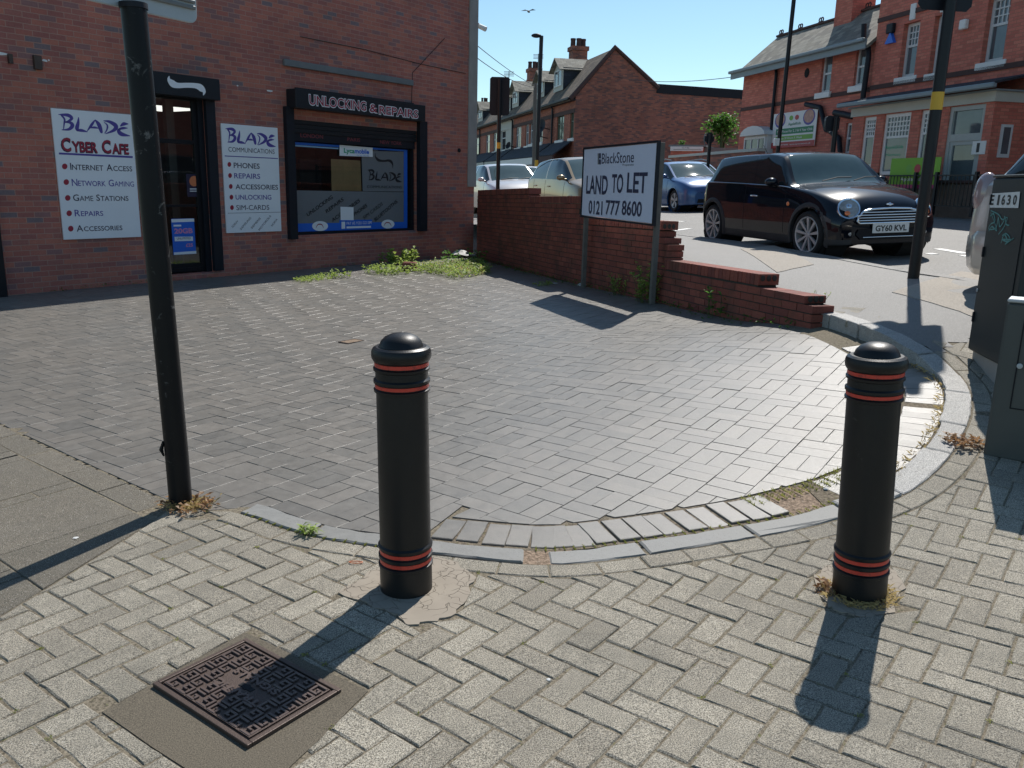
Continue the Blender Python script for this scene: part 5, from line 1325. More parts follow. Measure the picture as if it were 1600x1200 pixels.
def place_car(root, fc, hd, xf, xr, track, side=-1):
    """fc: ground contact of the front wheel on the given side; hd: heading"""
    h = Vector((hd[0], hd[1])).normalized(); l = Vector((-h.y, h.x)); C_ = Vector((fc[0], fc[1])) - h * xf - l * (side * (track + .095))
    def gz(a, b): q = C_ + h * a + l * b; return G3(q.x, q.y)
    zf = (gz(xf, track) + gz(xf, -track)) / 2; zr = (gz(xr, track) + gz(xr, -track)) / 2; zl = (gz(xf, track) + gz(xr, track)) / 2; zr_ = (gz(xf, -track) + gz(xr, -track)) / 2
    ex = Vector((h.x, h.y, (zf - zr) / (xf - xr))).normalized(); ey = Vector((l.x, l.y, (zl - zr_) / (2 * track))); ez = ex.cross(ey).normalized(); ey = ez.cross(ex)
    z0 = zr + (zf - zr) * (-xr) / (xf - xr)
    root.matrix_world = Matrix(((ex.x, ey.x, ez.x, C_.x), (ex.y, ey.y, ez.y, C_.y), (ex.z, ey.z, ez.z, z0), (0, 0, 0, 1)))
HEAD = Vector((math.sin(R(15.6)), -math.cos(R(15.6))))
# ---- the black hatchback in the foreground
MINI = [(-1.70, .36, .52, .56, .64, .82, .58, -1.67, .46, .90, .92), (-1.68, .27, .70, .56, .78, .92, .72, -1.62, .62, .98, 1.0), (-1.53, .22, .79, .56, .825, .955, .79, -1.56, .69, 1.005, 1.025),
        (-1.20, .18, .80, .56, .83, .95, .795, -1.42, .60, 1.315, 1.34), (-.58, .17, .80, .56, .83, .94, .79, -.68, .60, 1.355, 1.385), (.1, .17, .80, .56, .83, .925, .79, -.10, .60, 1.36, 1.39),
        (.56, .17, .80, .56, .83, .915, .79, .27, .585, 1.325, 1.365), (.82, .17, .80, .56, .83, .90, .785, .78, .69, .93, .965), (1.20, .18, .80, .55, .83, .85, .77, 1.20, .60, .885, .925),
        (1.50, .19, .80, .53, .82, .775, .73, 1.50, .54, .82, .865), (1.70, .20, .75, .48, .775, .69, .665, 1.70, .48, .745, .785), (1.80, .205, .65, .44, .68, .61, .575, 1.80, .42, .665, .695), (1.835, .22, .52, .42, .55, .54, .48, 1.835, .34, .59, .60)]
pm = paint('black_car_paint', (.004, .006, .011)); pm.node_tree.nodes['Principled BSDF'].inputs['Coat Weight'].default_value = .8; pm.node_tree.nodes['Principled BSDF'].inputs['Specular IOR Level'].default_value = .02
xf, xr, wr = 1.27, -1.29, .31
car, Se, sy, body = build_car('parked_car', 'glossy black small hatchback with chrome grille parked at the kerb', MINI, pm, xf, xr, wr, .235, g0=2.35, g1=6.82, bp=(4.6, 4.66), apill=.16, flare=.062, flarem=M['cladding'], spokes=(9, (.011, .021), False), pillm=pm, lowm=M['cladding'], lowv=1.85, yawf=R(4), seams=((6.62, 2.0), (4.35, 2.0)))
mirror_part(car, .47, .79, .93, pm, .95)
mb = MB()
for sg in (1, -1): mb.tube([tuple(Vector((p.x, sg * (p.y + .004), p.z))) for p in [Se(1.6 + 5.35 * k / 24, 4.02) for k in range(25)]], .0075, 6)
mb.build('belt_trim', M['chrome'], car, smooth=50, uv=None)
for sg in (1, -1):
    p = Se(4.72, 3.62); mb = MB(); mb.tube([(p.x - .09, sg * (p.y + .006), p.z), (p.x - .05, sg * (p.y + .03), p.z + .004), (p.x + .05, sg * (p.y + .03), p.z + .004), (p.x + .09, sg * (p.y + .006), p.z)], .011, 8); mb.build('door_handle', M['chrome'], car, smooth=50, uv=None)
    p = Se(6.98, 3.35); mb = MB(); mb.ell((p.x, sg * (p.y + .004), p.z), (.032, .012, .03), 12, 8); mb.build('side_indicator', M['amber'], car, smooth=60, uv=None)
    # headlamp
    if sg == 1:
        cand = [(u_, v_) for u_ in [9.3 + k * .05 for k in range(50)] for v_ in [3.2 + k * .05 for k in range(40)]]
        hb = min(cand, key=lambda q: (lambda p: (p.y - .575) ** 2 + (p.z - .655) ** 2)(Se(*q))); hp = Se(*hb)
    c_ = Vector((hp.x - .016, sg * (hp.y - .008), hp.z - .006)); n_ = Vector((.82, sg * .38, .40)).normalized(); T = Matrix.Translation(c_) @ n_.to_track_quat('Z', 'Y').to_matrix().to_4x4() @ Matrix.Diagonal((1, 1.0, 1, 1))
    mb = MB(); mb.lathe([(.11, -.10), (.142, -.03), (.145, .012), (.136, .028), (.119, .024), (.114, .006)], 36, 0, T, cap=False); hl = mb.build('headlight', M['chrome'], car, smooth=50, uv=None)
    mb = MB(); mb.lathe([(.119, .010), (.095, .020), (.05, .027), (.001, .029)], 30, 0, T, cap=False); mb.build('lens', M['lens'], hl, smooth=60, uv=None)
    mb = MB(); mb.ell((-.02, -.065 if True else 0, .034), (.036, .032, .014), 14, 8, 0, T @ Matrix.Rotation(R(0), 4, 'Z')); mb.build('indicator', M['amber'], hl, smooth=60, uv=None)
    mb = MB(); mb.ell((.0, .03, .02), (.045, .04, .012), 14, 8, 0, T); mb.build('bulb', M['chrome'], hl, smooth=60, uv=None)
    T = Matrix.Translation((1.79, sg * .57, .345)) @ Vector((.93, sg * .36, 0)).normalized().to_track_quat('Z', 'Y').to_matrix().to_4x4()
    mb = MB(); mb.lathe([(.075, -.05), (.085, .02), (.06, .025)], 24, 0, T, cap=False); fl = mb.build('fog_light', M['cladding'], car, smooth=40, uv=None)
    mb = MB(); mb.lathe([(.042, .015), (.036, .035), (.001, .04)], 20, 0, T, cap=False); mb.build('lens', M['lens'], fl, smooth=60, uv=None)
_np_ = [(lambda p: (p.x, p.y, p.z))(Se(u_, v_)) for u_ in [9.4 + k * .1 for k in range(27)] for v_ in [1 + k * .15 for k in range(41)]] + [(1.85, a_ * .05, .22 + b_ * .04) for a_ in range(11) for b_ in range(10)]
_np_ = np.array(_np_)
def nose_x(y, z=.5):
    d = (_np_[:, 1] - abs(y)) ** 2 + (_np_[:, 2] - z) ** 2; k = np.argsort(d)[:5]; return float(_np_[k, 0].max()) + .012
def front_path(pts, r, m, name, par): 
    mb = MB(); mb.tube([(nose_x(y, z) + .004, y, z) for y, z, dx in pts], r, 8); return mb.build(name, m, par, smooth=50, uv=None)
gp = [(-.50, .50), (-.46, .475), (.46, .475), (.50, .50), (.475, .565), (.40, .62), (.28, .645), (0, .655), (-.28, .645), (-.40, .62), (-.475, .565), (-.50, .50)]
fine = []
for i in range(len(gp) - 1):
    for k in range(8): f_ = k / 8; fine.append((gp[i][0] + (gp[i + 1][0] - gp[i][0]) * f_, gp[i][1] + (gp[i + 1][1] - gp[i][1]) * f_))
mb = MB(); loop = [(nose_x(y, z) + .002, y, z) for y, z in fine] ; mb.tube(loop + [loop[0]], .0135, 8); grille = mb.build('grille', M['chrome'], car, smooth=50, uv=None)
mb = MB(); 
poly = [(nose_x(y, z) - .006, y, z) for y, z in fine]; c_ = (nose_x(0, .56) - .002, 0, .56); mb.add(poly + [c_], [(i, (i + 1) % len(poly), len(poly)) for i in range(len(poly))]); mb.build('grille_back', M['dark'], grille, uv=None)
for z_, hw in ((.510, .485), (.543, .475), (.576, .45), (.609, .40)):
    front_path([(y, z_, .0 - max(0, z_ - .545) * .30) for y in [hw * (k / 10 - 1) for k in range(21)]], .0075, M['chrome'], 'grille_slat', grille)
for sg in (1,):
    mb = MB()
    pts_ = [(nose_x(y, z) - .006, y, z) for y, z in ((-.42, .27), (.42, .27), (.50, .34), (.46, .40), (-.46, .40), (-.50, .34))]; mb.add(pts_, [(0, 1, 2, 3, 4, 5)]); mb.build('lower_grille', M['dark'], car, uv=None)
front_path([(y, .30, .004) for y in [.40 * (k / 10 - 1) for k in range(21)]], .007, M['chrome'], 'bumper_trim', car)
plate_part(car, nose_x(0, .41) + .006, .408, 'GY60 KVL', w=.54, h=.118)
mb = MB(); mb.ell((nose_x(0, .70) - .002, 0, .70), (.014, .06, .012), 14, 8); mb.ell((nose_x(0, .70) - .004, 0, .70), (.014, .028, .022), 14, 8); mb.build('bonnet_badge', M['chrome'], car, smooth=60, uv=None)
mb = MB()
for y0_, y1_ in ((-.30, .22), (.20, .62)):
    a = (.79, y0_, .985); b = (.70, y1_, 1.03); mb.tube([a, ((a[0] + b[0]) / 2 - .0, (a[1] + b[1]) / 2, 1.03), b], .008, 5)
mb.build('wiper', M['blackmatt'], car, uv=None)
mb = MB(); mb.tube([tuple(Se(7.15, 7.0)), tuple(Se(7.15, 6)), tuple(Se(7.15, 5.2)), tuple(Se(8, 4.6)), tuple(Se(9, 4.5)), tuple(Se(9.7, 4.6))], .0025, 4); mb.tube([(p.x, -p.y, p.z) for p in (Se(7.15, 7.0), Se(7.15, 6), Se(7.15, 5.2), Se(8, 4.6), Se(9, 4.5), Se(9.7, 4.6))], .0025, 4); mb.build('bonnet_seam', M['dark'], car, uv=None)
mb = MB(); mb.tube([(-1.2, .05, 1.385), (-1.33, .05, 1.52)], [.006, .003], 6); mb.build('aerial', M['blackmatt'], car, uv=None)
fc = at(1263, 405, .865); rc = at(1107, 380, .853); hd = Vector((fc.x - rc.x, fc.y - rc.y)).normalized()
print('mini', fc, rc, (fc - rc).length)
place_car(car, (fc.x - hd.x * .10, fc.y - hd.y * .10), hd, xf, xr, .73, -1)
def prj(w):
    q = np.array([w.x, w.y, w.z - EYE]); c = q[0] * _X + q[1] * _Y - q[2] * _n; return (round(CX + F * c[0] / c[2], 1), round(CY + F * c[1] / c[2], 1))
if DEBUG:
    for nm, p, tg in (('headlight', (1.70, -.60, .66), (1314, 324)), ('grille L', (nose_x(.5), -.5, .50), (1343, 342)), ('plate', (1.88, 0, .408), (1402, 356)), ('mirror', (.47, -.89, .98), (1202, 287)), ('apillar top', tuple(Vector(Se(6, 5)) * 1) , (1233, 246)), ('front wheel', (xf, -.82, wr), (1263, 372)), ('rear wheel', (xr, -.82, wr), (1107, 350)), ('badge', (1.765, 0, .735), (1395, 316)), ('cowl L', (.82, -.785, .90), (1240, 293)), ('roofrear', (-1.42, -.6, 1.315), (1140, 247)), ('belt rear', (-1.53, -.79, .955), (1118, 283)), ('roof front R', (.27, .585, 1.325), (1330, 241)), ('grille top', (1.84, 0, .655), (1395, 322))):
        v = Vector(p); 
        if nm == 'apillar top': v.y = -v.y
        print('PRJ', nm, prj(car.matrix_world @ v), 'target', tg)
# ---- other cars: a family hatchback shape
def hatch(L=4.3, H=1.50, Wd=.88, hood=.95, scr=1.0):
    k = L / 4.3; h = H / 1.5
    T_ = [(-2.12, .38, .55, .6, .66, .9, .6, -2.10, .5, .98, 1.0), (-2.08, .30, .74, .6, .82, .98, .76, -2.0, .64, 1.05, 1.08), (-1.85, .25, .83, .6, .87, 1.0, .83, -1.86, .70, 1.09, 1.12),
          (-1.45, .2, .85, .6, .88, 1.0, .84, -1.55, .62, 1.40, 1.43), (-.75, .19, .85, .6, .88, .99, .84, -.75, .63, 1.46, 1.49), (.0, .19, .85, .6, .88, .98, .84, -.05, .63, 1.47, 1.50),
          (.62, .19, .85, .6, .88, .965, .83, .30, .61, 1.42, 1.46), (1.15, .19, .85, .6, .88, .94, .82, 1.18, .70, .985, 1.03), (1.5, .2, .85, .58, .87, .90, .80, 1.5, .62, .94, .985),
          (1.83, .2, .83, .55, .84, .82, .75, 1.83, .54, .87, .90), (2.02, .21, .76, .5, .78, .73, .68, 2.02, .46, .78, .80), (2.12, .22, .64, .48, .67, .66, .57, 2.12, .38, .70, .715), (2.15, .24, .5, .46, .54, .58, .46, 2.15, .32, .62, .63)]
    return [tuple(v * (k if i in (0, 7) else (h if i in (1, 3, 5, 9, 10) else Wd / .88)) for i, v in enumerate(r_)) for r_ in T_]
def finish_hatch(car, Se, pmat, L, H, plate=None, rear=False, front=True):
    k = L / 4.3; h = H / 1.5
    mirror_part(car, .92 * k, .84, 1.0 * h, pmat)
    for sg in (1, -1):
        for u_ in (4.75, 3.35):
            p = Se(u_, 3.68); mb = MB(); mb.bbox(p.x - .09, sg * p.y - .016, p.z - .015, p.x + .09, sg * p.y + .016, p.z + .015, .006); mb.build('door_handle', pmat, car, uv=None)
        if front:
            c_ = Vector((1.90 * k, sg * .62, .70 * h)); n_ = Vector((.78, sg * .42, .45)).normalized(); T = Matrix.Translation(c_) @ n_.to_track_quat('Z', 'Y').to_matrix().to_4x4()
            mb = MB(); mb.ell((0, 0, 0), (.12, .17, .035), 20, 10, 0, T); hl = mb.build('headlight', M['lens'], car, smooth=60, uv=None)
            mb = MB(); mb.ell((0, .0, .02), (.055, .055, .03), 14, 8, 0, T); mb.build('bulb', M['chrome'], hl, smooth=60, uv=None)
    if front:
        mb = MB(); x = 2.155 * k; mb.add([(x, -.34, .56 * h), (x, .34, .56 * h), (x - .02, .38, .66 * h), (x - .02, -.38, .66 * h)], [(0, 1, 2, 3)]); mb.add([(x + .004, -.45, .27 * h), (x + .004, .45, .27 * h), (x + .004, .42, .38 * h), (x + .004, -.42, .38 * h)], [(0, 1, 2, 3)]); mb.build('grille', M['dark'], car, uv=None)
        if plate: plate_part(car, x + .02, .475 * h, plate)
    mb = MB()
    for y0_, y1_ in ((-.40, .15), (.12, .60)): mb.tube([(1.16 * k, y0_, 1.03 * h), (1.10 * k, (y0_ + y1_) / 2, 1.07 * h), (1.05 * k, y1_, 1.07 * h)], .009, 5)
    mb.build('wiper', M['blackmatt'], car, uv=None)
def simple_car(label, color, L, H, fc_px, hd, side, plate=None, metal=.5, rear=False, Wd=.88, track=.74, wr=.31, rr=.21, nm='parked_car', sp=(10, (.010, .022), False), wind=None, D=None):
    pmx = paint('paint_' + nm, color, metal, .3); k = L / 4.3
    c, Se_, sy_, b_ = build_car(nm, label, hatch(L, H, Wd), pmx, 1.33 * k, -1.28 * k, wr, rr, g0=2.30, g1=6.80, bp=(4.32, 4.42), apill=.16, flare=.02, spokes=sp, seams=((6.45, 2.0), (4.35, 2.0), (3.1, 2.6)), windm=wind, track=track)
    finish_hatch(c, Se_, pmx, L, H, plate); fc = at(*fc_px) if len(fc_px) == 3 else Vector(fc_px + (0,))
    place_car(c, (fc.x, fc.y), hd, 1.33 * k, -1.28 * k, track, side); return c, Se_, pmx
HD = tuple(HEAD)
simple_car('pale gold hatchback standing behind the brick wall and the white board', (.36, .26, .14), 4.34, 1.50, (893, 354, .87), HD, -1, metal=.35)
p = at(893, 354, .87); q = Vector((p.x, p.y)) - HEAD * 6.2
simple_car('silver car facing the viewer, half hidden by the shop corner strip', (.62, .62, .62), 4.1, 1.46, (q.x - .35, q.y), HD, -1, metal=.3)
q = atY(806, 300, 31)
simple_car('small white car far back with a dark grille, behind the gold hatchback', (.72, .72, .72), 4.0, 1.42, (q.x - .35, 30.0), (.20, -.98), -1, plate='BX54 NRE', metal=.1)
bc, Se_, bp_ = simple_car('blue hatchback facing right between the white board and the black car', (.045, .11, .26), 3.85, 1.40, (1052, 331, .65), HD, -1, metal=.3, sp=(5, (.02, .05), False), Wd=.84, track=.70)
q = atY(1100, 300, 27.5)
lc, Se2, lp_ = simple_car('pale blue estate car with roof rails, behind the blue hatchback', (.18, .30, .50), 4.5, 1.46, (q.x - 1.0, 26.0), HD, -1, metal=.3)
mb = MB()
for sg in (1, -1): mb.tube([(-1.4, sg * .62, 1.44), (-1.2, sg * .62, 1.50), (-.2, sg * .62, 1.53), (.2, sg * .61, 1.48)], .018, 6)
mb.build('roof_rail', M['grey'], lc, smooth=50, uv=None)
# the silver car at the right edge: its tail shows past the cabinets
p = at(1560, 430, .86); 
t0 = Vector((p.x, p.y))
tl = atY(1548, 350, 8.15)
RC = hatch(4.25, 1.56, .88)
pmx = paint('paint_silver', (.50, .48, .44), .5, .32)
c, Se_, sy_, b_ = build_car('parked_car', 'silver hatchback at the right edge, only its tail showing behind the cabinets', RC, pmx, 1.30, -1.27, .31, .21, g0=2.30, g1=6.80, bp=(4.32, 4.42), apill=.16, flare=.02, seams=((6.45, 2.0), (4.35, 2.0)))
finish_hatch(c, Se_, pmx, 4.25, 1.56, front=True)
for sg in (1, -1):
    pl = Se_(.75, 3.9); mb = MB(); mb.ell((-1.97, sg * .76, .95), (.13, .09, .21), 16, 12); mb.build('tail_light', M['tail'], c, smooth=60, uv=None)
ol = [(-1.55, .905), (-1.88, .90), (-2.08, .80), (-2.17, .60), (-2.20, .30), (-2.205, 0)]; ol = ol + [(a, -b) for a, b in ol[::-1][1:]]
mb = MB(); K = len(ol)
for z_, o_ in ((.24, -.06), (.30, -.01), (.44, .012), (.58, .008), (.635, -.035)): mb.v += [(a - o_ if abs(b) < .85 else a, b * (1 + o_ * .5), z_) for a, b in ol]
for j in range(4):
    for i in range(K - 1): mb.f.append([j * K + i, (j + 1) * K + i, (j + 1) * K + i + 1, j * K + i + 1]); mb.m.append(0)
mb.build('bumper', pmx, c, smooth=40, uv=None)
C_ = Vector((tl.x, tl.y)) + HEAD * 2.12 + Vector((HEAD.y * -1, HEAD.x)) * .55
place_car(c, tuple(C_ + HEAD * 1.30 - Vector((-HEAD.y, HEAD.x)) * .83), HD, 1.30, -1.27, .735, -1)
# ================================================================== CORNER BUILDING (nursery) on the right
M['slate'] = brick_mat('roof_slate', [(0, (.20, .19, .155)), (.3, (.25, .24, .20)), (.6, (.165, .158, .135)), (.85, (.29, .275, .225))], (.11, .105, .09), .25, mortar_w=.012, bw=.28, rh=.20, bumps=.6, freq=.8)
M['darkslate'] = brick_mat('dark_slate', [(0, (.035, .042, .055)), (.4, (.045, .052, .068)), (.8, (.03, .035, .045))], (.02, .022, .028), .1, mortar_w=.01, bw=.25, rh=.18, bumps=.3)
M['tile'] = brick_mat('roof_tile', [(0, (.15, .115, .085)), (.3, (.18, .14, .10)), (.6, (.125, .098, .075)), (.85, (.21, .16, .12))], (.07, .055, .045), .25, mortar_w=.012, bw=.28, rh=.20, bumps=.6, freq=.8)
M['stone'] = plain('painted_stone', (.50, .50, .44), .75, var=.12, vs=3)
M['gutter'] = plain('gutter_blue_grey', (.22, .27, .29), .55, var=.15)
M['band_dark'] = plain('dark_brick_band', (.075, .04, .035), .85, var=.3, vs=8)
M['frame_white'] = plain('window_frame_white', (.60, .62, .62), .5, var=.06)
_np = atY(1500, 200, 21.5); NA = R(180 - 13.8); NZ = far_z(9.5)
NU = Plane((_np.x, _np.y), NA, NZ); HN = NU.hit
nb = thing('corner_building', 'large red brick building with slate roofed wing and projecting shopfront bay', 'building', NU.M)
def window(par, x0, x1, z0, z1, y, cols=1, rows=0, split=.5, sill=True, fw=.07, mat=None, pane=None, arch=0, vb=0, sillm=None):
    mb = MB(); fr_(mb, x0, x1, z0, z1, fw, y, y + .06)
    zm = z0 + (z1 - z0) * split
    if rows or split: mb.box(x0 + fw, y + .004, zm - .03, x1 - fw, y + .05, zm + .03)
    if rows:
        for i in range(1, cols): xx = x0 + fw + (x1 - x0 - 2 * fw) * i / cols; mb.box(xx - .015, y + .006, zm + .03, xx + .015, y + .045, z1 - fw)
        for j in range(1, rows): zz = zm + .03 + (z1 - fw - zm - .03) * j / rows; mb.box(x0 + fw, y + .008, zz - .015, x1 - fw, y + .04, zz + .015)
    for i in range(1, vb + 1): xx = x0 + (x1 - x0) * i / (vb + 1); mb.box(xx - .025, y + .006, z0 + fw, xx + .025, y + .05, z1 - fw)
    if arch: 
        n = 8; c = (x0 + x1) / 2; hw = (x1 - x0) / 2
        pol = [(x0, z1 - .001), (x1, z1 - .001)] + [(c + hw * math.cos(math.pi * k / n), z1 + arch * math.sin(math.pi * k / n)) for k in range(1, n)]
        mb.prism(pol, y + .0, y + .05, 0, axis='y')
    w = mb.build('window', mat or M['frame_white'], par, uv=None)
    mb = MB(); mb.box(x0 + fw * .8, y + .030, z0 + fw * .8, x1 - fw * .8, y + .034, z1 - fw * .8); mb.build('pane', pane or M['pane'], w, uv=None)
    if sill: mb = MB(); mb.bbox(x0 - .12, -.09, z0 - .17, x1 + .12, y, z0 + .0, .01); mb.build('sill', sillm or M['whitepaint'], w, uv=None)
    return w
def rectpx(fn, x0, x1, ytop, ybot, off=0):      # pixel box -> local rectangle, measured at its middle column
    xm = (x0 + x1) / 2; a = fn(x0, (ytop + ybot) / 2, off)[0]; b = fn(x1, (ytop + ybot) / 2, off)[0]
    return min(a, b), max(a, b), fn(xm, ybot, off)[1], fn(xm, ytop, off)[1]
xW = HN(1160, 150)[0]; xM = HN(1370, 80)[0]
zE = (HN(1165, 113)[1] + HN(1345, 63.5)[1]) / 2
print('nursery: wing', xW, xM, 'eaves', zE, HN(1165, 113)[1], HN(1345, 63.5)[1], 'z0', NZ)
upper = [rectpx(HN, 1411, 1436, 36, 119), rectpx(HN, 1459, 1484, 24, 113), rectpx(HN, 1542, 1577, -5, 95)]
wings = [rectpx(HN, 1283, 1299, 85, 144), rectpx(HN, 1336, 1355, 73, 133)]
wl = [rectpx(HN, 1320, 1329, 192, 240)]
zTop = HN(1378, -75)[1]; xNear = 13.0
mb = MB()
facade(mb, xW, xM, -.5, zE, wings + wl + [rectpx(HN, 1164, 1197, 214, 238)], .14)
T0 = MB(); 
facade(T0, xM, xNear, -.5, zTop, upper, .16)
mb.add([(a, b - .06, c) if b == 0 else (a, b, c) for a, b, c in T0.v], T0.f)
D_ = 9.0
mb.add([(xW, 0, -.5), (xW, D_, -.5), (xW, D_, zE), (xW, 0, zE)], [(0, 3, 2, 1)]); mb.add([(xW, D_, -.5), (xNear, D_, -.5), (xNear, D_, zE), (xW, D_, zE)], [(0, 3, 2, 1)])
mb.add([(xM, -.06, zE - .5), (xM, D_, zE - .5), (xM, D_, zTop), (xM, -.06, zTop)], [(0, 3, 2, 1)]); mb.add([(xNear, -.06, -.5), (xNear, D_, -.5), (xNear, D_, zTop), (xNear, -.06, zTop)], [(0, 1, 2, 3)]); mb.add([(xM, D_, zE), (xNear, D_, zE), (xNear, D_, zTop), (xM, D_, zTop)], [(0, 3, 2, 1)])
mb.add([(xM, -.06, zTop), (xNear, -.06, zTop), (xNear, D_, zTop), (xM, D_, zTop)], [(0, 1, 2, 3)])
mb.build('wall', M['nursbrick'], nb)
for r_ in wings: window(nb, *r_, .08, split=.5)
for r_ in upper: window(nb, *r_, .08, cols=4, rows=3, split=.58, fw=.08)
window(nb, *wl[0], .06, split=.5, sill=False, arch=.12)
# wing roof with overhanging verge, found from where the ridge stands in the picture
best = min([k * .1 for k in range(10, 90)], key=lambda d: abs(HN(1217, 57, -d)[0] - (xW - .25)))
rz = HN(1217, 57, -best)[1]; rd = best; print('ridge depth', rd, 'ridge z', rz)
mb = MB(); ov = .35
a0 = xW - .3
def slab(mb, q, th, mi=0):
    n = (Vector(q[1]) - Vector(q[0])).cross(Vector(q[3]) - Vector(q[0])).normalized() * -th
    lo = [tuple(Vector(p) + n) for p in q]; mb.add(list(q) + lo, [(0, 1, 2, 3), (7, 6, 5, 4), (0, 4, 5, 1), (1, 5, 6, 2), (2, 6, 7, 3), (3, 7, 4, 0)], mi)
sl = (rz - zE) / rd
slab(mb, [(a0, -ov, zE - ov * sl + .12), (xM + .0, -ov, zE - ov * sl + .12), (xM + .0, rd, rz), (a0, rd, rz)], .08)
slab(mb, [(xM, 2 * rd, zE + .1), (a0, 2 * rd, zE + .1), (a0, rd, rz), (xM, rd, rz)], .08)
rf = mb.build('roof', M['slate'], nb)
mb = MB(); mb.add([(xW, 0, zE), (xW, 2 * rd, zE), (xW, rd, rz - .1)], [(0, 2, 1)]); mb.build('gable', M['nursbrick'], nb)
mb = MB(); mb.box(xW - .3, -ov - .03, zE - .28, xM - .02, -ov + .02, zE - .02); mb.bbox(xW - .32, -ov - .14, zE - .10, xM - .02, -ov - .03, zE + .0, .02); mb.build('gutter', M['gutter'], nb)
mb = MB()
k = 0; xx = a0 + .2
while xx < xM - .3:
    for dx_ in (-.06, .06): mb.tube([(xx + dx_ + .065 * math.cos(w), rd, rz + .13 + .065 * math.sin(w)) for w in [q * math.pi / 5 for q in range(11)]], .022, 5)
    mb.box(xx - .14, rd - .03, rz - .02, xx + .14, rd + .03, rz + .07); xx += 1.25
mb.box(a0, rd - .09, rz - .03, xM, rd + .09, rz + .035); mb.build('ridge_crest', M['band_dark'], rf, uv=None)
cx0 = HN(1322, 20, -rd)[0]; cx1 = HN(1350, 10, -rd)[0]
mb = MB(); mb.box(cx0, rd - .4, rz - .9, cx1, rd + .4, rz + 2.3); mb.box(cx0 - .07, rd - .47, rz + .55, cx1 + .07, rd + .47, rz + .75); mb.box(cx0 - .05, rd - .45, rz + 1.8, cx1 + .05, rd + .45, rz + 2.1); mb.build('chimney', M['nursbrick'], rf)
# brick bands
mb = MB(); z_ = (HN(1170, 171)[1] + HN(1340, 141)[1]) / 2; mb.box(xW, -.03, z_ - .06, xM, .0, z_ + .06); z_ = (HN(1385, 136)[1] + HN(1520, 111)[1]) / 2; mb.box(xM, -.09, z_ - .06, xNear, -.06, z_ + .06); z_ = HN(1390, 29)[1]; mb.box(xM, -.09, z_ - .06, xNear, -.06, z_ + .06); mb.build('brick_band', M['band_dark'], nb, uv=None)
for r_ in upper[:2]: mb = MB(); c_ = (r_[0] + r_[1]) / 2; mb.bbox(c_ - .1, -.1, r_[3] + .05, c_ + .1, -.05, r_[3] + .45, .01); mb.build('keystone', M['whitepaint'], nb, uv=None)
# bay window with white hood at the far end
r_ = rectpx(HN, 1163, 1198, 212, 240, .25)
mb = MB(); mb.bbox(r_[0], -.25, r_[2] - .9, r_[1], .05, r_[3], .01, 0); window(nb, r_[0] + .05, r_[1] - .05, r_[2] - .8, r_[3] - .05, -.30, split=0, vb=2, sill=False)
n = 8; c_ = (r_[0] + r_[1]) / 2; hw = (r_[1] - r_[0]) / 2 + .08; mb.prism([(c_ + hw * math.cos(math.pi * k / n), r_[3] + .32 * math.sin(math.pi * k / n)) for k in range(n + 1)], -.42, .0, 0, axis='y'); mb.build('window_hood', M['frame_white'], nb, uv=None)
# pipes
def pipe(par, fn, pts, rad, mat, off=.08, name='downpipe'):
    mb = MB(); mb.tube([(lambda q: (q[0], -off, q[1]))(fn(a, b, off)) for a, b in pts], rad, 8); mb.build(name, mat, par, smooth=50, uv=None)
pipe(nb, HN, [(1202, 100), (1212, 106), (1213, 115), (1207, 175), (1202, 245)], .055, M['blackmatt'])
pipe(nb, HN, [(1350, 38), (1349, 66), (1357, 76), (1357, 90), (1347, 162)], .075, M['blackmatt'], .16)
pipe(nb, HN, [(1259, 163), (1282, 168), (1290, 200), (1311, 216), (1313, 240)], .075, M['blackmatt'], .12)
pipe(nb, HN, [(1304, 176), (1334, 182)], .09, M['blackmatt'], .12)
# ---- projecting ground floor bay
BO = .85
HB = lambda a, b, o=0: HN(a, b, BO + o)
b0 = HB(1331, 200)[0]; b1 = HB(1549, 200)[0]; fz1 = (HB(1340, 171)[1] + HB(1545, 142)[1]) / 2; fz0 = (HB(1340, 183)[1] + HB(1545, 159)[1]) / 2
print('bay', b0, b1, fz0, fz1)
bo = [rectpx(HB, 1346, 1365, 183, 262), rectpx(HB, 1377, 1418, 176, 273), rectpx(HB, 1434, 1456, 170, 266), rectpx(HB, 1473, 1528, 161, 344)]
bo = [(a, b, max(c, .0), min(d, fz0 - .02)) for a, b, c, d in bo]
bo[3] = (bo[3][0], bo[3][1], .02, bo[3][3])
tmp = MB(); facade(tmp, b0, b1, -.5, fz0, bo, .15); mb = MB(); mb.add([(a, b - BO, c) for a, b, c in tmp.v], tmp.f)
mb.add([(b1, -BO, -.5), (b1, 0, -.5), (b1, 0, fz0), (b1, -BO, fz0)], [(0, 1, 2, 3)]); mb.add([(b0, -BO, -.5), (b0, 0, -.5), (b0, 0, fz0), (b0, -BO, fz0)], [(0, 3, 2, 1)])
bay = mb.build('bay', M['nursbrick'], nb)
mb = MB(); mb.box(b0 - .04, -BO - .05, fz0, b1 + .04, 0, fz1); mb.build('fascia', M['stone'], bay, uv=None)
mb = MB(); slab(mb, [(b0 - .25, -BO - .35, fz1 + .16), (b1 + .3, -BO - .35, fz1 + .16), (b1 + .3, 0, fz1 + .42), (b0 - .25, 0, fz1 + .42)], .05); mb.build('bay_roof', M['darkslate'], bay)
mb = MB(); mb.bbox(b0 - .25, -BO - .40, fz1 + .03, b1 + .3, -BO - .28, fz1 + .14, .02); mb.box(b0 - .1, -BO - .12, fz1, b1 + .12, -.0, fz1 + .035); mb.build('gutter', M['gutter'], bay, uv=None)
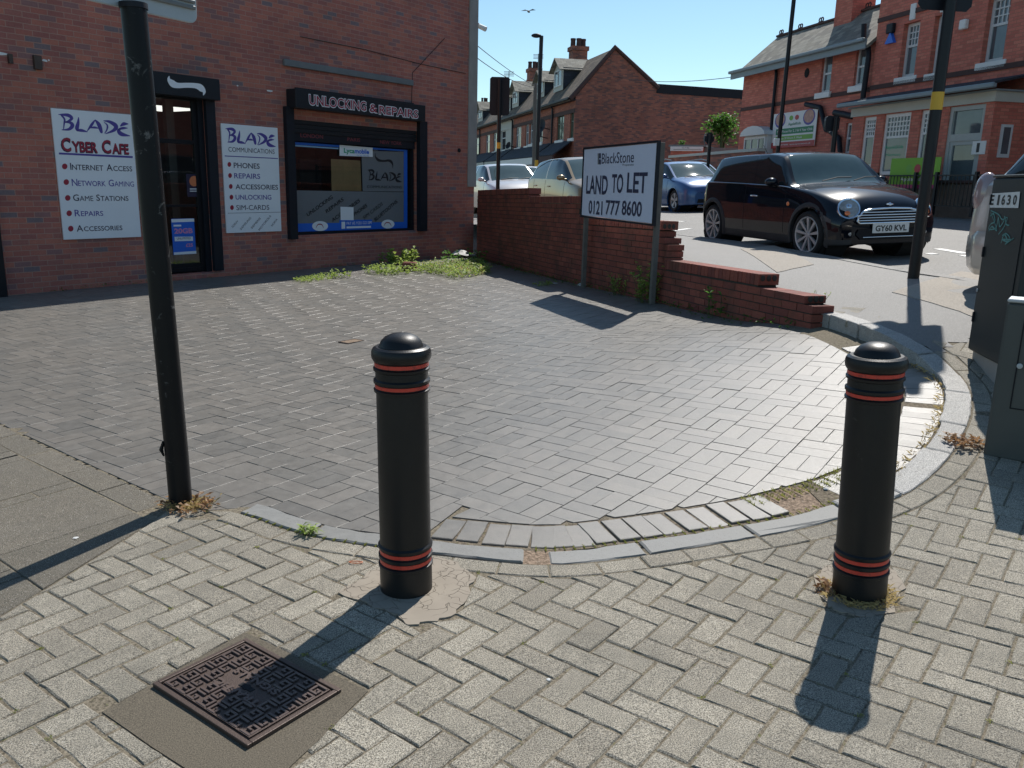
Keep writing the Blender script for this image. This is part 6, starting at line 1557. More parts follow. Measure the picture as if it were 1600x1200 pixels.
for r_, cl in ((bo[0], 4), (bo[1], 7), (bo[2], 4)):
    window(nb, *r_, -BO + .05, cols=cl, rows=4, split=.62, fw=.09, mat=M['whitepaint'], sill=False, pane=M['pane'])
r_ = bo[3]; dmat = plain('door_frame_pale', (.40, .42, .40), .55, var=.08)
mb = MB(); fr_(mb, r_[0], r_[1], r_[2], r_[3], .10, -BO + .03, -BO + .12); zt = r_[2] + (r_[3] - r_[2]) * .70; mb.box(r_[0] + .1, -BO + .034, zt - .08, r_[1] - .1, -BO + .11, zt + .08); fr_(mb, r_[0] + .10, r_[1] - .1, r_[2] + .1, zt - .08, .09, -BO + .05, -BO + .11)
dr_ = mb.build('door', dmat, nb, uv=None)
mb = MB(); mb.box(r_[0] + .1, -BO + .085, r_[2] + .3, r_[1] - .1, -BO + .09, r_[3] - .1); mb.build('pane', M['pane'], dr_, uv=None)
q0 = HB(1521, 221); q1 = HB(1539, 241); mb = MB(); xa, xb = sorted((q0[0], q1[0])); mb.bbox(xa, -BO - .02, q1[1], xb, -BO, q0[1], .004); np_ = mb.build('number_plate', M['whitepaint'], nb, uv=None)
mb = MB(); add_text(mb, '1', xa + (xb - xa) * .36, q1[1] + (q0[1] - q1[1]) * .16, xa + (xb - xa) * .58, q0[1] - (q0[1] - q1[1]) * .14, -BO - .023, 0, .01); mb.build('lettering', M['inkblack'], np_, uv=None)
zz0, zz1 = HB(1555, 245)[1], HB(1555, 193)[1]; mb = MB(); mb.box(b1, -BO + .25, zz0, b1 + .03, -BO + .55, zz1); nw = mb.build('window', M['frame_white'], nb, uv=None); mb = MB(); mb.box(b1 + .03, -BO + .31, zz0 + .08, b1 + .036, -BO + .49, zz1 - .06); mb.build('pane', M['pane'], nw, uv=None)
mb = MB(); y = -BO + .078
HBp = lambda a, b: HN(1300 + a / 5.333, 180 + b / 5.333, BO - .07)
Tz(mb, 'AppleKids', HBp, 440, 255, 592, 292, y, 0, .01); Tz(mb, 'Nursery', HBp, 448, 320, 570, 348, y, 0, .01); mb.build('lettering', M['greenink'], nb, uv=None)
# alarm boxes and marks
for (x0_, x1_, y0_, y1_, m_, l_) in ((1388, 1398, 37, 52, 'blackmatt', None), (1502, 1512, 31, 46, 'whitepaint', None)):
    r_ = rectpx(HN, x0_, x1_, y0_, y1_, .1); mb = MB(); mb.bbox(r_[0], -.18, r_[2], r_[1], -.06, r_[3], .02); mb.build('alarm_box', M[m_], nb, uv=None)
q = HN(1392.5, 60, .1); mb = MB(); mb.prism([(q[0] - .18, q[1] - .13), (q[0] + .18, q[1] - .13), (q[0], q[1] + .16)], -.16, -.06, 0, axis='y'); mb.build('alarm_box', M['blue'], nb, uv=None)
q = HN(1261, 114); mb = MB(); mb.ell((q[0], -.01, q[1]), (.14, .02, .15), 10, 6); mb.build('vent_hole', M['dark'], nb, uv=None)
# ---- nursery banner on the wing
r, x0, z0, x1, z1 = panel_thing('banner', 'white banner with green and red bands on the red brick wing, lettered AppleKids', 'banner', NU, .09, ((1209.3, 178.8), (1278, 169.2), (1271.9, 228.7), (1204.9, 230.9)), .02, M['whitepaint'])
fn = local(lambda a, b: HN(1180 + a / 11.43, 160 + b / 11.43, .09), x0, z0); y = -.093; Wb, Hb = x1 - x0, z1 - z0
def rr4(mb, a, b, c, d, y): mb.add([(a * Wb, y, c * Hb), (b * Wb, y, c * Hb), (b * Wb, y, d * Hb), (a * Wb, y, d * Hb)], [(0, 1, 2, 3)])
mb = MB(); rr4(mb, .09, .95, .38, .55, y); mb.build('green_band', M['greendark'], r, uv=None)
mb = MB(); rr4(mb, .09, .95, .20, .33, y); mb.build('green_band', M['greenlight'], r, uv=None)
mb = MB(); rr4(mb, 0, 1, .0, .16, y); mb.build('red_band', M['redpanel'], r, uv=None)
mb = MB(); add_text(mb, 'Free Places For 2, 3 & 4 Year Olds', .12 * Wb, .42 * Hb, .93 * Wb, .50 * Hb, y - .003, 0, .01); add_text(mb, 'Free 30 Hours A Week', .20 * Wb, .235 * Hb, .72 * Wb, .30 * Hb, y - .003, 0, .01); add_text(mb, '0121 507 8245   www.mynursery.co.uk', .10 * Wb, .055 * Hb, .92 * Wb, .10 * Hb, y - .003, 0, .01); mb.build('lettering', M['whitepaint'], r, uv=None)
mb = MB(); add_text(mb, 'AppleKids', .37 * Wb, .60 * Hb, .66 * Wb, .70 * Hb, y - .003, 0, .01); mb.build('lettering', M['greendark'], r, uv=None)
def disc(mb, cx, cz, rx, rz_, y, n=16): mb.add([(cx + rx * math.cos(2 * math.pi * k / n), y, cz + rz_ * math.sin(2 * math.pi * k / n)) for k in range(n)], [list(range(n))])
for cxx, m_ in ((.43, 'greenlight'), (.56, 'redpanel')): mb = MB(); disc(mb, cxx * Wb, .83 * Hb, .045 * Wb, .07 * Hb, y - .002); mb.build('apple_mark', M[m_], r, uv=None)
for cxx in (.17, .83):
    mb = MB(); disc(mb, cxx * Wb, .80 * Hb, .13 * Wb, .22 * Hb, y - .001); dd = mb.build('picture', M['purple'], r, uv=None); mb = MB(); disc(mb, cxx * Wb, .82 * Hb, .11 * Wb, .18 * Hb, y - .003); mb.build('photo', plain('skin_tones', (.50, .28, .22), .6, var=.5, vs=9), dd, uv=None)
# ---- railing, banner on it, low wall
RP_ = at(1470, 342, .53); RL = Plane((RP_.x, RP_.y), NA, far_z(8.5)); HR = RL.hit
x0 = HR(1368, 300)[0]; x1 = HR(1575, 300)[0]; zr = HR(1470, 273)[1]
rl = thing('railing', 'black metal railing with upright bars along the far footway', 'railing', RL.M)
for xx in (x0, (x0 * 2 + x1) / 3, HR(1461, 300)[0], (x0 + x1 * 2) / 3 + .5, x1): mb = MB(); mb.box(xx - .035, -.035, -.1, xx + .035, .035, zr + .06); mb.build('post', M['black'], rl, uv=None)
mb = MB(); mb.box(x0, -.02, zr - .03, x1, .02, zr); mb.box(x0, -.02, .1, x1, .02, .13); mb.build('rail', M['black'], rl, uv=None)
nbar = int((x1 - x0) / .115)
for k in range(nbar): 
    xx = x0 + (k + .5) * (x1 - x0) / nbar; mb = MB(); mb.tube([(xx, 0, .115), (xx, 0, zr - .015)], .010, 6); mb.build('bar', M['black'], rl, uv=None)
r, xa, za, xb, zb_ = panel_thing('banner', 'green banner with a pink lower edge hung on the black railing', 'banner', RL, -.06, ((1392, 247), (1470, 246), (1465, 294), (1389, 294)), .02, plain('banner_green', (.19, .42, .03), .55, var=.18, vs=1.2))
Wb, Hb = xb - xa, zb_ - za
mb = MB(); rr4(mb, 0, 1, 0, .12, .057); mb.build('pink_band', plain('banner_pink', (.45, .05, .16), .55), r, uv=None)
mb = MB(); add_text(mb, 'AppleKids', .24 * Wb, .20 * Hb, .70 * Wb, .36 * Hb, .055, 0, .02); mb.build('lettering', M['whitepaint'], r, uv=None)
for cxx, m_ in ((.40, 'greenlight'), (.57, 'redpanel')): mb = MB(); disc(mb, cxx * Wb, .64 * Hb, .065 * Wb, .15 * Hb, .056); mb.build('apple_mark', M[m_], r, uv=None)
lw = thing('garden_wall', 'low rough stone wall behind the black railing', 'wall', RL.M)
mb = MB(); mb.bbox(x0 - .5, .5, -.3, x1 + 3, .8, .62, .03); mb.build('stonework', plain('rubble_stone', (.13, .10, .08), .95, var=.5, vs=5, bumpk=.8), lw)
mb = MB(); mb.bbox(x0 - .5, .46, .62, x1 + 3, .84, .69, .01); mb.build('coping', M['band_dark'], lw)
# ================================================================== TERRACE
_tp = atY(900, 145, 47); TA = R(180 - 13.3); TZ = 1.15
TR = Plane((_tp.x, _tp.y), TA, TZ); HT = TR.hit
ZE = _tp.z - TZ
GE = Plane((_tp.x, _tp.y), math.atan2(TR.inn.x, TR.inn.y), TZ)
ap = GE.hit(961, 75); re = GE.hit(1026, 138); we = GE.hit(1149, 146)
print('terrace eaves', ZE, 'apex', ap, 'right eave', re, 'wing end', we, [HT(a, 200)[0] for a in (864, 802, 779, 751)])
RD = ap[0]; RZ = ap[1]; sl = (RZ - ZE) / RD
bounds = [HT(a, 200)[0] for a in (900, 864, 802, 779.5, 751, 728, 706)]
bounds[0] = 0.0
def dormer(par, xc, w, zb, zt, apex, ysh=.35, mat=None):
    y0 = (zb - ZE) / sl - .1; y0 = max(y0, .25); h = w / 2
    yb = (apex - ZE) / sl
    mb = MB(); ye = (zt - ZE) / sl
    mb.add([(xc - h, y0, zb), (xc - h, y0, zt), (xc - h, ye, zt)], [(0, 1, 2)]); mb.add([(xc + h, y0, zb), (xc + h, y0, zt), (xc + h, ye, zt)], [(0, 2, 1)])
    dm = mb.build('dormer', M['darkslate'], par)
    mb = MB(); mb.add([(xc - h, y0 + .001, zb), (xc + h, y0 + .001, zb), (xc + h, y0 + .001, zt), (xc, y0 + .001, apex - .12), (xc - h, y0 + .001, zt)], [(0, 1, 2, 3, 4)]); mb.build('dormer_front', M['stone'], dm, uv=None)
    mb = MB()
    for sg in (-1, 1):
        q = [(xc + sg * (h + .14), y0 - .3, zt - .12), (xc, y0 - .3, apex), (xc, yb + .1, apex), (xc + sg * (h + .14), ye + .1, zt - .12)]
        slab(mb, q if sg == -1 else q[::-1], .05)
    mb.build('dormer_roof', M['slate'], dm)
    mb = MB(); fr_(mb, xc - h + .25, xc + h - .25, zb + .25, zt - .05, .08, y0 - .05, y0 - .005); mb.box(xc - .04, y0 - .048, zb + .3, xc + .04, y0 - .01, zt - .1); w_ = mb.build('window', M['frame_white'], dm, uv=None)
    mb = MB(); mb.box(xc - h + .3, y0 - .02, zb + .3, xc + h - .3, y0 - .015, zt - .1); mb.build('pane', M['pane'], w_, uv=None)
def chimney(par, pxc, wpx, ybot, ytop, pots):
    x = HT(pxc, ybot, -RD)[0]; zt = HT(pxc, ytop, -RD)[1]; Yd = TR.world(x, RD, 0).y; w = wpx / 1310 * Yd
    mb = MB(); e_ = w * .42; mb.box(x - .45, RD - e_, RZ - 1.2, x + .45, RD + e_, zt - .5); mb.box(x - .52, RD - e_ - .08, zt - .72, x + .52, RD + e_ + .08, zt - .48); mb.box(x - .48, RD - e_ - .04, zt - 1.3, x + .48, RD + e_ + .04, zt - 1.2)
    ch = mb.build('chimney', M['gablebrick'], par)
    for k in range(pots): yy = RD - w * .30 + w * .60 * k / max(1, pots - 1); pr = w * .15; mb = MB(); mb.lathe([(pr, zt - .5), (pr * .88, zt - .12), (pr, zt - .1), (pr, zt), (pr * .7, zt)], 10, 0, Matrix.Translation((x + (.08 if k % 2 else -.06), yy, 0))); mb.build('chimney_pot', M['band_dark'], ch, uv=None)
hs = [('end terraced house with a dark brick gable and two tall green-tinted windows', M['terrbrick'], [(870, 881, 178, 219), (890.5, 896.5, 173, 216)], (877.5, 12, 143, 109, 92), (903, 26, 90, 61, 3)),
      ('red brick terraced house with a white fascia, behind the black lamp column', M['terrbrick'], [(806, 814, 198, 231), (821, 826, 194, 228), (828, 833, 191, 225), (840, 848, 186, 223)], (849, 12, 153, 128, 111), (834, 20, 127, 97, 3)),
      ('narrow white rendered terraced house with a dark open window', M['stone'], [(783, 790, 204, 235)], (811, 12, 168, 143, 127), None),
      ('red brick terraced house left of the white rendered one', M['terrbrick'], [(759, 765, 210, 240), (770.5, 776, 207, 237)], (800, 10, 176, 152, 139), (785, 15, 140, 123, 3)),
      ('last visible terraced house, beside the corner strip of the shop', M['terrbrick'], [(742, 748, 215, 244)], (757, 9, 190, 172, 159), (757, 11, 165, 153, 3))]
for hi, (lab, wm, wins, dm, cm) in enumerate(hs):
    a, b = bounds[hi + 1], bounds[hi]
    if b < a: a, b = b, a
    if hi == 4: a = a - 14
    ho = thing('terraced_house', lab, 'house', TR.M, group='terraced houses along the far street')
    rects = [rectpx(HT, *w_) for w_ in wins]; rects = [(max(p[0], a + .1), min(p[1], b - .1), p[2], p[3]) for p in rects]; rects = [p for p in rects if p[1] - p[0] > .2]
    mb = MB(); facade(mb, a, b, -.8, ZE, rects, .14)
    mb.add([(a, 8, -.8), (b, 8, -.8), (b, 8, ZE), (a, 8, ZE)], [(0, 3, 2, 1)])
    if hi == 4: mb.add([(a, 0, -.8), (a, 2 * RD, -.8), (a, 2 * RD, ZE), (a, RD, RZ), (a, 0, ZE)], [(0, 4, 3, 2, 1)])
    mb.build('wall', wm, ho)
    if hi == 0:
        mb = MB(); rr_ = re[0]; mb.add([(b, 0, -.8), (b, rr_, -.8), (b, rr_, re[1]), (b, RD, RZ), (b, 0, ZE)], [(0, 1, 2, 3, 4)]); mb.build('gable', M['gablebrick'], ho)
        mb = MB(); mb.add([(b, rr_, -.8), (b, we[0] + 9, -.8), (b, we[0] + 9, we[1] - .2), (b, rr_, re[1] - .05), (b - 6, rr_, -.8), (b - 6, we[0] + 9, -.8), (b - 6, we[0] + 9, we[1] - .2), (b - 6, rr_, re[1] - .05)], [(0, 1, 2, 3), (3, 2, 6, 7), (1, 5, 6, 2), (5, 4, 7, 6)]); mb.build('rear_wing', M['gablebrick'], ho)
        mb = MB(); mb.add([(b - .3, rr_, re[1] - .25), (b + .04, rr_, re[1] - .25), (b + .04, we[0] + 9, we[1] - .4), (b - .3, we[0] + 9, we[1] - .4)] + [(p[0], p[1], p[2] + .28) for p in [(b - .3, rr_, re[1] - .05), (b + .04, rr_, re[1] - .05), (b + .04, we[0] + 9, we[1] - .2), (b - .3, we[0] + 9, we[1] - .2)]], [(4, 5, 6, 7), (0, 1, 5, 4), (1, 2, 6, 5), (2, 3, 7, 6)]); mb.build('parapet', M['darkslate'], ho, uv=None)
        mb = MB(); mb.tube([(b + .03, -.3, ZE - .3 * sl + .02), (b + .03, RD, RZ + .04), (b + .03, rr_ + .1, re[1] + .02)], .13, 6); mb.build('verge', M['band_dark'], ho, uv=None)
    mb = MB(); slab(mb, [(a, -.35, ZE - .35 * sl + .05), (b, -.35, ZE - .35 * sl + .05), (b, RD, RZ), (a, RD, RZ)], .08); slab(mb, [(b, re[0], re[1] + .03), (a, re[0], re[1] + .03), (a, RD, RZ), (b, RD, RZ)], .08); rf = mb.build('roof', M['tile'] if 'tile' in M else M['slate'], ho)
    mb = MB(); mb.bbox(a, -.44, ZE - .35, b, -.33, ZE - .22, .02); mb.box(a, -.33, ZE - .38, b, 0, ZE - .3); mb.build('gutter', M['blackmatt'], ho, uv=None)
    mb = MB(); mb.box(a, -.04, ZE - 1.0, b, 0, ZE - .78); mb.box(a, -.04, ZE - 3.6, b, 0, ZE - 3.45); mb.build('brick_band', M['band_dark'] if hi != 2 else M['stone'], ho, uv=None)
    pn = plain('green_glass', (.05, .085, .06), .15, var=.6, vs=1.5) if hi == 0 else M['pane']
    for k, p in enumerate(rects): window(ho, *p, .07, split=.62, fw=.07, vb=1 if (p[1] - p[0]) > .7 and hi < 2 else 0, pane=M['dark'] if hi == 2 else pn, arch=.14, mat=M['frame_white'] if hi else plain('green_frame', (.10, .12, .09), .6))
    mb = MB(); mb.tube([(a + .12, -.1, -.5), (a + .12, -.1, ZE - .5), (a + .2, -.3, ZE - .3)], .06, 6); mb.build('downpipe', M['blackmatt'], ho, uv=None)
    if dm:
        pxc, w_, yb_, ye_, ya_ = dm; xc = HT(pxc, yb_, -.6)[0]; zb_ = HT(pxc, yb_, -.6)[1]; zt_ = HT(pxc, ye_, -.6)[1] ; za_ = HT(pxc, ya_, -.6)[1]; dormer(ho, xc, 2.0, zb_, zt_, za_)
    if cm: chimney(rf, *cm)
    # ground floor lean-to canopy with fascia and shop window
    c0, c1 = a + .25, b - .25; zc = 2.0
    mb = MB(); slab(mb, [(c0, -1.15, zc), (c1, -1.15, zc), (c1, 0, zc + .82), (c0, 0, zc + .82)], .06); cn = mb.build('canopy', M['darkslate'], ho)
    mb = MB(); mb.box(c0, -1.12, zc - .45, c1, -1.05, zc - .05); mb.build('fascia', M['whitepaint'] if hi == 1 else (M['band_dark'] if hi == 0 else M['stone']), cn, uv=None)
    mb = MB(); mb.box(c0 + .2, -.85, -.5, c1 - .2, 0, .75); mb.box(c0 + .1, -.9, .75, c1 - .1, 0, .85); mb.box(c0 + .05, -.95, -.5, c0 + .25, 0, zc - .2); mb.box(c1 - .25, -.95, -.5, c1 - .05, 0, zc - .2); mb.build('shopfront', wm, ho)
    x_ = c0 + .35
    while x_ + .9 < c1 - .2: window(ho, x_, x_ + .95, .85, zc - .45, -.82, split=.7, sill=False); x_ += 1.05
# satellite dishes
for px_, py_, s_ in ((846, 199, .45), (843, 213, .3), (796, 228, .25)):
    q = HT(px_, py_, .5); T = Matrix.Translation((q[0], -.5, q[1])) @ Matrix.Rotation(R(70), 4, 'X') @ Matrix.Rotation(R(25), 4, 'Y')
    r = thing('satellite_dish', {846: 'larger dark satellite dish high on the brick terrace, beside the lamp column', 843: 'smaller dark satellite dish below the larger one beside the lamp column', 796: 'small satellite dish on the white rendered house'}[px_], 'satellite dish', TR.M, group='satellite dishes on the terrace')
    mb = MB(); mb.lathe([(.001, 0), (s_ * .5, .03), (s_, .12)], 18, 0, T, cap=False); mb.build('dish', M['blackmatt'], r, smooth=50, uv=None)
    mb = MB(); mb.tube([(q[0], -.48, q[1]), (q[0], 0, q[1] - .1)], .03, 5); mb.tube([(q[0], -.5, q[1]), (q[0] + .2, -1.0, q[1] + .0)], .02, 5); mb.build('bracket', M['blackmatt'], r, uv=None)
# ================================================================== LOW OUTBUILDING and street wall
gA = atY(1048, 236, 36); GP = Plane((gA.x, gA.y), TR_A := math.atan2(.93, -.36), 1.1); HG = GP.hit
ob = thing('outbuilding', 'low brick outbuilding with a long white lettered fascia under the leafy bush', 'building', GP.M)
f = [HG(1047.8, 232.4), HG(1099.6, 226.2), HG(1099.6, 233.2), HG(1047.8, 239.2)]; w_ = f[1][0]; zt = (f[0][1] + f[1][1]) / 2; zb_ = (f[2][1] + f[3][1]) / 2
mb = MB(); mb.box(0, 0, -.5, w_, 5, zt - .02); mb.build('wall', M['nursbrick'], ob); mb = MB(); mb.box(w_, .3, -.5, w_ + 5, 5, zt - .1, 0); mb.build('wall', M['nursbrick'], ob)
mb = MB(); mb.bbox(0, -.12, zb_, w_, -.01, zt, .01); fa = mb.build('fascia', M['whitepaint'], ob, uv=None)
mb = MB(); add_text(mb, 'BUILDING', w_ * .38, zb_ + .10, w_ * .56, zt - .03, -.125, 0, .02) if False else None; add_text(mb, '0121 771 4466', w_ * .36, zb_ + (zt - zb_) * .58, w_ * .58, zb_ + (zt - zb_) * .85, -.125, 0, .01); mb.box(w_ * .1, -.124, zb_ + (zt - zb_) * .28, w_ * .95, -.122, zb_ + (zt - zb_) * .36); mb.build('lettering', M['inkblack'], fa, uv=None)
mb = MB(); mb.box(-.1, -.02, zt, w_ + .1, 5, zt + .08); mb.box(w_, .2, zt - .35, w_ + 5.2, 5, zt - .02); mb.build('flat_roof', M['grey'], ob)
sA = atY(1046, 247, 33); sB = atY(1185, 236, 27); d = Vector((sB.x - sA.x, sB.y - sA.y)); SP_ = Plane((sA.x, sA.y), math.atan2(d.x, d.y), 1.1)
sw = thing('street_wall', 'brown brick street wall with a coping, behind the blue cars', 'wall', SP_.M)
mb = MB(); L_ = d.length; za, zb2 = sA.z - 1.1, sB.z - 1.1; mb.add([(0, 0, -.5), (L_, 0, -.5), (L_, 0, zb2), (0, 0, za), (0, .25, -.5), (L_, .25, -.5), (L_, .25, zb2), (0, .25, za)], [(0, 1, 2, 3), (3, 2, 6, 7), (0, 3, 7, 4), (1, 5, 6, 2)]); mb.build('brickwork', M['gablebrick'], sw)
mb = MB(); mb.add([(0, -.05, za), (L_, -.05, zb2), (L_, -.05, zb2 + .09), (0, -.05, za + .09), (0, .3, za), (L_, .3, zb2), (L_, .3, zb2 + .09), (0, .3, za + .09)], [(0, 1, 2, 3), (3, 2, 6, 7), (0, 3, 7, 4), (1, 5, 6, 2)]); mb.build('coping', M['stone'], sw)
# ================================================================== FOLIAGE
def leafmat(name, a, b):
    t = MT(name, .55, spec=.35); t.col(t.ramp(t.island(), [(0, a), (.55, b), (1, tuple(min(1, x * 1.5) for x in b))]))
    tr = t.n('ShaderNodeBsdfTranslucent'); tr.inputs[0].default_value = lin(tuple(min(1, x * 2.0) for x in b)); mx = t.n('ShaderNodeMixShader'); mx.inputs[0].default_value = .35
    t.l(t.b.outputs[0], mx.inputs[1]); t.l(tr.outputs[0], mx.inputs[2]); t.l(mx.outputs[0], t.N['Material Output'].inputs[0]); return t.m
M['leaf'] = leafmat('leaf_green', (.03, .075, .015), (.07, .16, .025)); M['weed'] = leafmat('weed_green', (.09, .14, .03), (.24, .31, .07)); M['straw'] = leafmat('dry_straw', (.22, .16, .07), (.36, .28, .13)); M['stem'] = plain('plant_stem', (.07, .09, .03), .8)
M['deadleaf'] = leafmat('dead_leaf', (.10, .05, .025), (.24, .14, .07)); M['moss'] = leafmat('moss_green', (.10, .11, .02), (.22, .23, .05))
def leaf(mb, p, d, l, w, bend=.2, mi=0):
    d = Vector(d).normalized(); s = d.cross(Vector((random.uniform(-.3, .3), random.uniform(-.3, .3), 1))).normalized() * w; u = s.cross(d).normalized()
    p = Vector(p); m = p + d * l * .5 + u * l * bend; e = p + d * l
    mb.add([p, m + s * .5, e, m - s * .5], [(0, 1, 2, 3)], mi)
def bush(name, label, c, r, n, ls, cat='bush', trunkh=1.0, stems=6):
    o = thing(name, label, cat, loc=c); mb = MB(); 
    lob = [(Vector((random.uniform(-.6, .6) * r[0], random.uniform(-.5, .5) * r[1], r[2] * random.uniform(-.1, 1.4))), random.uniform(.3, .55)) for _ in range(11)]
    for k in range(n):
        q, s_ = random.choice(lob); v = Vector((random.gauss(0, 1), random.gauss(0, 1), random.gauss(0, 1))).normalized() * s_ * random.uniform(.6, 1.05)
        p = q + Vector((v.x * r[0], v.y * r[1], v.z * r[2])); leaf(mb, p, (random.uniform(-1, 1), random.uniform(-1, 1), random.uniform(-.7, .3)), ls * random.uniform(.7, 1.4), ls * .7)
    mb.build('foliage', M['leaf'], o, uv=None)
    mb = MB()
    for q, s_ in lob[:stems]: mb.tube([(0, 0, -trunkh), (q.x * .4, q.y * .4, q.z * .4), tuple(q)], [.05, .035, .015], 6)
    mb.build('stem', M['stem'], o, uv=None); return o
b_ = atY(1129, 226, 37.5); bush('bush', 'leafy green bush growing above the low outbuilding against the brick wall', (b_.x, b_.y, b_.z), (.95, .7, .75), 900, .17)
b_ = atY(1064, 231, 37.0); bush('bush', 'tiny yellow-green plant sprouting from the outbuilding roof', (b_.x, b_.y, b_.z), (.14, .14, .2), 60, .10, trunkh=.2, stems=3)
b_ = atY(1032, 250, 32); bush('bush', 'small yellow-green shrub just right of the white board', (b_.x, b_.y, b_.z - .3), (.2, .2, .25), 80, .10, trunkh=.5, stems=3)
def weed(name, label, P, G, h, n, spread, m='weed', ll=.05, lw=.02, group=None, upright=.8):
    z = G(P.x, P.y); o = thing(name, label, 'weed', loc=(P.x, P.y, z), group=group); mb = MB(); ms = MB()
    for k in range(n):
        a = random.uniform(0, 2 * math.pi); rr_ = spread * math.sqrt(random.random()); b = Vector((math.cos(a) * rr_, math.sin(a) * rr_, 0)); hh = h * random.uniform(.45, 1.1); lean_ = Vector((math.cos(a), math.sin(a), 0)) * hh * random.uniform(0, .45)
        ms.tube([b - Vector((0, 0, .02)), b + lean_ * .4 + Vector((0, 0, hh * .6)), b + lean_ + Vector((0, 0, hh))], [.0035, .0028, .0015], 4)
        for j in range(int(5 + hh * 30)):
            t_ = random.uniform(.12, 1); p = b + lean_ * t_ * t_ + Vector((0, 0, hh * t_)); aa = random.uniform(0, 6.28); leaf(mb, p, (math.cos(aa), math.sin(aa), random.uniform(-.1, upright)), ll * random.uniform(.6, 1.3), lw * random.uniform(.7, 1.3))
    mb.build('foliage', M[m], o, uv=None); ms.build('stem', M['stem'], o, uv=None); return o
gw = 'weeds sprouting along the wall and kerbs'
weed('weed', 'leafy weed clump sprouting at the foot of the wall under the right board post', at(1012, 470, 1.33), G1, .50, 16, .14, ll=.075, lw=.035, group=gw)
weed('weed', 'spiky weed against the wall between the two board posts', at(972, 459, 1.37), G1, .28, 9, .12, ll=.10, lw=.02, group=gw)
weed('weed', 'dark green weed growing at the foot of the low end of the wall', at(1135, 490, 1.26), G1, .26, 26, .22, 'leaf', ll=.06, lw=.03, group=gw)
weed('weed', 'wispy yellow-green weed at the broken end of the wall', at(1250, 502, 1.16), G1, .26, 34, .16, ll=.025, lw=.010, group=gw)
weed('weed', 'low weed rosette in the moss beside the slate kerb', at(485, 832, 1.53), G2, .035, 9, .03, ll=.045, lw=.012, group=gw)
weed('weed', 'broad-leaved weed clump at the left of the weed patch', at(622, 415, 1.66), G1, .30, 22, .34, ll=.11, lw=.07, group=gw)
weed('weed', 'small weed sprig in the sun on the left edge of the weed patch', at(533, 436, 1.64), G1, .14, 9, .16, ll=.06, lw=.03, group=gw)
def ground_cover(name, G, n, fn_, h, m, wd=.004, kind='stuff', flat=.0):
    mb = MB()
    for k in range(n):
        x, y = fn_(); z = G(x, y); a = random.uniform(0, 6.28); hh = h * random.uniform(.3, 1.1); l = Vector((math.cos(a), math.sin(a), 0)); out = l * hh * random.uniform(.2, 1.0 + flat * 4); s_ = Vector((-l.y, l.x, 0)) * wd
        p = Vector((x, y, z)); mb.add([p - s_, p + s_, p + out * .5 + Vector((0, 0, hh * .7)), p + out + Vector((0, 0, hh * (1 - flat)))], [(0, 1, 2), (0, 2, 3)])
    o = mb.build(name, M[m], None, uv=None); o['kind'] = kind; return o
def in_quad(px, D):
    pts = [at(*a, D) for a in px]
    def f():
        while True:
            a, b = random.random(), random.random()
            p = pts[0] * (1 - a) * (1 - b) + pts[1] * a * (1 - b) + pts[2] * a * b + pts[3] * (1 - a) * b; return p.x, p.y
    return f
random.seed(11)
def leafy(name, G, n, fn_, h, m, ll, lw):
    mb = MB()
    for k in range(n):
        x, y = fn_(); z = G(x, y); hh = h * random.random() ** 1.3
        for j in range(3): a = random.uniform(0, 6.28); leaf(mb, (x, y, z + hh), (math.cos(a), math.sin(a), random.uniform(0, .9)), ll * random.uniform(.6, 1.4), lw)
    o = mb.build(name, M[m], None, uv=None); o['kind'] = 'stuff'; return o
leafy('weed_patch', G1, 850, in_quad(((640, 420), (745, 414), (768, 432), (715, 443)), 1.62), .13, 'weed', .075, .022)
leafy('weed_patch', G1, 120, in_quad(((690, 408), (760, 410), (760, 424), (690, 424)), 1.64), .28, 'leaf', .07, .03)
leafy('dry_weeds', G1, 160, in_quad(((640, 418), (745, 412), (768, 432), (715, 443)), 1.62), .12, 'straw', .06, .02)
leafy('weed_patch', G1, 330, in_quad(((565, 428), (645, 420), (690, 432), (600, 434)), 1.64), .13, 'weed', .06, .028)
leafy('low_weeds', G1, 260, in_quad(((455, 440), (520, 432), (535, 438), (470, 446)), 1.65), .05, 'weed', .04, .018)
leafy('low_weeds', G1, 90, in_quad(((830, 446), (855, 443), (870, 448), (845, 452)), 1.5), .03, 'weed', .035, .012)
def along_wall():
    s = random.uniform(.0, 11.5); w = wall_pt(s, -random.random() ** 2 * .22); return w
leafy('wall_foot_weeds', G1, 500, along_wall, .06, 'leaf', .03, .012)
def along_shop():
    a = random.uniform(.0, SHOP.hit(735, 399)[0] if False else 8.5); q = SHOP.world(a, -random.random() ** 2 * .15, 0); return q.x, q.y
leafy('wall_foot_weeds', G1, 160, along_shop, .05, 'leaf', .03, .012)
# straw round the post and the right bollard, moss in the kerb gap
ground_cover('dry_grass', G2, 260, lambda: (sp.location.x + .05 + random.gauss(0, .05), sp.location.y - .02 + random.gauss(0, .035)), .035, 'straw', .0014, flat=.3)
def ringpos(c, r0, r1, a0=0, a1=6.28):
    def f(): a = random.uniform(a0, a1); r_ = random.uniform(r0, r1); return c.x + r_ * math.cos(a), c.y + r_ * math.sin(a)
    return f
ground_cover('dry_grass', G2, 420, ringpos(bp2, .09, .14, -2.6, .9), .03, 'straw', .0010, flat=.2)
ground_cover('dry_grass', G2, 60, ringpos(bp2, .10, .15, 2.2, 3.6), .035, 'straw', .0014, flat=.3)
def ringgap(i0, i1, o0, o1):
    def f(): i = random.randint(i0, i1); o_ = random.uniform(o0, o1); return RING[i][0] + RINGN[i][0] * o_, RING[i][1] + RINGN[i][1] * o_
    return f
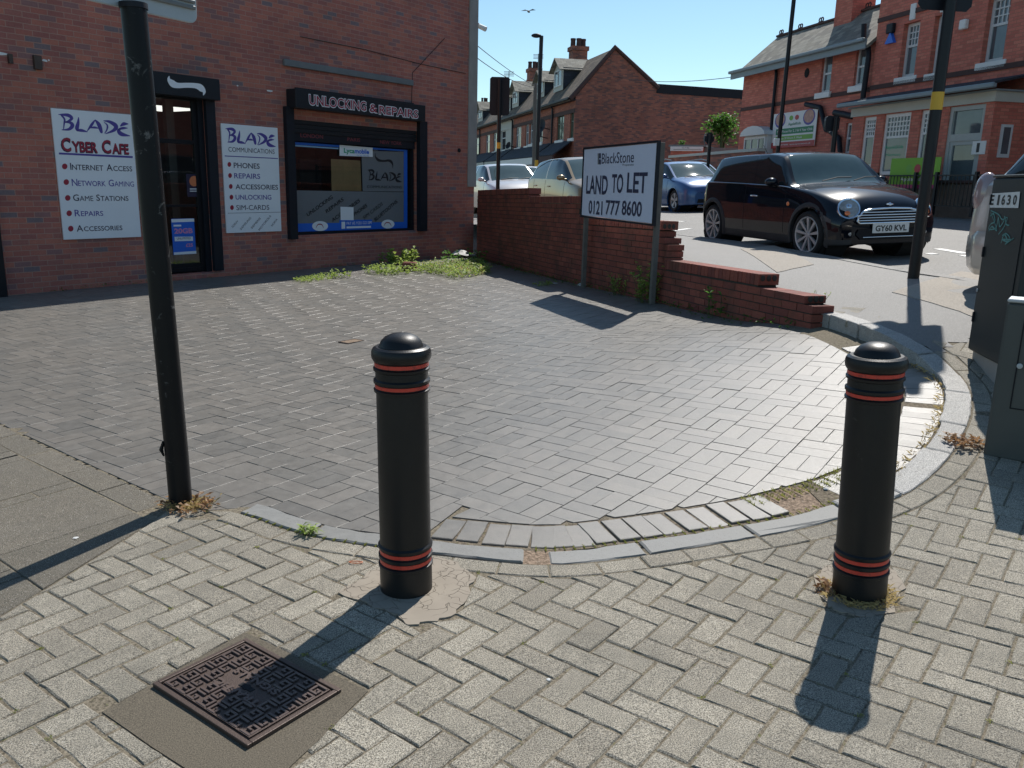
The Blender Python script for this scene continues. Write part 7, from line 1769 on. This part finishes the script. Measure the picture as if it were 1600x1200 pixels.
ground_cover('moss', G1, 900, ringgap(I_SOLD + 10, I_GAP0 + 10, .115, .16), .012, 'moss', .003)
ground_cover('moss', G1, 700, ringgap(I_GAP0, I_GAP1 + 10, .28, .40), .022, 'moss', .003)
ground_cover('moss', G2, 900, ringgap(4, I_SOLD, -.012, .012), .010, 'moss', .003)
ground_cover('dry_grass', G1, 260, ringgap(NR - 75, NR - 30, .12, .19), .035, 'straw', .0018, flat=.3)
# moss tufts in the block joints
def joints(): q = random.choice(MOSS); return q[0] + random.gauss(0, .006), q[1] + random.gauss(0, .006)
ground_cover('moss', G2, 1800, joints, .007, 'moss', .0022)
# litter and leaves
def crumple(name, label, P, G, s, m='paper', flat=.4, cat='litter', group='scraps of litter'):
    bm = bmesh.new(); bmesh.ops.create_icosphere(bm, subdivisions=2, radius=s)
    for v in bm.verts: v.co *= random.uniform(.6, 1.25); v.co.z = abs(v.co.z) * flat
    me = bpy.data.meshes.new(name); bm.to_mesh(me); bm.free(); me.materials.append(M[m]); o = bpy.data.objects.new(name, me); COL.objects.link(o); o.location = (P.x, P.y, G(P.x, P.y) + .002); return tag(o, label, cat, group)
crumple('litter', 'crumpled white paper at the foot of the left board post', at(912, 446, 1.43), G1, .085)
crumple('litter', 'white paper scrap lying in the shade by the left board post', at(866, 442, 1.46), G1, .06, flat=.15)
crumple('litter', 'white scrap at the wall foot right of the right board post', at(1023, 467, 1.31), G1, .05, flat=.2)
crumple('litter', 'tiny white scrap on the grey blocks right of the manhole', at(857, 1059, 1.53), G2, .007, flat=.4)
crumple('litter', 'small shiny scrap in the bare soil of the ring gap', at(1289, 776, 1.5), G1, .012, flat=.6)
crumple('litter', 'pale spot of chewing gum on the left flags', at(118, 836, 1.55), G2, .012, flat=.15)
crumple('litter', 'white rag in the weed patch', at(725, 432, 1.62), G1, .13, flat=.4)
bm = at(738, 402, 1.64); o = thing('cardboard_sheet', 'crumpled pale sheet of packaging lying in the shaded corner', 'litter', loc=(bm.x, bm.y, G1(bm.x, bm.y) + .05))
mb = MB(); N = 9; W2, H2 = .95, .5
zz = [[random.uniform(0, .05) + .10 * math.sin(i * .9) * (j / 6) for j in range(7)] for i in range(N)]
mb.add([((i / (N - 1) - .5) * W2 + .05 * math.sin(j), (j / 6 - .5) * H2 + .06 * math.sin(i * 1.3), zz[i][j]) for i in range(N) for j in range(7)], [(i * 7 + j, (i + 1) * 7 + j, (i + 1) * 7 + j + 1, i * 7 + j + 1) for i in range(N - 1) for j in range(6)]); mb.build('sheet', M['paper'], o, uv=None)
p = at(640, 424, 1.62); o = thing('brick_lump', 'broken dark brick lying in the weeds', 'brick', loc=(p.x, p.y, G1(p.x, p.y) + .05)); mb = MB(); mb.bbox(-.13, -.08, -.05, .13, .08, .11, .02); mb.build('brick', M['wallbrick'], o, uv=None)
p = at(556, 879, 1.53); o = thing('rubber_band', 'small orange rubber band on the grey blocks left of the left bollard', 'rubber band', loc=(p.x, p.y, G2(p.x, p.y) + .004)); mb = MB(); mb.tube([(.027 * math.cos(w) * (1 + .1 * math.sin(3 * w)), .010 * math.sin(w), 0) for w in [k * math.pi / 12 for k in range(25)]], .0022, 6); mb.build('band', M['orange'], o, uv=None)
def dead_heap(label, P, G, r_, n):
    o = thing('dead_leaves', label, 'leaf litter', loc=(P.x, P.y, G(P.x, P.y))); mb = MB()
    for k in range(n): a = random.uniform(0, 6.28); rr_ = r_ * math.sqrt(random.random()); leaf(mb, (rr_ * math.cos(a), rr_ * math.sin(a), random.uniform(.002, .03)), (random.uniform(-1, 1), random.uniform(-1, 1), random.uniform(-.2, .5)), random.uniform(.02, .05), .018)
    mb.build('leaves', M['deadleaf'], o, uv=None)
dead_heap('heap of curled brown leaves outside the granite kerb', at(1506, 690, 1.32), G2, .10, 130)
dead_heap('brown leaves and straw gathered against the leaning post', sp.location + Vector((.05, -.03, 0)), G2, .13, 90)
dead_heap('small tuft of dead leaves against the right bollard', bp2 + Vector((-.12, .02, 0)), G2, .035, 30)
# ================================================================== LAMP COLUMNS, TELEGRAPH POLE, WIRES, BIRD
Yl = 38.0; b = atY(838, 275, Yl); tp = atY(846, 56, Yl); r = pole_thing('lamp_column', 'black street lamp with a small flat lantern, in front of the terrace', 'street lamp', (b.x, b.y, 1.1), (tp.x, tp.y, tp.z), .085, M['black'])
hl = atY(830, 57, Yl); L0 = Vector((tp.x, tp.y, tp.z)) - r.location; H0 = Vector((hl.x, hl.y, hl.z)) - r.location
mb = MB(); mb.ell(tuple((L0 + H0) / 2 + Vector((0, 0, .02))), ((L0 - H0).length / 2, .14, .09), 14, 8); mb.build('lantern', M['blackmatt'], r, smooth=50, uv=None)
zz = atY(838.5, 263, Yl).z - 1.1; mb = MB(); mb.lathe([(.09, zz), (.09, zz + .35)], 16, 0, Matrix.Translation(((tp.x - b.x) * .05, 0, 0)), cap=False); mb.build('band', M['yellow'], r, uv=None)
Yl = 24.0; b = atY(1214, 240, Yl); tp = atY(1243, -25, Yl); r = pole_thing('lamp_column', 'tall black lamp column rising out of the picture in front of the white banner', 'street lamp', (b.x, b.y, 1.1), (tp.x, tp.y, tp.z), .055, M['black'])
pz = atY(1214, 228, Yl); mb = MB(); mb.bbox(-.06, -.08, pz.z - 1.1, .07, .08, pz.z - 1.1 + .20, .01, 0, Matrix.Translation((pz.x - b.x - .03, 0, 0))); mb.build('white_plate', M['whitepaint'], r, uv=None)
Yl = 43.0; b = atY(833.5, 280, Yl); tp = atY(836.5, 130, Yl); tpo = pole_thing('telegraph_pole', 'grey telegraph pole beside the black lamp column', 'pole', (b.x, b.y, 1.1), (tp.x, tp.y, tp.z), .085, M['wood'])
def wire(label, a, b, sag=.3):
    a, b = Vector(a), Vector(b); o = thing('overhead_wire', label, 'wire', group='overhead wires'); mb = MB(); n = 12
    mb.tube([a.lerp(b, k / n) - Vector((0, 0, sag * 4 * (k / n) * (1 - k / n))) for k in range(n + 1)], .012, 4); mb.build('cable', M['blackmatt'], o, uv=None)
ws = SHOP.world(xP - .05, .4, H(747, 50)[1]); wire('upper thin wire from the shop corner to the telegraph pole', ws, atY(836, 134, 43), .1)
ws = SHOP.world(xP - .05, .4, H(747, 71)[1]); wire('lower thin wire from the shop corner to the telegraph pole', ws, atY(836, 136, 43), .2)
wire('thin wire from the nursery eaves to the terrace parapet', NU.world(xW, -.3, zE - .2), GE.world(we[0] * .25, 0, we[1] + .5), .2)
for px_, y_, z_ in ((841, 97, 84), (795, 128, 111)):
    q = atY(px_, y_, 62); t_ = atY(px_, z_, 62); o = thing('tv_aerial', 'thin television aerial on the ' + ('middle' if px_ == 841 else 'left') + ' terrace chimney', 'aerial', loc=q, group='television aerials'); mb = MB(); mb.tube([(0, 0, -1), (0, 0, t_.z - q.z)], .03, 5); h_ = t_.z - q.z
    for k in range(4): mb.tube([(-.35, 0, h_ - .05 - k * .09), (.35, 0, h_ - .05 - k * .09)], .018, 4)
    mb.build('aerial', M['grey'], o, uv=None)
q = atY(826, 18, 40); o = thing('bird', 'small gull flying in the clear sky above the lamp', 'bird', loc=q); mb = MB(); mb.ell((0, 0, 0), (.16, .05, .05), 10, 6)
for sg in (-1, 1): mb.add([(-.03, 0, .02), (.06, 0, .02), (.02 + .02 * sg, sg * .18, .10), (-.05, sg * .36, .03)], [(0, 1, 2, 3)])
Mq = mb.build('body', M['grey'], o, uv=None); o.rotation_euler = (0, 0, R(70))
